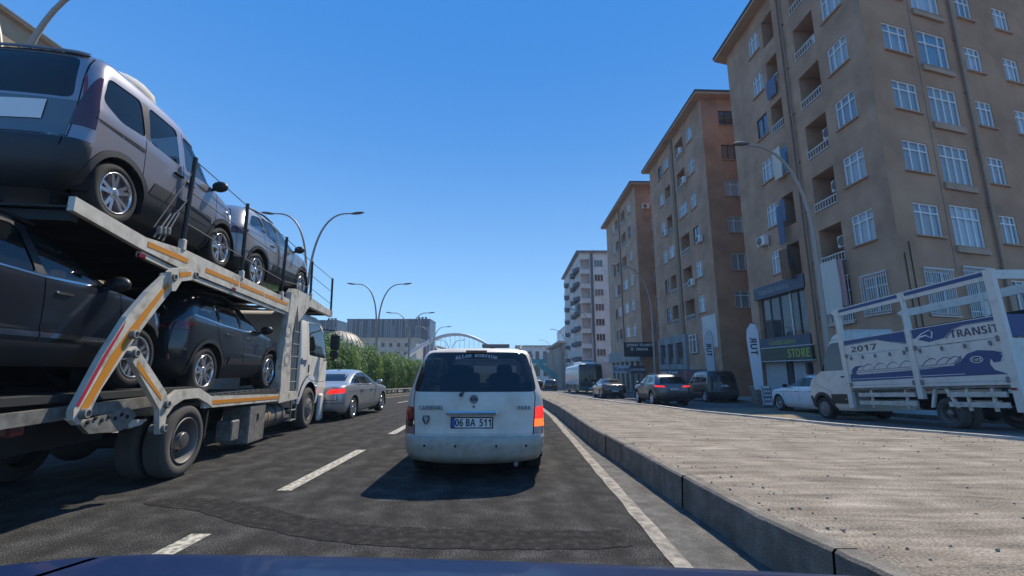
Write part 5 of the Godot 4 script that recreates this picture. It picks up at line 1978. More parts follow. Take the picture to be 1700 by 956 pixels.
func build_street() -> void:
	var g := "double-armed lamps on the median"
	double_lamp(-12.1, -9.6, 10.8, 2.3, "near double-armed street lamp beside the tan apartment block", g)
	double_lamp(-12.2, -26.0, 11.05, 2.45, "double-armed street lamp rising behind the raised dark car", g)
	double_lamp(-12.3, -40.6, 9.9, 2.3, "double-armed street lamp in front of the dark ribbed slab", g)
	double_lamp(-12.4, -54.0, 9.3, 2.3, "double-armed street lamp before the right end of the ribbed slab", g)
	double_lamp(-12.5, -70.0, 9.6, 2.3, "distant double-armed street lamp beside the white arch", g)
	double_lamp(-12.6, -92.0, 9.6, 2.3, "farthest double-armed street lamp under the white arch", g)
	var g2 := "single-armed lamps along the pavement"
	single_lamp(13.85, -19.7, 12.4, 2.6, "single-armed street lamp in front of the big brown block", g2)
	single_lamp(13.9, -44.0, 12.9, 3.1, "single-armed street lamp in front of the second brown block", g2)
	single_lamp(13.7, -76.0, 13.6, 3.4, "single-armed street lamp before the white tower", g2)
	single_lamp(12.2, -100.0, 13.0, 3.0, "single-armed street lamp beside the columned building", g2)
	single_lamp(11.6, -128.0, 13.2, 3.0, "farthest single-armed street lamp near the columned building", g2)
	# footbridge with a white arch and teal ramps
	var t := thing("footbridge", "footbridge with a white tubular arch and teal panels across the road", "footbridge", Vector3(0, -2.9, -118.0))
	for s in [0.0, 2.6]:
		var a := MB.new()
		var q := []
		for i in 25:
			var u := i / 24.0
			q.append(Vector3(lerpf(-30.0, 0.0, u), 6.2 + 7.6 * sin(PI * u), -s))
		a.tube(q, 0.35, 10)
		part(a, "arch", M.arch_white, t)
	for i in range(2, 23):
		var u := i / 24.0
		var hgr := MB.new()
		hgr.tube([Vector3(lerpf(-30.0, 0.0, u), 6.0, 0), Vector3(lerpf(-30.0, 0.0, u), 6.2 + 7.6 * sin(PI * u), 0)], 0.05, 4)
		part(hgr, "hanger", M.arch_white, t)
	var dk := MB.new()
	dk.box(Vector3(-14.0, 5.8, -1.3), Vector3(46.0, 0.5, 2.6))
	part(dk, "deck", M.arch_white, t)
	for i in 23:
		var pn := MB.new()
		pn.box(Vector3(-36.0 + i * 2.0, 6.7, 0.1), Vector3(1.9, 1.1, 0.06))
		part(pn, "parapet_panel", M.teal if i > 19 or i < 3 else M.arch_white, t)
	var rm := MB.new()
	var dir := Vector3(5.6, -4.2, 0).normalized()
	rm.box(Vector3(9.6, 4.0, -0.4), Vector3(7.6, 1.4, 2.0), Basis(dir, Vector3(-dir.y, dir.x, 0), Vector3(0, 0, 1)))
	part(rm, "stair_ramp", M.teal, t)
	for x in [-36.0, -15.0, 6.0, 12.0]:
		var pr := MB.new()
		pr.tube([Vector3(x, -0.6, -1.3), Vector3(x, 5.6 if x < 10 else 2.2, -1.3)], 0.35, 10)
		part(pr, "pier", M.stone_beige, t)
	# railing along the far median
	var gr := thing("guard_rail", "low pale guard rail along the foot of the hedge row", "guard rail", Vector3(-9.55, 0, -38.0))
	var rl := MB.new()
	var pts := []
	for z in zlist(18.0, -40.0, 4.0): pts.append(Vector3(0, ym(z - 38.0) + 0.55, z))
	rl.tube(pts, 0.05, 6)
	part(rl, "rail", M.galv, gr)
	for p in pts:
		var po := MB.new()
		po.box(p - Vector3(0, 0.2, 0), Vector3(0.07, 0.42, 0.07))
		part(po, "post", M.galv, gr)
	# feather flags, small sign, planter
	flag(Vector3(12.5, 0, -22.6), 4.1, "white feather flag in front of the green shop sign")
	flag(Vector3(13.7, 0, -30.5), 4.6, "white feather flag beside the parked brown van")
	var sb := thing("pavement_sign", "small white lettered board standing on the kerb by the white car", "sign", Vector3(12.35, ys(-22.2), -22.2), 0.15)
	var b := MB.new()
	b.cbox(Vector3(0, 0.55, 0), Vector3(0.5, 0.9, 0.05), 0.01, Basis(Vector3.RIGHT, -0.12))
	part(b, "board", M.flag_white, sb)
	var lg := MB.new()
	for sx in [-0.22, 0.22]:
		lg.tube([Vector3(sx, 0, 0.12), Vector3(sx, 1.0, 0.0)], 0.015, 6)
		lg.tube([Vector3(sx, 0, -0.2), Vector3(sx, 1.0, 0.0)], 0.015, 6)
	part(lg, "legs", M.trim_grey, sb)
	for k in 4:
		var ln := MB.new()
		ln.box(Vector3(0, 0.86 - k * 0.19, 0.064 - k * 0.0), Vector3(0.4 - (k % 2) * 0.08, 0.07, 0.006), Basis(Vector3.RIGHT, -0.12))
		part(ln, "print_band", M.trim_grey, sb)
	var pl := thing("planter", "square concrete planter at the kerb behind the lettered board", "planter", Vector3(12.75, ys(-23.6), -23.6))
	var pb := MB.new()
	pb.cbox(Vector3(0, 0.45, 0), Vector3(0.6, 0.9, 0.6), 0.04)
	part(pb, "box", M.kerb, pl)
	var pt := MB.new()
	pt.cbox(Vector3(0, 0.93, 0), Vector3(0.68, 0.08, 0.68), 0.02)
	part(pt, "rim", M.plaster_grey, pl)

func flag(at: Vector3, h: float, label: String) -> void:
	at.y = ys(at.z)
	var t := thing("feather_flag", label, "flag", at, 0.0, "white feather flags on the pavement")
	var p := MB.new()
	p.tube([Vector3(0, 0, 0), Vector3(0, h * 0.5, 0), Vector3(-0.02, h * 0.9, 0), Vector3(-0.12, h, 0), Vector3(-0.4, h * 1.02, 0)], [0.03, 0.025, 0.015, 0.012, 0.008], 6)
	p.cbox(Vector3(0, 0.04, 0), Vector3(0.5, 0.08, 0.5), 0.02)
	part(p, "pole", M.trim_grey, t)
	var f := MB.new()
	var poly := [[-0.04, h * 0.2], [-0.04, h * 0.9], [-0.13, h * 0.985], [-0.4, h * 1.0], [-0.62, h * 0.92], [-0.66, h * 0.8], [-0.5, h * 0.2]]
	f.prism(poly, Vector3.ZERO, Vector3.RIGHT, Vector3.UP, -0.008, 0.008)
	part(f, "banner", M.flag_white, t)
	var xf := Transform3D(Basis(Vector3(0, 0, 1), PI / 2) * Basis.from_scale(Vector3(1, -1, 1)), Vector3(-0.34, h * 0.72, 0.012))
	writing("TUR", 0.34, M.ink, t, xf, "Droid Sans", true)

# ---------------------------------------------------------------- vehicles
func build_vehicles() -> void:
	minivan()
	transporter()
	carried_cars()
	var s := spec_sedan()
	s.paint = M.silver_paint
	s.rim = "alloy10"
	s.mirror_mat = M.silver_paint
	s.tint = M.tint
	s.lamps = [["tail_light", [0.44, 0.77, 0.92, 0.8, 0.92, 0.93, 0.5, 0.9], M.lamp_on, M.lamp_on]]
	s.plate = [0.62, 2.375, "21 A 892"]
	var sed := make_car("car", "silver grey sedan with lit red tail lamps beside the transporter cab", "", s)
	sed.position = Vector3(-5.62, -0.03, -15.25)
	sed.rotation.y = -0.02
	flatbed()
	# service road traffic
	var w := spec_sedan()
	w.paint = M.white_paint
	w.mirror_mat = M.black
	w.tint = M.tint_mid
	w.erase("plate")
	var wc := make_car("car", "white car parked between the flatbed truck and the lettered board", "cars on the service road", w)
	wc.position = Vector3(12.35, ys(-18.3) + 0.0, -18.3)
	settle(wc)
	var k := spec_mpv()
	k.paint = M.brown_paint
	k.mirror_mat = M.black
	k.kz = 0.98
	k.tint = M.tint_mid
	k.lamps = [["tail_light", [0.74, 0.85, 0.95, 0.85, 0.93, 1.45, 0.78, 1.45], M.lamp_dark, M.lamp_dark]]
	k.rear_gaps = [[-0.74, 0.6, -0.7, 1.75], [0.74, 0.6, 0.7, 1.75], [0, 0.6, 0, 1.75]]
	k.rear_parts = [["rear_bumper", [-1, 0.1, 1, 0.1, 1, 0.6, -1, 0.6], M.plastic, 0.006]]
	k.plate = [0.95, 2.1, "21 AEF 417"]
	k.rails = [[0.66, 1.8, 1.6], [0.68, 1.86, 1.3], [0.68, 1.86, 0.2], [0.66, 1.78, -0.2]]
	k.erase("side_parts")
	var kc := make_car("car", "dark brown van with tall rear doors parked under the brown block", "cars on the service road", k)
	kc.position = Vector3(12.35, ys(-28.6), -28.6)
	settle(kc)
	var u := spec_suv()
	u.paint = M.grey_paint
	u.mirror_mat = M.grey_paint
	u.lamps = [["tail_light", [0.42, 0.93, 0.92, 0.95, 0.93, 1.03, 0.46, 1.0], M.lamp_on, M.lamp_on]]
	u.plate = [0.84, 2.19, "21 AED 354"]
	u.antenna = [1.6, 0.95]
	var uc := make_car("car", "dark grey hatchback SUV with lit tail lamps behind the black sedan", "cars on the service road", u)
	uc.position = Vector3(8.1, ys(-25.0), -25.0)
	settle(uc)
	var b := spec_sedan()
	b.paint = M.black_paint
	b.lamps = [["tail_light", [0.5, 0.78, 0.92, 0.8, 0.92, 0.94, 0.54, 0.9], M.lamp_red, M.lamp_red]]
	b.plate = [0.55, 2.37, "21 AC 905"]
	var bc := make_car("car", "black sedan driving behind the teal bus", "cars on the service road", b)
	bc.position = Vector3(7.45, ys(-35.4), -35.4)
	settle(bc)
	bus()
	var f := spec_suv()
	f.paint = M.black_paint
	f.res = [12, 3, 5]
	var fc := make_car("car", "dark car far along beside the front of the teal bus", "cars far down the street", f)
	fc.position = Vector3(5.3, ys(-64.0), -64.0)
	settle(fc)
	var f2 := spec_sedan()
	f2.paint = M.white_paint
	f2.res = [12, 3, 5]
	var fd := make_car("car", "small pale car far ahead before the teal stair ramp", "cars far down the street", f2)
	fd.position = Vector3(4.6, ys(-82.0), -82.0)
	settle(fd)
	bonnet()

func settle(o: Node3D) -> void:
	o.rotation.x = atan((ys(o.position.z - 1.35) - ys(o.position.z + 1.35)) / 2.7)
	o.position.y = (ys(o.position.z - 1.35) + ys(o.position.z + 1.35)) * 0.5 + 0.003

func minivan() -> void:
	var sp := {
		"sl": [[0.2, 2.2, -2.25, 0.74, 0.3, 0.4], [0.26, 2.38, -2.38, 0.87, 0.26, 0.42], [0.34, 2.44, -2.44, 0.915, 0.24, 0.45], [0.46, 2.46, -2.47, 0.935, 0.22, 0.45], [0.535, 2.455, -2.47, 0.94, 0.2, 0.45], [0.56, 2.42, -2.46, 0.945, 0.18, 0.45], [0.58, 2.375, -2.46, 0.945, 0.16, 0.45], [0.72, 2.37, -2.42, 0.945, 0.16, 0.43], [0.88, 2.36, -2.3, 0.942, 0.16, 0.4], [0.98, 2.345, -2.05, 0.935, 0.16, 0.36], [1.06, 2.33, -1.75, 0.925, 0.16, 0.32], [1.12, 2.31, -1.45, 0.912, 0.16, 0.28], [1.2, 2.275, -1.25, 0.89, 0.16, 0.24], [1.35, 2.205, -1.0, 0.852, 0.17, 0.22], [1.5, 2.13, -0.7, 0.81, 0.18, 0.22], [1.62, 2.06, -0.4, 0.768, 0.2, 0.22], [1.68, 2.0, -0.15, 0.725, 0.22, 0.24], [1.715, 1.85, 0.15, 0.62, 0.26, 0.26], [1.735, 1.3, 0.5, 0.36, 0.3, 0.3]],
		"wb": 2.9, "R": 0.335, "belt": 1.08, "dash": -1.1, "bow": 0.02, "br": 0.1, "res": [26, 7, 14], "paint": M.van_paint, "rim": "steel",
		"side_win": [[2.05, 1.2, 1.9, 1.56, 1.12, 1.6, 1.02, 1.14], [0.95, 1.13, 1.05, 1.6, 0.2, 1.62, 0.1, 1.12], [0.0, 1.12, 0.1, 1.62, -0.42, 1.57, -1.1, 1.15]],
		"gaps": [[1.05, 1.12, 1.05, 0.36], [0.05, 1.62, 0.05, 0.36], [-1.12, 1.1, -1.15, 0.7, -1.05, 0.36], [2.1, 1.0, 1.05, 1.0]],
		"doors": [[1.04, 0.4, 1.04, 0.99, 0.06, 0.99, 0.06, 0.4], [0.04, 0.4, 0.04, 1.1, -1.1, 1.1, -1.14, 0.7, -1.05, 0.4]],
		"handles": [[0.9, 0.93, 0.938], [-0.06, 0.93, 0.938]], "handle_mat": M.van_paint, "mirror": [1.03, 1.13, -0.98],
		"windshield": [-0.78, 1.14, 0.78, 1.14, 0.62, 1.63, -0.62, 1.63], "front_tint": M.clear,
		"rear_win": [-0.835, 1.12, 0.835, 1.12, 0.79, 1.36, 0.695, 1.655, -0.695, 1.655, -0.79, 1.36], "rear_tint": M.tint, "tint": M.tint_mid,
		"lamps": [["reversing_lamp", [0.785, 0.585, 1.0, 0.585, 1.0, 0.68, 0.79, 0.68], M.lamp_clear, M.lamp_clear], ["turn_signal", [0.79, 0.68, 1.0, 0.68, 1.0, 0.775, 0.797, 0.775], M.lamp_orange, M.lamp_dark], ["tail_light", [0.797, 0.775, 1.0, 0.775, 1.0, 0.93, 0.85, 0.93, 0.805, 0.92], M.lamp_on, M.lamp_red]],
		"side_lamps": [["tail_light", [2.4, 0.585, 2.2, 0.585, 2.2, 0.92, 2.4, 0.93], M.lamp_red]],
		"rear_parts": [["rear_bumper", [-1.1, 0.1, 1.1, 0.1, 1.1, 0.57, -1.1, 0.57], M.van_bumper, 0.004], ["tailgate", [-0.765, 0.59, 0.765, 0.59, 0.8, 1.08, -0.8, 1.08], M.van_paint, 0.008]],
		"rear_gaps": [[-0.775, 0.58, -0.81, 1.05, -0.745, 1.7], [0.775, 0.58, 0.81, 1.05, 0.745, 1.7]],
		"front_lamps": [[0.5, 0.74, 0.92, 0.8, 0.92, 0.92, 0.52, 0.9]],
		"seats": [1.2, 0.2, -0.8]
	}
	var t := make_car("minivan", "dirty white minivan stopped ahead with its right tail lamp lit", "", sp)
	t.position = Vector3(-0.5, 0, -8.38)
	var mk := MB.new()
	mk.cbox(Vector3(-0.02, 0.855, 2.40), Vector3(0.66, 0.05, 0.07), 0.016)
	part(mk, "tailgate_handle", M.chrome, t)
	number_plate(t, Vector3(-0.02, 0.735, 2.372), 0.52, 0.115, "06 BA  511")
	var em := MB.new()
	em.lathe([[0.056, 0.0], [0.056, 0.01], [0.046, 0.014], [0.044, 0.008], [0.0, 0.006]], Vector3(0, 1.03, 2.35), Vector3(0, 0.15, 1), 24)
	part(em, "badge", M.rim_steel, t)
	writing("KIA", 0.04, M.ink, t, Transform3D(Basis(Vector3.RIGHT, -0.15), Vector3(0, 1.03, 2.362)), "Droid Sans", true)
	var lk := MB.new()
	lk.lathe([[0.018, 0.0], [0.018, 0.008], [0.0, 0.009]], Vector3(0, 0.935, 2.358), Vector3(0, 0, 1), 12)
	part(lk, "lock", M.rim_steel, t)
	writing("CARNIVAL", 0.055, M.trim_grey, t, Transform3D(Basis(Vector3.RIGHT, -0.1), Vector3(-0.56, 0.92, 2.36)), "Droid Sans", true, 0.85)
	writing("PARK", 0.05, M.trim_grey, t, Transform3D(Basis(Vector3.RIGHT, -0.1), Vector3(0.66, 0.92, 2.36)), "Droid Sans", true)
	var sh := MB.new()
	sh.prism([[-0.042, 0.055], [0.042, 0.055], [0.042, 0.0], [0.025, -0.035], [0.0, -0.06], [-0.025, -0.035], [-0.042, 0.0]], Vector3(-0.62, 0.77, 2.372), Vector3.RIGHT, Vector3.UP, 0.0, 0.003)
	part(sh, "shield_sticker", M.ink, t)
	var sh2 := MB.new()
	sh2.prism([[-0.034, 0.045], [0.02, 0.045], [0.034, 0.02], [0.012, -0.035], [0.0, -0.047]], Vector3(-0.62, 0.77, 2.3755), Vector3.RIGHT, Vector3.UP, 0.0, 0.002)
	part(sh2, "shield_field", M.letter_grey, t)
	var wp := MB.new()
	wp.tube([Vector3(-0.17, 1.085, 2.34), Vector3(-0.17, 1.09, 2.37)], 0.026, 12)
	wp.tube([Vector3(-0.17, 1.09, 2.365), Vector3(-0.13, 1.13, 2.35)], 0.012, 8)
	part(wp, "wiper_stub", M.black, t)
	for x in [-0.62, -0.22, 0.3, 0.68]:
		var sn := MB.new()
		sn.lathe([[0.017, 0.0], [0.015, 0.004], [0.0, 0.004]], Vector3(x, 0.455, 2.462 - 0.1 * pow(x / 0.935, 2.0)), Vector3(x * 0.2, 0, 1), 12)
		part(sn, "parking_sensor", M.black, t)
	var rl := MB.new()
	for sx in [-1.0, 1.0]:
		var q := MB.new()
		q.tube([Vector3(sx * 0.62, 1.7, 1.75), Vector3(sx * 0.64, 1.76, 1.6), Vector3(sx * 0.64, 1.77, 0.2), Vector3(sx * 0.62, 1.71, 0.0)], 0.018, 8)
		part(q, "roof_rail", M.trim_grey, t)
	rl.box(Vector3(0.25, 1.775, 1.35), Vector3(0.42, 0.045, 0.3))
	part(rl, "roof_hatch", M.trim_grey, t)
	var hb := MB.new()
	hb.cbox(Vector3(0, 1.668, 2.035), Vector3(0.3, 0.025, 0.03), 0.008)
	part(hb, "high_brake_lamp", M.lamp_dark, t)
	# arched lettering stuck on the glass
	var sgl := "ALLAH KORUSUN"
	for i in sgl.length():
		if sgl[i] == " ": continue
		var u := (i - 6.0) / 6.0
		var y := 1.605 - 0.03 * u * u
		var zz := lerpf(2.06, 2.13, (1.62 - y) / 0.12) - 0.1 * pow(u * 0.3 / 0.8, 2.0)
		writing(sgl[i], 0.042, M.letter_white, t, Transform3D(Basis(Vector3.RIGHT, -0.46) * Basis(Vector3(0, 0, 1), -u * 0.16), Vector3(u * 0.27, y, zz + 0.006)), "Droid Serif", false, 1.0, "glass_letter")
	# things seen dimly inside: parcel on the back seat row
	var it := MB.new()
	it.cbox(Vector3(0.1, 1.2, -1.2), Vector3(0.3, 0.1, 0.05), 0.02)
	part(it, "interior_mirror", M.black, t)
	var ex := MB.new()
	ex.tube([Vector3(0.55, 0.25, 1.9), Vector3(0.55, 0.23, 2.4)], 0.03, 10)
	part(ex, "exhaust", M.rim_steel, t)
	var ts := MB.new()
	ts.cbox(Vector3(-0.5, 0.2, 1.7), Vector3(0.1, 0.12, 0.3), 0.02)
	ts.tube([Vector3(-0.85, 0.32, 1.45), Vector3(0.85, 0.32, 1.45)], 0.045, 8)
	part(ts, "rear_axle", M.blackmatte, t)

const YAW := 0.12217
func tw(x: float, y: float, s: float) -> Vector3:
	return Vector3(-4.42, y, -6.2) + Vector3(cos(YAW), 0, -sin(YAW)) * x + Vector3(-sin(YAW), 0, -cos(YAW)) * s

func carried_cars() -> void:
	var a := spec_mpv()
	a.paint = M.mpv_paint
	a.kz = 0.8
	a.lamps = [["tail_light", [0.73, 0.86, 1.0, 0.86, 1.0, 1.5, 0.8, 1.5], M.lamp_dark, M.lamp_dark]]
	a.side_lamps = [["tail_light", [2.2, 0.88, 2.02, 0.9, 1.96, 1.2, 1.92, 1.48, 2.2, 1.5], M.lamp_red]]
	a.rear_gaps = [[-0.73, 0.6, -0.76, 1.0, -0.7, 1.72], [0.73, 0.6, 0.76, 1.0, 0.7, 1.72], [-0.73, 0.72, 0.73, 0.72]]
	a.rear_parts = [["rear_bumper", [-1, 0.1, 1, 0.1, 1, 0.7, -1, 0.7], M.plastic, 0.006], ["paper_sheet", [-0.2, 0.84, 0.5, 0.88, 0.5, 1.1, -0.2, 1.06], M.letter_white, 0.012], ["tailgate", [-0.72, 0.73, 0.72, 0.73, 0.75, 1.13, -0.75, 1.13], M.mpv_paint_shaded, 0.003]]
	a.side_parts = a.side_parts + [["rear_corner", [2.25, 0.2, 1.9, 0.2, 1.92, 0.66, 2.25, 0.7], M.plastic, 0.006]]
	a.tint = M.tint_mid
	a.rear_parts.insert(0, ["rear_spoiler", [-0.66, 1.71, 0.66, 1.71, 0.62, 1.8, -0.62, 1.8], M.plastic, 0.02])
	a.rear_win = [-0.7, 1.16, 0.7, 1.16, 0.63, 1.68, -0.63, 1.68]
	var mp := make_car("car", "grey van-shaped car on the rear of the transporter's upper deck", "cars carried by the transporter", a)
	mp.position = tw(-1.02, 2.985, -0.44)
	mp.rotation.y = YAW
	var fu := MB.new()
	fu.ball(Vector3(0.42, 1.84, 0.62), Vector3(0.3, 0.2, 0.4), 16, 8)
	part(fu, "roof_bag", M.cloth_white, mp)
	var fc := MB.new()
	fc.lathe([[0.03, 0.0], [0.025, 0.012], [0.0, 0.012]], Vector3(0.925, 0.9, -1.12), Vector3(1, 0, 0), 12)
	part(fc, "side_badge", M.chrome, mp)
	var b := spec_suv()
	b.paint = M.suv_paint
	b.kz = 0.9
	b.tint = M.tint_mid
	var su := make_car("car", "grey SUV on the front of the transporter's upper deck", "cars carried by the transporter", b)
	su.position = tw(-1.02, 2.96, 3.22)
	su.rotation = Vector3(0.07, YAW, 0)
	var c := spec_suv()
	c.paint = M.dark_paint
	c.kz = 0.88
	var lo := make_car("car", "dark blue-grey SUV on the transporter's lower bed behind the ladder", "cars carried by the transporter", c)
	lo.position = tw(-1.04, 1.035, 1.86)
	lo.rotation.y = YAW
	var d := spec_suv()
	d.paint = M.navy_paint
	d.kz = 0.92
	d.side_parts = [["door_guard", [0.75, 0.5, -0.85, 0.5, -0.85, 0.54, 0.72, 0.55], M.chrome, 0.012]]
	var rc := make_car("car", "dark car on the transporter's tail half hidden by the lifting arm", "cars carried by the transporter", d)
	rc.position = tw(-1.06, 1.2, -2.06)
	rc.rotation.y = YAW

func transporter() -> void:
	var t := thing("car_transporter", "cream double-deck car transporter truck carrying new cars", "truck", Vector3(-4.42, 0, -6.2), YAW)
	var F := func(x, y, s): return Vector3(x, y, -s)
	var U := Vector3(0, 0, -1)     # along the truck
	var side := func(poly, x0, x1, m, nm):
		# polygon in (s, y) extruded across the truck between x0 and x1
		var mb := MB.new()
		mb.prism(poly, Vector3.ZERO, U, Vector3.UP, x0, x1)
		return part(mb, nm, m, t)
	# chassis
	for x in [-0.85, -1.65]:
		var mb := MB.new()
		mb.cbox(F.call(x, 0.8, 2.1), Vector3(0.1, 0.26, 9.4), 0.01)
		part(mb, "chassis_rail", M.deck_dark, t)
	for s in [0.0, 5.35]:
		var ax := MB.new()
		ax.tube([F.call(-0.3, 0.5, s), F.call(-2.2, 0.5, s)], 0.1, 10)
		if s == 0.0: ax.ball(F.call(-1.25, 0.5, 0.0), Vector3(0.26, 0.24, 0.24), 14, 10)
		part(ax, "axle", M.deck_dark, t)
	# lower bed
	var bed := MB.new()
	bed.box(F.call(-1.25, 0.985, 1.85), Vector3(2.44, 0.07, 3.1))
	bed.box(F.call(-0.35, 1.14, -1.7), Vector3(0.62, 0.07, 4.0))
	bed.box(F.call(-2.1, 1.14, -1.7), Vector3(0.62, 0.07, 4.0))
	part(bed, "lower_bed", M.deck_dark, t)
	var k := 0
	while k < 13:
		var tr := MB.new()
		tr.tube([F.call(-0.08, 1.03, 0.5 + k * 0.22), F.call(-0.62, 1.03, 0.5 + k * 0.22)], 0.018, 6)
		part(tr, "tread_bar", M.truck_steel, t)
		k += 1
	for x in [0.0, -2.5]:
		side.call([[0.5, 0.86], [3.42, 0.78], [3.42, 0.92], [0.5, 1.03]], x - 0.05, x, M.cream, "bed_rail")
	side.call([[0.6, 0.905], [3.3, 0.83], [3.3, 0.885], [0.6, 0.965]], 0.0, 0.005, M.orange_tape, "reflective_stripe")
	# tail rails with stepped mounting plates
	side.call([[-2.5, 1.05], [-0.5, 1.1], [-0.5, 0.98], [-1.2, 0.96], [-2.5, 0.93]], -0.08, -0.01, M.truck_steel, "tail_rail")
	side.call([[-1.75, 0.9], [-1.1, 1.0], [-0.95, 0.9], [-1.15, 0.76], [-1.6, 0.78]], -0.02, 0.03, M.truck_steel, "mounting_plate")
	for i in 7:
		var b := MB.new()
		b.lathe([[0.022, 0.0], [0.022, 0.01], [0.0, 0.01]], F.call(0.031, 0.9 + (i % 2) * 0.03, -1.65 + i * 0.09), Vector3.RIGHT, 8)
		part(b, "bolt", M.blackmatte, t)
	side.call([[-1.05, 0.86], [-0.72, 0.83], [-0.8, 0.78], [-1.0, 0.76]], -0.3, 0.0, M.cream, "tail_fairing")
	var rl := MB.new()
	rl.cbox(F.call(-0.25, 0.93, -2.3), Vector3(0.44, 0.17, 0.16), 0.02)
	part(rl, "rear_lamp", M.lamp_dark, t)
	var rb := MB.new()
	rb.cbox(F.call(-1.25, 0.72, -2.45), Vector3(2.4, 0.14, 0.1), 0.02)
	part(rb, "rear_crossbar", M.truck_steel, t)
	var tf := MB.new()
	tf.box(F.call(-1.25, 0.86, -1.6), Vector3(1.5, 0.5, 1.9))
	part(tf, "tail_frame", M.deck_dark, t)
	side.call([[-2.6, 0.9], [3.3, 0.9], [3.3, 2.66], [-2.6, 2.76]], -2.5, -2.46, M.deck_dark, "added_shade_panel")  # unseen panel added on the left so the space between the decks stays dark
	# fenders and wheels
	for x in [0.0, -1.92]:
		side.call([[-0.46, 0.87], [-0.44, 1.03], [-0.2, 1.15], [0.3, 1.15], [0.62, 1.03], [0.7, 0.86], [0.54, 0.93], [0.28, 1.02], [-0.06, 1.02], [-0.26, 0.95], [-0.38, 0.84]], x - 0.58, x + 0.02, M.cream, "rear_fender")
	for e in [[0.0, false], [-0.32, false], [-2.5, true], [-2.18, true]]:
		wheel(t, F.call(e[0], 0.47, 0.12), e[1], 0.47, 0.26, "truckrear")
	for e in [[-0.02, false], [-2.48, true]]:
		wheel(t, F.call(e[0], 0.49, 5.35), e[1], 0.49, 0.3, "truckfront")
	side.call([[0.66, 0.95], [0.7, 0.95], [0.66, 0.45], [0.62, 0.4]], -0.5, -0.02, M.rubber, "mud_flap")
	# lifting arms, right and left
	for x in [0.03, -2.65]:
		side.call([[-2.0, 1.05], [-1.77, 1.54], [-1.52, 1.96], [-1.25, 2.28], [-0.97, 2.55], [-0.84, 2.37], [-1.02, 2.16], [-1.4, 1.68], [-1.71, 1.22], [-1.83, 0.95], [-1.92, 0.9], [-1.99, 0.95]], x + 0.06, x + 0.12, M.cream, "lifting_arm")
		side.call([[-0.97, 2.57], [-0.9, 2.63], [-0.61, 2.71], [-0.47, 2.71], [-0.42, 2.64], [-0.5, 2.57], [-0.75, 2.5], [-0.84, 2.36], [-0.91, 2.35]], x + 0.09, x + 0.16, M.cream, "arm_link")
		side.call([[-1.42, 1.61], [-1.34, 1.66], [-0.71, 1.14], [-0.64, 0.99], [-0.66, 0.66], [-0.74, 0.66], [-0.8, 0.95], [-1.36, 1.49]], x + 0.08, x + 0.14, M.cream, "arm_strut")
	side.call([[-1.93, 1.05], [-1.66, 1.55], [-1.45, 1.85], [-0.95, 2.45], [-0.92, 2.4], [-1.41, 1.75], [-1.6, 1.45], [-1.88, 0.98]], 0.15, 0.154, M.orange_tape, "reflective_stripe")
	side.call([[-1.985, 1.08], [-1.76, 1.54], [-1.53, 1.92], [-1.55, 1.84], [-1.7, 1.57], [-1.95, 1.07]], 0.15, 0.154, M.red_tape, "red_stripe")
	side.call([[-0.82, 2.6], [-0.58, 2.66], [-0.57, 2.61], [-0.8, 2.54]], 0.19, 0.194, M.orange_tape, "reflective_stripe")
	side.call([[-1.28, 1.5], [-0.8, 1.1], [-0.79, 1.05], [-1.29, 1.43]], 0.17, 0.174, M.orange_tape, "reflective_stripe")
	for p in [[-1.9, 1.0], [-1.42, 1.78], [-1.36, 1.58], [-0.9, 2.52], [-0.47, 2.64], [-0.69, 0.72], [-0.69, 1.0]]:
		var b := MB.new()
		b.lathe([[0.05, 0.0], [0.05, 0.16], [0.03, 0.17], [0.03, 0.15], [0.0, 0.15]], F.call(0.04, p[1], p[0]), Vector3.RIGHT, 14)
		part(b, "pivot_pin", M.truck_steel, t)
	# upper deck: sheet with rows of slots, side rails, reflective tape
	var holes := []
	var rr := RandomNumberGenerator.new()
	rr.seed = 4
	for row in [0.35, 0.62, 1.75, 2.05, 2.3]:
		var s := 0.3
		while s < 5.4:
			holes.append([s, s + 0.045, row, row + 0.025, 0.02])
			s += 0.1
	var df := Face.new()
	df.o = Vector3.ZERO
	df.u = Vector3(0, 0, -1)
	df.n = Vector3.UP
	var deck := MB.new()
	var us := [-2.6, 3.4]
	deck = slotted(-2.2, 3.4, -2.45, -0.05, 2.93, holes)
	part(deck, "upper_deck", M.deck_dark, t)
	for i in 8:
		var cb := MB.new()
		cb.box(F.call(-1.25, 2.86, -2.1 + i * 0.76), Vector3(2.38, 0.1, 0.08))
		part(cb, "deck_crossbeam", M.deck_dark, t)
	for x in [0.0, -2.5]:
		side.call([[-2.2, 2.89], [-1.25, 2.78], [-0.44, 2.72], [3.4, 2.64], [3.4, 2.92], [-0.4, 2.99], [-1.2, 2.93], [-2.2, 3.03]], x - 0.06, x, M.cream, "deck_rail")
		side.call([[-1.2, 2.7], [-0.44, 2.64], [3.3, 2.58], [3.3, 2.625], [-0.44, 2.7], [-1.2, 2.76]], x - 0.08, x - 0.02, M.cream, "deck_rail_flange")
	for e in [[-1.15, -0.35], [0.1, 1.1], [1.16, 2.1], [2.15, 3.3]]:
		var y0: float = 2.83 if e[0] < 0 else 2.8 - 0.012 * e[0]
		side.call([[e[0], y0], [e[1], y0 - 0.01], [e[1], y0 + 0.055], [e[0], y0 + 0.065]], 0.0, 0.005, M.orange_tape, "reflective_stripe")
	for s in [-1.22, 0.95]:
		var b := MB.new()
		b.cbox(F.call(0.0, 2.7, s), Vector3(0.04, 0.06, 0.1), 0.01)
		part(b, "marker_lamp", M.lamp_red, t)
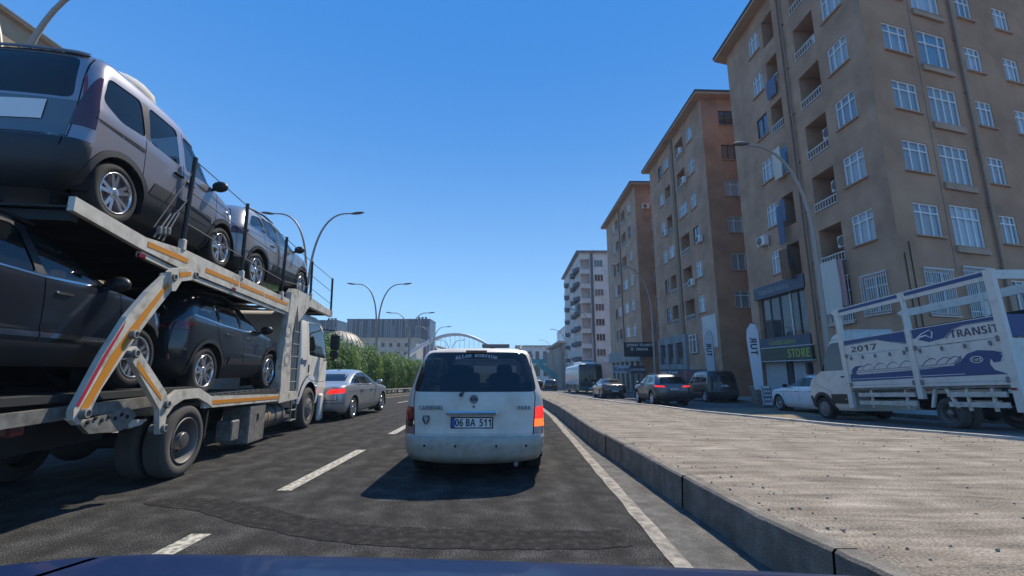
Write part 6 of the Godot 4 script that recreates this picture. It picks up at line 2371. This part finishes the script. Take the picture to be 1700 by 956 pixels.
	# posts and cables
	var posts := [[-0.48, 2.98, -0.45, 4.3], [1.2, 2.93, 1.14, 4.24], [2.98, 2.88, 2.99, 4.2], [4.8, 3.16, 4.74, 4.1], [6.7, 3.0, 6.62, 4.05]]
	for x in [-0.02, -2.48]:
		for p in posts:
			var mb := MB.new()
			mb.tube([F.call(x, p[1], p[0]), F.call(x, p[3], p[2])], 0.03, 8)
			part(mb, "deck_post", M.black, t)
			var ft := MB.new()
			ft.cbox(F.call(x, p[1] + 0.06, p[0]), Vector3(0.08, 0.16, 0.08), 0.015)
			part(ft, "post_foot", M.cream, t)
		for h in [0.97, 0.62, 0.28]:
			var mb := MB.new()
			var q := []
			for p in posts: q.append(F.call(x, lerpf(p[1], p[3], h), lerpf(p[0], p[2], h)))
			mb.tube(q, 0.008, 5)
			part(mb, "safety_cable", M.trim_grey, t)
	var tail_c := MB.new()
	tail_c.tube([F.call(-0.02, 4.1, -0.46), F.call(-0.03, 3.1, -1.05)], 0.008, 5)
	tail_c.tube([F.call(-0.02, 3.7, -0.47), F.call(-0.03, 3.05, -0.95)], 0.008, 5)
	part(tail_c, "safety_cable", M.trim_grey, t)
	for i in 3:
		var st := MB.new()
		var s0 := -0.95 + i * 0.08
		st.tube([F.call(-0.01, 2.98, s0 - 0.1), F.call(0.0, 3.35 + i * 0.04, s0 + 0.12)], 0.012, 6)
		st.cbox(F.call(0.0, 3.08 + i * 0.02, s0 - 0.04), Vector3(0.05, 0.09, 0.05), 0.01)
		part(st, "tie_rod", M.truck_steel, t)
	# front pillar, brace, over-cab bars, ladder
	for x in [0.0, -2.38]:
		side.call([[3.5, 3.1], [3.62, 3.2], [3.94, 3.22], [3.94, 2.96], [3.74, 2.19], [3.88, 0.95], [3.36, 0.95], [3.3, 1.5], [3.4, 2.27]], x - 0.12, x, M.cream, "front_pillar")
		side.call([[3.94, 3.22], [4.9, 3.22], [4.77, 2.95], [4.1, 2.5], [3.95, 2.9]], x - 0.1, x - 0.01, M.cream, "pillar_brace")
		side.call([[4.7, 3.2], [6.85, 3.08], [6.85, 2.94], [4.7, 2.96]], x - 0.12, x - 0.005, M.cream, "over_cab_rail")
		side.call([[3.3, 0.95], [4.42, 0.93], [4.42, 0.76], [3.3, 0.74]], x - 0.2, x + 0.01, M.cream, "pillar_base")
	var oc := MB.new()
	oc.box(F.call(-0.45, 3.06, 5.2), Vector3(0.55, 0.05, 3.3), Basis(Vector3.RIGHT, -0.02))
	oc.box(F.call(-2.05, 3.06, 5.2), Vector3(0.55, 0.05, 3.3), Basis(Vector3.RIGHT, -0.02))
	for i in 5: oc.box(F.call(-1.25, 3.0, 3.8 + i * 0.74), Vector3(2.4, 0.06, 0.07))
	part(oc, "over_cab_deck", M.deck_dark, t)
	for e in [[3.9, 0.95, 3.98, 2.7], [4.35, 0.95, 4.3, 2.7]]:
		var mb := MB.new()
		mb.tube([F.call(-0.04, e[1], e[0]), F.call(-0.04, e[3], e[2])], 0.02, 6)
		part(mb, "ladder_rail", M.truck_steel, t)
	for i in 6:
		var mb := MB.new()
		mb.tube([F.call(-0.04, 1.15 + i * 0.28, 3.91), F.call(-0.04, 1.15 + i * 0.28, 4.35)], 0.016, 6)
		part(mb, "ladder_rung", M.truck_steel, t)
	for s in [4.1, 4.42]:
		var mb := MB.new()
		mb.tube([F.call(-0.03, 0.76, s), F.call(-0.03, 0.28, s + 0.06)], 0.018, 6)
		part(mb, "step_rail", M.truck_steel, t)
	for y in [0.3, 0.52]:
		var mb := MB.new()
		mb.cbox(F.call(-0.08, y, 4.28), Vector3(0.14, 0.03, 0.34), 0.008)
		part(mb, "step", M.truck_steel, t)
	writing("OTO", 0.34, M.letter_grey, t, Transform3D(Basis(Vector3(0, 0, -1), Vector3.UP, Vector3.RIGHT) * Basis(Vector3(0, 0, 1), PI / 2 + 0.1), F.call(0.004, 1.95, 3.55)), "Droid Sans", true)
	# boxes and tanks under the bed
	var bx := MB.new()
	bx.cbox(F.call(-0.25, 0.44, 2.42), Vector3(0.46, 0.66, 0.68), 0.02)
	part(bx, "tool_box", M.truck_steel, t)
	var lt := MB.new()
	lt.cbox(F.call(-0.015, 0.56, 2.42), Vector3(0.02, 0.12, 0.07), 0.008)
	part(lt, "box_latch", M.blackmatte, t)
	var b2 := MB.new()
	b2.cbox(F.call(-0.2, 0.4, 1.72), Vector3(0.25, 0.34, 0.27), 0.02)
	part(b2, "battery_box", M.truck_steel, t)
	var tk := MB.new()
	tk.tube([F.call(-0.3, 0.48, 2.84), F.call(-0.3, 0.48, 3.92)], 0.24, 20)
	part(tk, "fuel_tank", M.truck_steel, t)
	for s in [3.05, 3.4, 3.75]:
		var mb := MB.new()
		mb.lathe([[0.25, -0.025], [0.25, 0.025]], F.call(-0.3, 0.48, s), Vector3(0, 0, 1), 20)
		part(mb, "tank_strap", M.orange_tape if s == 3.05 else M.deck_dark, t)
	# cab
	var cab := sub("cab", t, F.call(-1.25, 0, 5.75))
	var sl := [[0.55, 1.15, -1.2, 1.14, 0.08, 0.2], [0.8, 1.2, -1.3, 1.19, 0.08, 0.22], [1.2, 1.2, -1.32, 1.2, 0.08, 0.24], [1.6, 1.2, -1.31, 1.2, 0.08, 0.26], [1.75, 1.2, -1.28, 1.2, 0.08, 0.28], [2.1, 1.18, -1.15, 1.18, 0.09, 0.3], [2.5, 1.14, -0.98, 1.14, 0.1, 0.3], [2.72, 1.08, -0.85, 1.1, 0.12, 0.3], [2.82, 0.98, -0.7, 1.02, 0.14, 0.3], [2.87, 0.7, -0.4, 0.8, 0.2, 0.3]]
	var polys := loft_polys(loft(sl, 18, 5, 10, 0.0, 0.0, 0.12))
	var fe := []
	fe.append(["wheel_arch", null, 0, [circle(Vector2(0.4, 0.49), 0.64, 24)], 0.0])
	fe.append(["side_window", M.tint_mid, 0, [soft(V([0.55, 1.78, 0.6, 2.6, -0.35, 2.62, -0.85, 2.3, -1.05, 1.72]), 0.08)], -0.01])
	fe.append(["windshield", M.tint_mid, 2, [soft(V([-1.05, 1.75, 1.05, 1.75, 0.95, 2.62, -0.95, 2.62]), 0.1)], -0.008])
	fe.append(["door_gap", M.blackmatte, 0, line_quads(V([0.68, 2.7, 0.68, 1.25, 0.4, 1.16, -0.35, 1.1, -0.98, 1.1, -1.1, 1.7, -0.5, 2.7, 0.68, 2.72]), 0.014), -0.006])
	fe.append(["front_fender", M.white_paint, 0, ring_quads(Vector2(0.4, 0.49), 0.638, 0.8, 0.2, PI - 0.1, 16), 0.03])
	fe.append(["lower_trim", M.plastic, 0, [V([-1.4, 0.5, 1.3, 0.5, 1.3, 0.75, -1.4, 0.75])], 0.005])
	fe.append(["grille", M.plastic, 2, [V([-0.9, 0.9, 0.9, 0.9, 0.9, 1.5, -0.9, 1.5])], 0.01])
	carve(polys, fe, cab, "cab_body", M.truck_white)
	var inn := MB.new()
	inn.box(Vector3(0, 1.3, 0.1), Vector3(2.1, 0.9, 1.8))
	inn.cbox(Vector3(-0.6, 2.0, 0.6), Vector3(0.5, 0.9, 0.2), 0.06)
	inn.cbox(Vector3(0.6, 2.0, 0.6), Vector3(0.5, 0.9, 0.2), 0.06)
	inn.box(Vector3(0, 1.3, 1.08), Vector3(2.2, 1.2, 0.04))
	part(inn, "cab_interior", M.seat, cab)
	var fw := MB.new()
	fw.cbox(Vector3(1.18, 0.42, -0.72), Vector3(0.1, 0.72, 0.36), 0.05)
	fw.cbox(Vector3(0, 0.45, -1.22), Vector3(2.3, 0.5, 0.24), 0.06)
	part(fw, "front_bumper", M.truck_white, cab)
	var dh := MB.new()
	dh.cbox(Vector3(1.205, 1.45, 0.55), Vector3(0.03, 0.2, 0.05), 0.01)
	part(dh, "door_handle", M.black, cab)
	for sx in [-1.0, 1.0]:
		var mi := MB.new()
		mi.cbox(Vector3(sx * 1.5, 2.18, -0.62), Vector3(0.24, 0.44, 0.16), 0.04)
		mi.cbox(Vector3(sx * 1.5, 1.84, -0.62), Vector3(0.23, 0.2, 0.16), 0.04)
		part(mi, "mirror", M.black, cab)
		var ma := MB.new()
		ma.tube([Vector3(sx * 1.1, 1.68, -0.72), Vector3(sx * 1.5, 1.7, -0.66), Vector3(sx * 1.5, 1.78, -0.64)], 0.02, 6)
		ma.tube([Vector3(sx * 1.05, 2.55, -0.7), Vector3(sx * 1.45, 2.5, -0.66), Vector3(sx * 1.5, 2.38, -0.64)], 0.02, 6)
		part(ma, "mirror_arm", M.black, cab)
	writing("Bagı", 0.14, M.wave_blue, cab, Transform3D(Basis(Vector3(0, 0, -1), Vector3.UP, Vector3.RIGHT), Vector3(1.205, 1.62, 0.95)), "Droid Sans", true)

# flat sheet in the truck's (s, x) plane with slots cut out
func slotted(s0: float, s1: float, x0: float, x1: float, y: float, holes: Array) -> MB:
	var mb := MB.new()
	var edges := [x0, x1]
	for h in holes:
		for e in [x0 + h[2], x0 + h[3]]:
			if not edges.has(e): edges.append(e)
	edges.sort()
	for i in edges.size() - 1:
		var c: float = (edges[i] + edges[i + 1]) * 0.5
		var row := []
		for h in holes:
			if c > x0 + h[2] and c < x0 + h[3]: row.append(h)
		var s := s0
		for h in row:
			mb.box(Vector3(c, y, -(s + s0 + h[0]) * 0.5), Vector3(edges[i + 1] - edges[i], 0.02, absf(s0 + h[0] - s)))
			s = s0 + h[1]
		mb.box(Vector3(c, y, -(s + s1) * 0.5), Vector3(edges[i + 1] - edges[i], 0.02, s1 - s))
	return mb

func flatbed() -> void:
	var t := thing("flatbed_truck", "white flatbed truck with blue wave graphics on its drop sides", "truck", Vector3(11.25, -0.042, -12.8))
	t.rotation.x = -0.0546
	var cy := 1.2
	var sl := [[0.3, -1.02, -2.75, 0.86, 0.05, 0.3], [0.42, -1.0, -2.9, 0.96, 0.05, 0.34], [0.7, -1.0, -2.95, 1.0, 0.05, 0.36], [0.95, -1.0, -2.93, 1.0, 0.05, 0.38], [1.12, -1.0, -2.8, 1.0, 0.05, 0.36], [1.24, -1.0, -2.5, 0.99, 0.05, 0.3], [1.34, -1.0, -2.22, 0.98, 0.05, 0.26], [1.7, -1.0, -1.95, 0.95, 0.06, 0.24], [2.05, -1.0, -1.66, 0.91, 0.06, 0.24], [2.2, -1.02, -1.5, 0.87, 0.08, 0.24], [2.28, -1.06, -1.36, 0.76, 0.1, 0.14]]
	for e in sl:
		if e[0] > 0.5: e[0] = 0.5 + (e[0] - 0.5) * 1.24
		e[2] = e[2] - 0.3
	var polys := loft_polys(loft(sl, 18, 6, 10, 0.0, 0.0, 0.2))
	var stretch := func(a: Array):
		var o := PackedVector2Array()
		for q in V(a):
			var yy: float = 0.5 + (q.y - 0.5) * 1.24 if q.y > 0.5 else q.y
			o.append(Vector2(q.x if q.x > -1.2 else q.x - 0.3 * clampf((-1.2 - q.x) / 0.6, 0.0, 1.0), yy))
		return o
	var fe := []
	fe.append(["wheel_arch", null, 0, [circle(Vector2(-2.3, 0.35), 0.42, 24)], 0.0])
	fe.append(["wheel_arch_trim", M.plastic, 0, ring_quads(Vector2(-2.3, 0.35), 0.419, 0.52, -0.2, PI + 0.2, 22), 0.015])
	fe.append(["side_window", M.tint_mid, 0, [soft(stretch.call([-1.12, 1.32, -1.14, 2.02, -1.5, 2.03, -1.95, 1.58, -2.16, 1.34]), 0.06)], -0.008])
	fe.append(["side_trim", M.plastic, 0, [V([-1.0, 0.52, -1.85, 0.52, -1.85, 0.8, -1.0, 0.8])], 0.012])
	fe.append(["front_trim", M.plastic, 0, [V([-2.7, 0.2, -3.3, 0.2, -3.3, 0.75, -2.75, 0.75])], 0.006])
	fe.append(["headlight", M.lamp_white, 0, [V([-3.0, 1.05, -3.25, 1.02, -3.15, 1.3, -2.9, 1.36])], 0.005])
	fe.append(["door_gap", M.blackmatte, 0, line_quads(stretch.call([-1.06, 2.1, -1.06, 0.5, -1.6, 0.5, -1.62, 0.8, -2.2, 1.0, -2.24, 1.3, -1.62, 1.95, -1.5, 2.1, -1.06, 2.1]), 0.012), -0.006])
	fe.append(["door", M.truck_white, 0, [stretch.call([-1.07, 0.8, -1.62, 0.8, -2.19, 1.0, -2.22, 1.28, -1.07, 1.28])], 0.0])
	fe.append(["windshield", M.clear, 2, [soft(V([-0.85, 1.57, 0.85, 1.57, 0.76, 2.46, -0.76, 2.46]), 0.1)], -0.008])
	fe.append(["grille", M.plastic, 2, [V([-0.6, 0.6, 0.6, 0.6, 0.6, 1.05, -0.6, 1.05])], 0.005])
	carve(polys, fe, t, "cab_body", M.truck_white)
	var rs := MB.new()
	rs.cbox(Vector3(0, 2.73, -1.3), Vector3(1.4, 0.08, 0.5), 0.03)
	part(rs, "roof_spoiler", M.truck_white, t)
	var inn := MB.new()
	inn.box(Vector3(0, 0.85, -1.7), Vector3(1.7, 0.7, 1.2))
	for x in [-0.5, 0.5]:
		inn.cbox(Vector3(x, 1.65, -1.2), Vector3(0.5, 0.9, 0.16), 0.05)
		inn.cbox(Vector3(x, 2.25, -1.17), Vector3(0.26, 0.2, 0.1), 0.04)
	part(inn, "cab_interior", M.seat, t)
	var mi := MB.new()
	mi.cbox(Vector3(-1.14, 1.66, -2.5), Vector3(0.24, 0.42, 0.14), 0.04)
	mi.cbox(Vector3(1.14, 1.66, -2.5), Vector3(0.24, 0.42, 0.14), 0.04)
	part(mi, "mirror", M.black, t)
	var dh := MB.new()
	dh.cbox(Vector3(-1.01, 1.32, -1.22), Vector3(0.03, 0.04, 0.16), 0.01)
	part(dh, "door_handle", M.black, t)
	var mk := MB.new()
	mk.cbox(Vector3(-1.015, 0.65, -1.2), Vector3(0.02, 0.04, 0.09), 0.006)
	part(mk, "side_marker", M.orange_tape, t)
	for e in [[-0.98, true], [0.98, false]]:
		wheel(t, Vector3(e[0], 0.35, -2.3), e[1], 0.35, 0.22, "steel")
		wheel(t, Vector3(e[0] * 1.0, 0.35, 2.0), e[1], 0.35, 0.2, "truckrear")
		wheel(t, Vector3(e[0] * 0.75, 0.35, 2.0), e[1], 0.35, 0.2, "truckrear")
	var ch := MB.new()
	for x in [-0.4, 0.4]: ch.box(Vector3(x, 0.72, 1.3), Vector3(0.1, 0.16, 4.8))
	ch.tube([Vector3(-0.8, 0.35, 2.0), Vector3(0.8, 0.35, 2.0)], 0.07, 8)
	ch.ball(Vector3(0, 0.35, 2.0), Vector3(0.2, 0.18, 0.18), 12, 8)
	ch.cbox(Vector3(0.2, 0.55, 0.6), Vector3(0.5, 0.35, 0.9), 0.05)
	part(ch, "chassis", M.blackmatte, t)
	# bed: left side plane at x = -1.05
	var z0 := -0.95
	var L := 4.65
	var B := 1.02
	var fb := MB.new()
	fb.box(Vector3(0, B - 0.06, z0 + L / 2), Vector3(2.06, 0.1, L - 0.02))
	part(fb, "bed_floor", M.truck_steel, t)
	var side := func(poly, x0, x1, m, nm):
		# polygon in (distance from bed front, height over bed bottom); x grows outward to the left
		var mb := MB.new()
		mb.prism(poly, Vector3(0, B, z0), Vector3(0, 0, 1), Vector3.UP, x0, x1)
		return part(mb, nm, m, t)
	# prism axis: u=+z, w=+y -> n = u x w = -x : distances grow to the left side
	var X := 1.05
	for sgn in [1.0, -1.0]:
		var o: float = X if sgn > 0 else -X - 0.04
		side.call([[0.08, 0.03], [2.3, 0.03], [2.3, 0.9], [0.08, 0.9]], o - 0.04, o, M.truck_white, "lower_side_panel")
		side.call([[2.46, 0.03], [4.55, 0.03], [4.55, 0.9], [2.46, 0.9]], o - 0.04, o, M.truck_white, "lower_side_panel")
		if sgn > 0:
			side.call([[0.08, 0.92], [2.3, 0.92], [2.3, 1.38], [0.08, 1.38]], o - 0.04, o, M.truck_white, "upper_side_panel")
			side.call([[2.46, 0.92], [4.55, 0.92], [4.55, 1.38], [2.46, 1.38]], o - 0.04, o, M.truck_white, "upper_side_panel")
		else:
			side.call([[0.04, 1.5], [4.6, 1.5], [4.6, 1.75], [0.04, 1.75]], o - 0.05, o, M.blackmatte, "far_side_rail")  # plain dark rail along the far side of the bed
		side.call([[0.04, 2.14], [4.6, 2.14], [4.6, 2.36], [0.04, 2.36]], o - 0.05, o + 0.01, M.truck_white, "top_rail")
		side.call([[0.0, -0.05], [4.62, -0.05], [4.62, 0.02], [0.0, 0.02]], o - 0.08, o + 0.01, M.truck_white, "bottom_rail")
		for e in [[-0.1, 0.08, -0.62], [2.3, 2.46, -0.35], [4.5, 4.68, -0.6]]:
			side.call([[e[0], e[2]], [e[1], e[2]], [e[1], 2.36], [e[0], 2.36]] if e[0] != 2.3 else [[e[0], e[2]], [e[1], e[2]], [e[1], 1.4], [2.42, 1.42], [2.42, 2.36], [2.36, 2.36], [2.36, 1.42], [e[0], 1.4]], o - 0.07, o + 0.025, M.truck_white, "bed_post")
		side.call([[-0.25, 2.3], [0.1, 2.38], [0.1, 2.1], [-0.05, 2.15]], o - 0.06, o + 0.03, M.truck_white, "rail_bracket")
	side.call([[0.12, 2.24], [2.28, 2.24], [2.28, 2.33], [0.12, 2.33]], X + 0.012, X + 0.016, M.wave_blue, "blue_stripe")
	side.call([[2.5, 2.24], [4.5, 2.24], [4.5, 2.33], [2.5, 2.33]], X + 0.012, X + 0.016, M.wave_blue, "blue_stripe")
	# blue graphics of the upper panels
	side.call([[0.1, 1.23], [1.0, 1.26], [1.35, 1.26], [1.75, 1.16], [2.28, 1.05], [2.28, 1.36], [0.1, 1.36]], X, X + 0.003, M.wave_blue, "blue_print")
	side.call([[2.48, 1.14], [2.9, 1.0], [3.3, 1.05], [3.55, 1.24], [3.8, 1.29], [4.53, 1.29], [4.53, 1.36], [2.48, 1.36]], X, X + 0.003, M.wave_blue, "blue_print")
	for q in [[[0.1, 1.205], [1.0, 1.235], [1.4, 1.235], [1.8, 1.13], [2.28, 1.02], [2.28, 1.035], [1.8, 1.145], [1.4, 1.25], [1.0, 1.25], [0.1, 1.22]], [[3.35, 1.03], [3.58, 1.22], [3.82, 1.27], [4.53, 1.27], [4.53, 1.282], [3.8, 1.282], [3.56, 1.235], [3.33, 1.045]]]:
		side.call(q, X + 0.0035, X + 0.005, M.wave_blue, "print_line")
	for q in [[[2.5, 1.1], [2.75, 1.24], [2.98, 1.3], [2.98, 1.285], [2.76, 1.22], [2.5, 1.07]], [[2.5, 1.02], [2.7, 1.14], [2.85, 1.16], [3.0, 1.08], [3.05, 1.22], [2.98, 1.285], [3.02, 1.22], [2.98, 1.1], [2.85, 1.19], [2.7, 1.17], [2.5, 1.05]]]:
		side.call(q, X + 0.0035, X + 0.005, M.letter_white, "print_line")
	# wave on the lower panels
	side.call([[0.12, 0.14], [2.28, 0.16], [2.28, 0.36], [0.45, 0.33], [0.36, 0.38], [0.5, 0.52], [0.78, 0.58], [0.4, 0.58], [0.24, 0.5], [0.22, 0.36], [0.14, 0.36]], X, X + 0.003, M.wave_blue, "wave_print")
	side.call([[2.48, 0.16], [4.5, 0.16], [4.25, 0.26], [4.18, 0.38], [4.22, 0.5], [4.5, 0.6], [4.3, 0.66], [4.0, 0.7], [3.75, 0.64], [3.58, 0.5], [3.4, 0.4], [2.48, 0.36]], X, X + 0.003, M.wave_blue, "wave_print")
	side.call([[4.22, 0.5], [4.27, 0.41], [4.4, 0.42], [4.48, 0.57], [4.35, 0.56]], X, X + 0.003, M.wave_blue, "wave_print")
	for y in [0.2, 0.39, 0.44]:
		side.call([[0.16, y], [2.28, y], [2.28, y + 0.012], [0.16, y + 0.012]], X + 0.0035, X + 0.005, M.letter_white if y < 0.3 else M.wave_blue, "print_line")
		side.call([[2.48, y], [3.4, y], [3.62, y + (0.16 if y > 0.3 else 0.0)], [3.6, y + (0.175 if y > 0.3 else 0.012)], [3.38, y + 0.012], [2.48, y + 0.012]], X + 0.0035, X + 0.005, M.letter_white if y < 0.3 else M.wave_blue, "print_line")
	for s in [0.62, 1.05, 1.48, 1.9, 2.6, 2.95, 3.2]:
		side.call([[s, 0.45], [s + 0.12, 0.55], [s + 0.24, 0.6], [s + 0.36, 0.58], [s + 0.42, 0.52], [s + 0.36, 0.595], [s + 0.24, 0.62], [s + 0.11, 0.565], [s - 0.02, 0.45]], X + 0.0002, X + 0.004, M.wave_blue, "wave_crest")
	var lx := func(s, h, d): return Transform3D(Basis(Vector3(0, 0, 1), Vector3.UP, Vector3(-1, 0, 0)), Vector3(-X - d, B + h, z0 + s))
	writing("2017", 0.17, M.dark_band, t, lx.call(0.82, 1.07, 0.004), "Droid Sans", true, 1.9)
	writing("TRANSiT", 0.17, M.dark_band, t, lx.call(4.0, 1.11, 0.004), "Droid Sans", true, 1.15)
	var ov := MB.new()
	var pts := []
	for i in 24: pts.append([3.93 + cos(TAU * i / 24) * 0.14, 0.5 + sin(TAU * i / 24) * 0.075])
	ov.prism(pts, Vector3(0, B, z0), Vector3(0, 0, 1), Vector3.UP, X + 0.003, X + 0.006)
	part(ov, "oval_emblem", M.letter_white, t)
	var ov2 := MB.new()
	pts = []
	for i in 24: pts.append([3.93 + cos(TAU * i / 24) * 0.125, 0.5 + sin(TAU * i / 24) * 0.062])
	ov2.prism(pts, Vector3(0, B, z0), Vector3(0, 0, 1), Vector3.UP, X + 0.006, X + 0.008)
	part(ov2, "oval_emblem", M.sign_green, t)
	writing("Ford", 0.07, M.letter_white, t, lx.call(3.93, 0.5, 0.011), "Droid Serif", false)
	# latches and hooks
	for s in [0.3, 0.75, 1.2, 1.7, 2.15, 2.62, 3.2, 3.75, 4.3]:
		var hk := MB.new()
		hk.cbox(Vector3(-X - 0.02, B + 0.82, z0 + s), Vector3(0.04, 0.1, 0.05), 0.01)
		hk.tube([Vector3(-X - 0.03, B + 0.86, z0 + s), Vector3(-X - 0.05, B + 0.76, z0 + s + 0.03)], 0.01, 5)
		part(hk, "rope_hook", M.truck_steel, t)
	for s in [0.12, 2.27, 2.5, 4.48]:
		for y in [0.9, 0.05]:
			var lt := MB.new()
			lt.cbox(Vector3(-X - 0.02, B + y, z0 + s), Vector3(0.05, 0.12, 0.08), 0.015)
			part(lt, "latch", M.rim_steel, t)
	for s in [0.2, 2.05, 2.65, 4.55]:
		var rd := MB.new()
		rd.cbox(Vector3(-X - 0.03, B - 0.14, z0 + s), Vector3(0.03, 0.05, 0.12), 0.008)
		part(rd, "reflector", M.lamp_red, t)
	# under-run slats
	for e in [[0.3, 2.2], [3.05, 4.35]]:
		for y in [-0.3, -0.52]:
			side.call([[e[0], y], [e[1], y], [e[1], y + 0.11], [e[0], y + 0.11]], X - 0.05, X - 0.01, M.cream, "underrun_slat")
		for s in [e[0] + 0.4, e[1] - 0.35]:
			side.call([[s, -0.6], [s + 0.06, -0.6], [s + 0.06, 0.0], [s, 0.0]], X - 0.1, X - 0.055, M.truck_white, "slat_hanger")
	for s in [2.7, 2.95]:
		side.call([[s, -0.05], [s + 0.08, -0.05], [s + (0.3 if s > 2.8 else -0.1), -0.55], [s + (0.24 if s > 2.8 else -0.16), -0.55]], X - 0.1, X - 0.04, M.truck_white, "mudguard_stay")
	# head board and tail board
	var hbm := MB.new()
	hbm.box(Vector3(0, B + 0.7, z0 + 0.02), Vector3(2.0, 1.4, 0.04))
	part(hbm, "head_board", M.truck_white, t)
	var tb := MB.new()
	tb.box(Vector3(0.02, B + 0.46, z0 + L - 0.06), Vector3(1.9, 0.86, 0.04))
	part(tb, "tail_board", M.truck_white, t)
	var tb2 := MB.new()
	tb2.box(Vector3(0.02, B + 1.16, z0 + L - 0.06), Vector3(1.9, 0.46, 0.04))
	part(tb2, "tail_board", M.wave_blue, t)
	var tb3 := MB.new()
	tb3.box(Vector3(0.02, B + 2.25, z0 + L - 0.05), Vector3(1.98, 0.2, 0.06))
	part(tb3, "rear_rail", M.truck_white, t)
	tb3 = MB.new()
	tb3.box(Vector3(0.02, B - 0.2, z0 + L - 0.05), Vector3(1.98, 0.16, 0.06))
	part(tb3, "rear_rail", M.truck_white, t)
	var tl := MB.new()
	tl.cbox(Vector3(-0.8, B - 0.22, z0 + L), Vector3(0.36, 0.14, 0.06), 0.015)
	tl.cbox(Vector3(0.8, B - 0.22, z0 + L), Vector3(0.36, 0.14, 0.06), 0.015)
	part(tl, "tail_light", M.lamp_red, t)

func bus() -> void:
	var t := thing("bus", "teal and white city bus with a dark rear window ahead of the black sedan", "bus", Vector3(8.2, ys(-53.0), -53.2))
	t.rotation.x = -0.027
	var sl := [[0.3, 5.9, -5.9, 1.2, 0.15, 0.2], [0.5, 5.98, -5.98, 1.26, 0.16, 0.25], [1.0, 6.0, -6.0, 1.27, 0.16, 0.25], [1.6, 6.0, -6.0, 1.27, 0.16, 0.25], [2.4, 5.98, -5.96, 1.26, 0.16, 0.25], [2.9, 5.94, -5.9, 1.24, 0.18, 0.25], [3.05, 5.86, -5.8, 1.16, 0.2, 0.25], [3.12, 5.6, -5.6, 0.9, 0.25, 0.25]]
	var polys := loft_polys(loft(sl, 20, 4, 8, 0.0, 0.04, 0.1))
	var fe := []
	for z in [3.2, -3.4]: fe.append(["wheel_arch", null, 0, [circle(Vector2(z, 0.48), 0.56, 20)], 0.0])
	fe.append(["rear_window", M.tint, 1, [soft(V([-1.12, 1.25, 1.12, 1.25, 1.1, 2.95, -1.1, 2.95]), 0.15)], 0.0])
	for k in 7: fe.append(["side_window", M.tint_mid, 0, [soft(V([5.3 - k * 1.55, 1.45, 5.3 - k * 1.55, 2.55, 3.9 - k * 1.55, 2.55, 3.9 - k * 1.55, 1.45]), 0.08)], -0.005])
	fe.append(["skirt", M.bus_teal, 0, [V([-6.1, 0.2, 6.1, 0.2, 6.1, 0.95, -6.1, 0.95])], 0.003])
	fe.append(["rear_skirt", M.bus_teal, 1, [V([-1.4, 0.2, 1.4, 0.2, 1.4, 0.75, -1.4, 0.75])], 0.003])
	fe.append(["engine_cover", M.dark_paint, 1, [V([-1.1, 0.76, 1.1, 0.76, 1.1, 1.24, -1.1, 1.24])], 0.003])
	fe.append(["tail_light", M.lamp_red, 1, [V([1.12, 0.8, 1.25, 0.8, 1.25, 1.3, 1.12, 1.3])], 0.006])
	fe.append(["tail_light", M.lamp_red, 1, [V([-1.12, 0.8, -1.25, 0.8, -1.25, 1.3, -1.12, 1.3])], 0.006])
	fe.append(["corner_panel", M.bus_teal, 1, [V([-1.4, 0.7, 1.4, 0.7, 1.4, 3.2, -1.4, 3.2])], 0.0])
	carve(polys, fe, t, "body", M.white_paint)
	var ac := MB.new()
	ac.cbox(Vector3(0, 3.25, 1.5), Vector3(1.8, 0.3, 3.4), 0.1)
	part(ac, "roof_unit", M.white_paint, t)
	for z in [3.2, -3.4]:
		wheel(t, Vector3(1.22, 0.48, z), false, 0.48, 0.28, "truckfront")
		wheel(t, Vector3(-1.22, 0.48, z), true, 0.48, 0.28, "truckfront")
	var inn := MB.new()
	inn.box(Vector3(0, 0.9, 0), Vector3(2.3, 0.9, 11.4))
	part(inn, "cabin_floor", M.seat, t)
	number_plate(t, Vector3(0, 0.55, 6.01), 0.52, 0.12, "")

func bonnet() -> void:
	var t := thing("car_bonnet", "dark blue bonnet of the car the view is taken from", "car", Vector3(0, 0, 0))
	t.rotation.z = -0.03
	var sl := [[0.4, 0.1, -0.8, 0.85, 0.1, 0.3], [0.6, 0.1, -0.94, 0.95, 0.1, 0.34], [0.85, 0.1, -0.98, 0.98, 0.1, 0.34], [1.0, 0.1, -0.96, 0.985, 0.1, 0.32], [1.05, 0.1, -0.91, 0.98, 0.1, 0.3], [1.075, 0.1, -0.83, 0.97, 0.1, 0.28], [1.095, 0.1, -0.65, 0.96, 0.1, 0.25], [1.11, 0.1, -0.35, 0.95, 0.1, 0.2]]
	var polys := loft_polys(loft(sl, 20, 6, 12, 0.0, 0.0, 0.04))
	var fe := []
	fe.append(["bonnet_gap", M.blackmatte, 3, line_quads(V([-0.74, -0.1, -0.72, -0.8]), 0.012) + line_quads(V([0.74, -0.1, 0.72, -0.8]), 0.012), -0.005])
	carve(polys, fe, t, "bonnet", M.blue_paint)
	var lg := MB.new()
	lg.lathe([[0.05, 0.0], [0.05, 0.008], [0.0, 0.01]], Vector3(0, 0.8, -0.985), Vector3(0, 0.4, -1), 16)
	part(lg, "badge", M.chrome, t)
	for sx in [-0.78, 0.78]:
		var hl := MB.new()
		hl.ball(Vector3(sx * 0.95, 0.8, -0.9), Vector3(0.16, 0.07, 0.12), 12, 8)
		part(hl, "headlight", M.lamp_white, t)
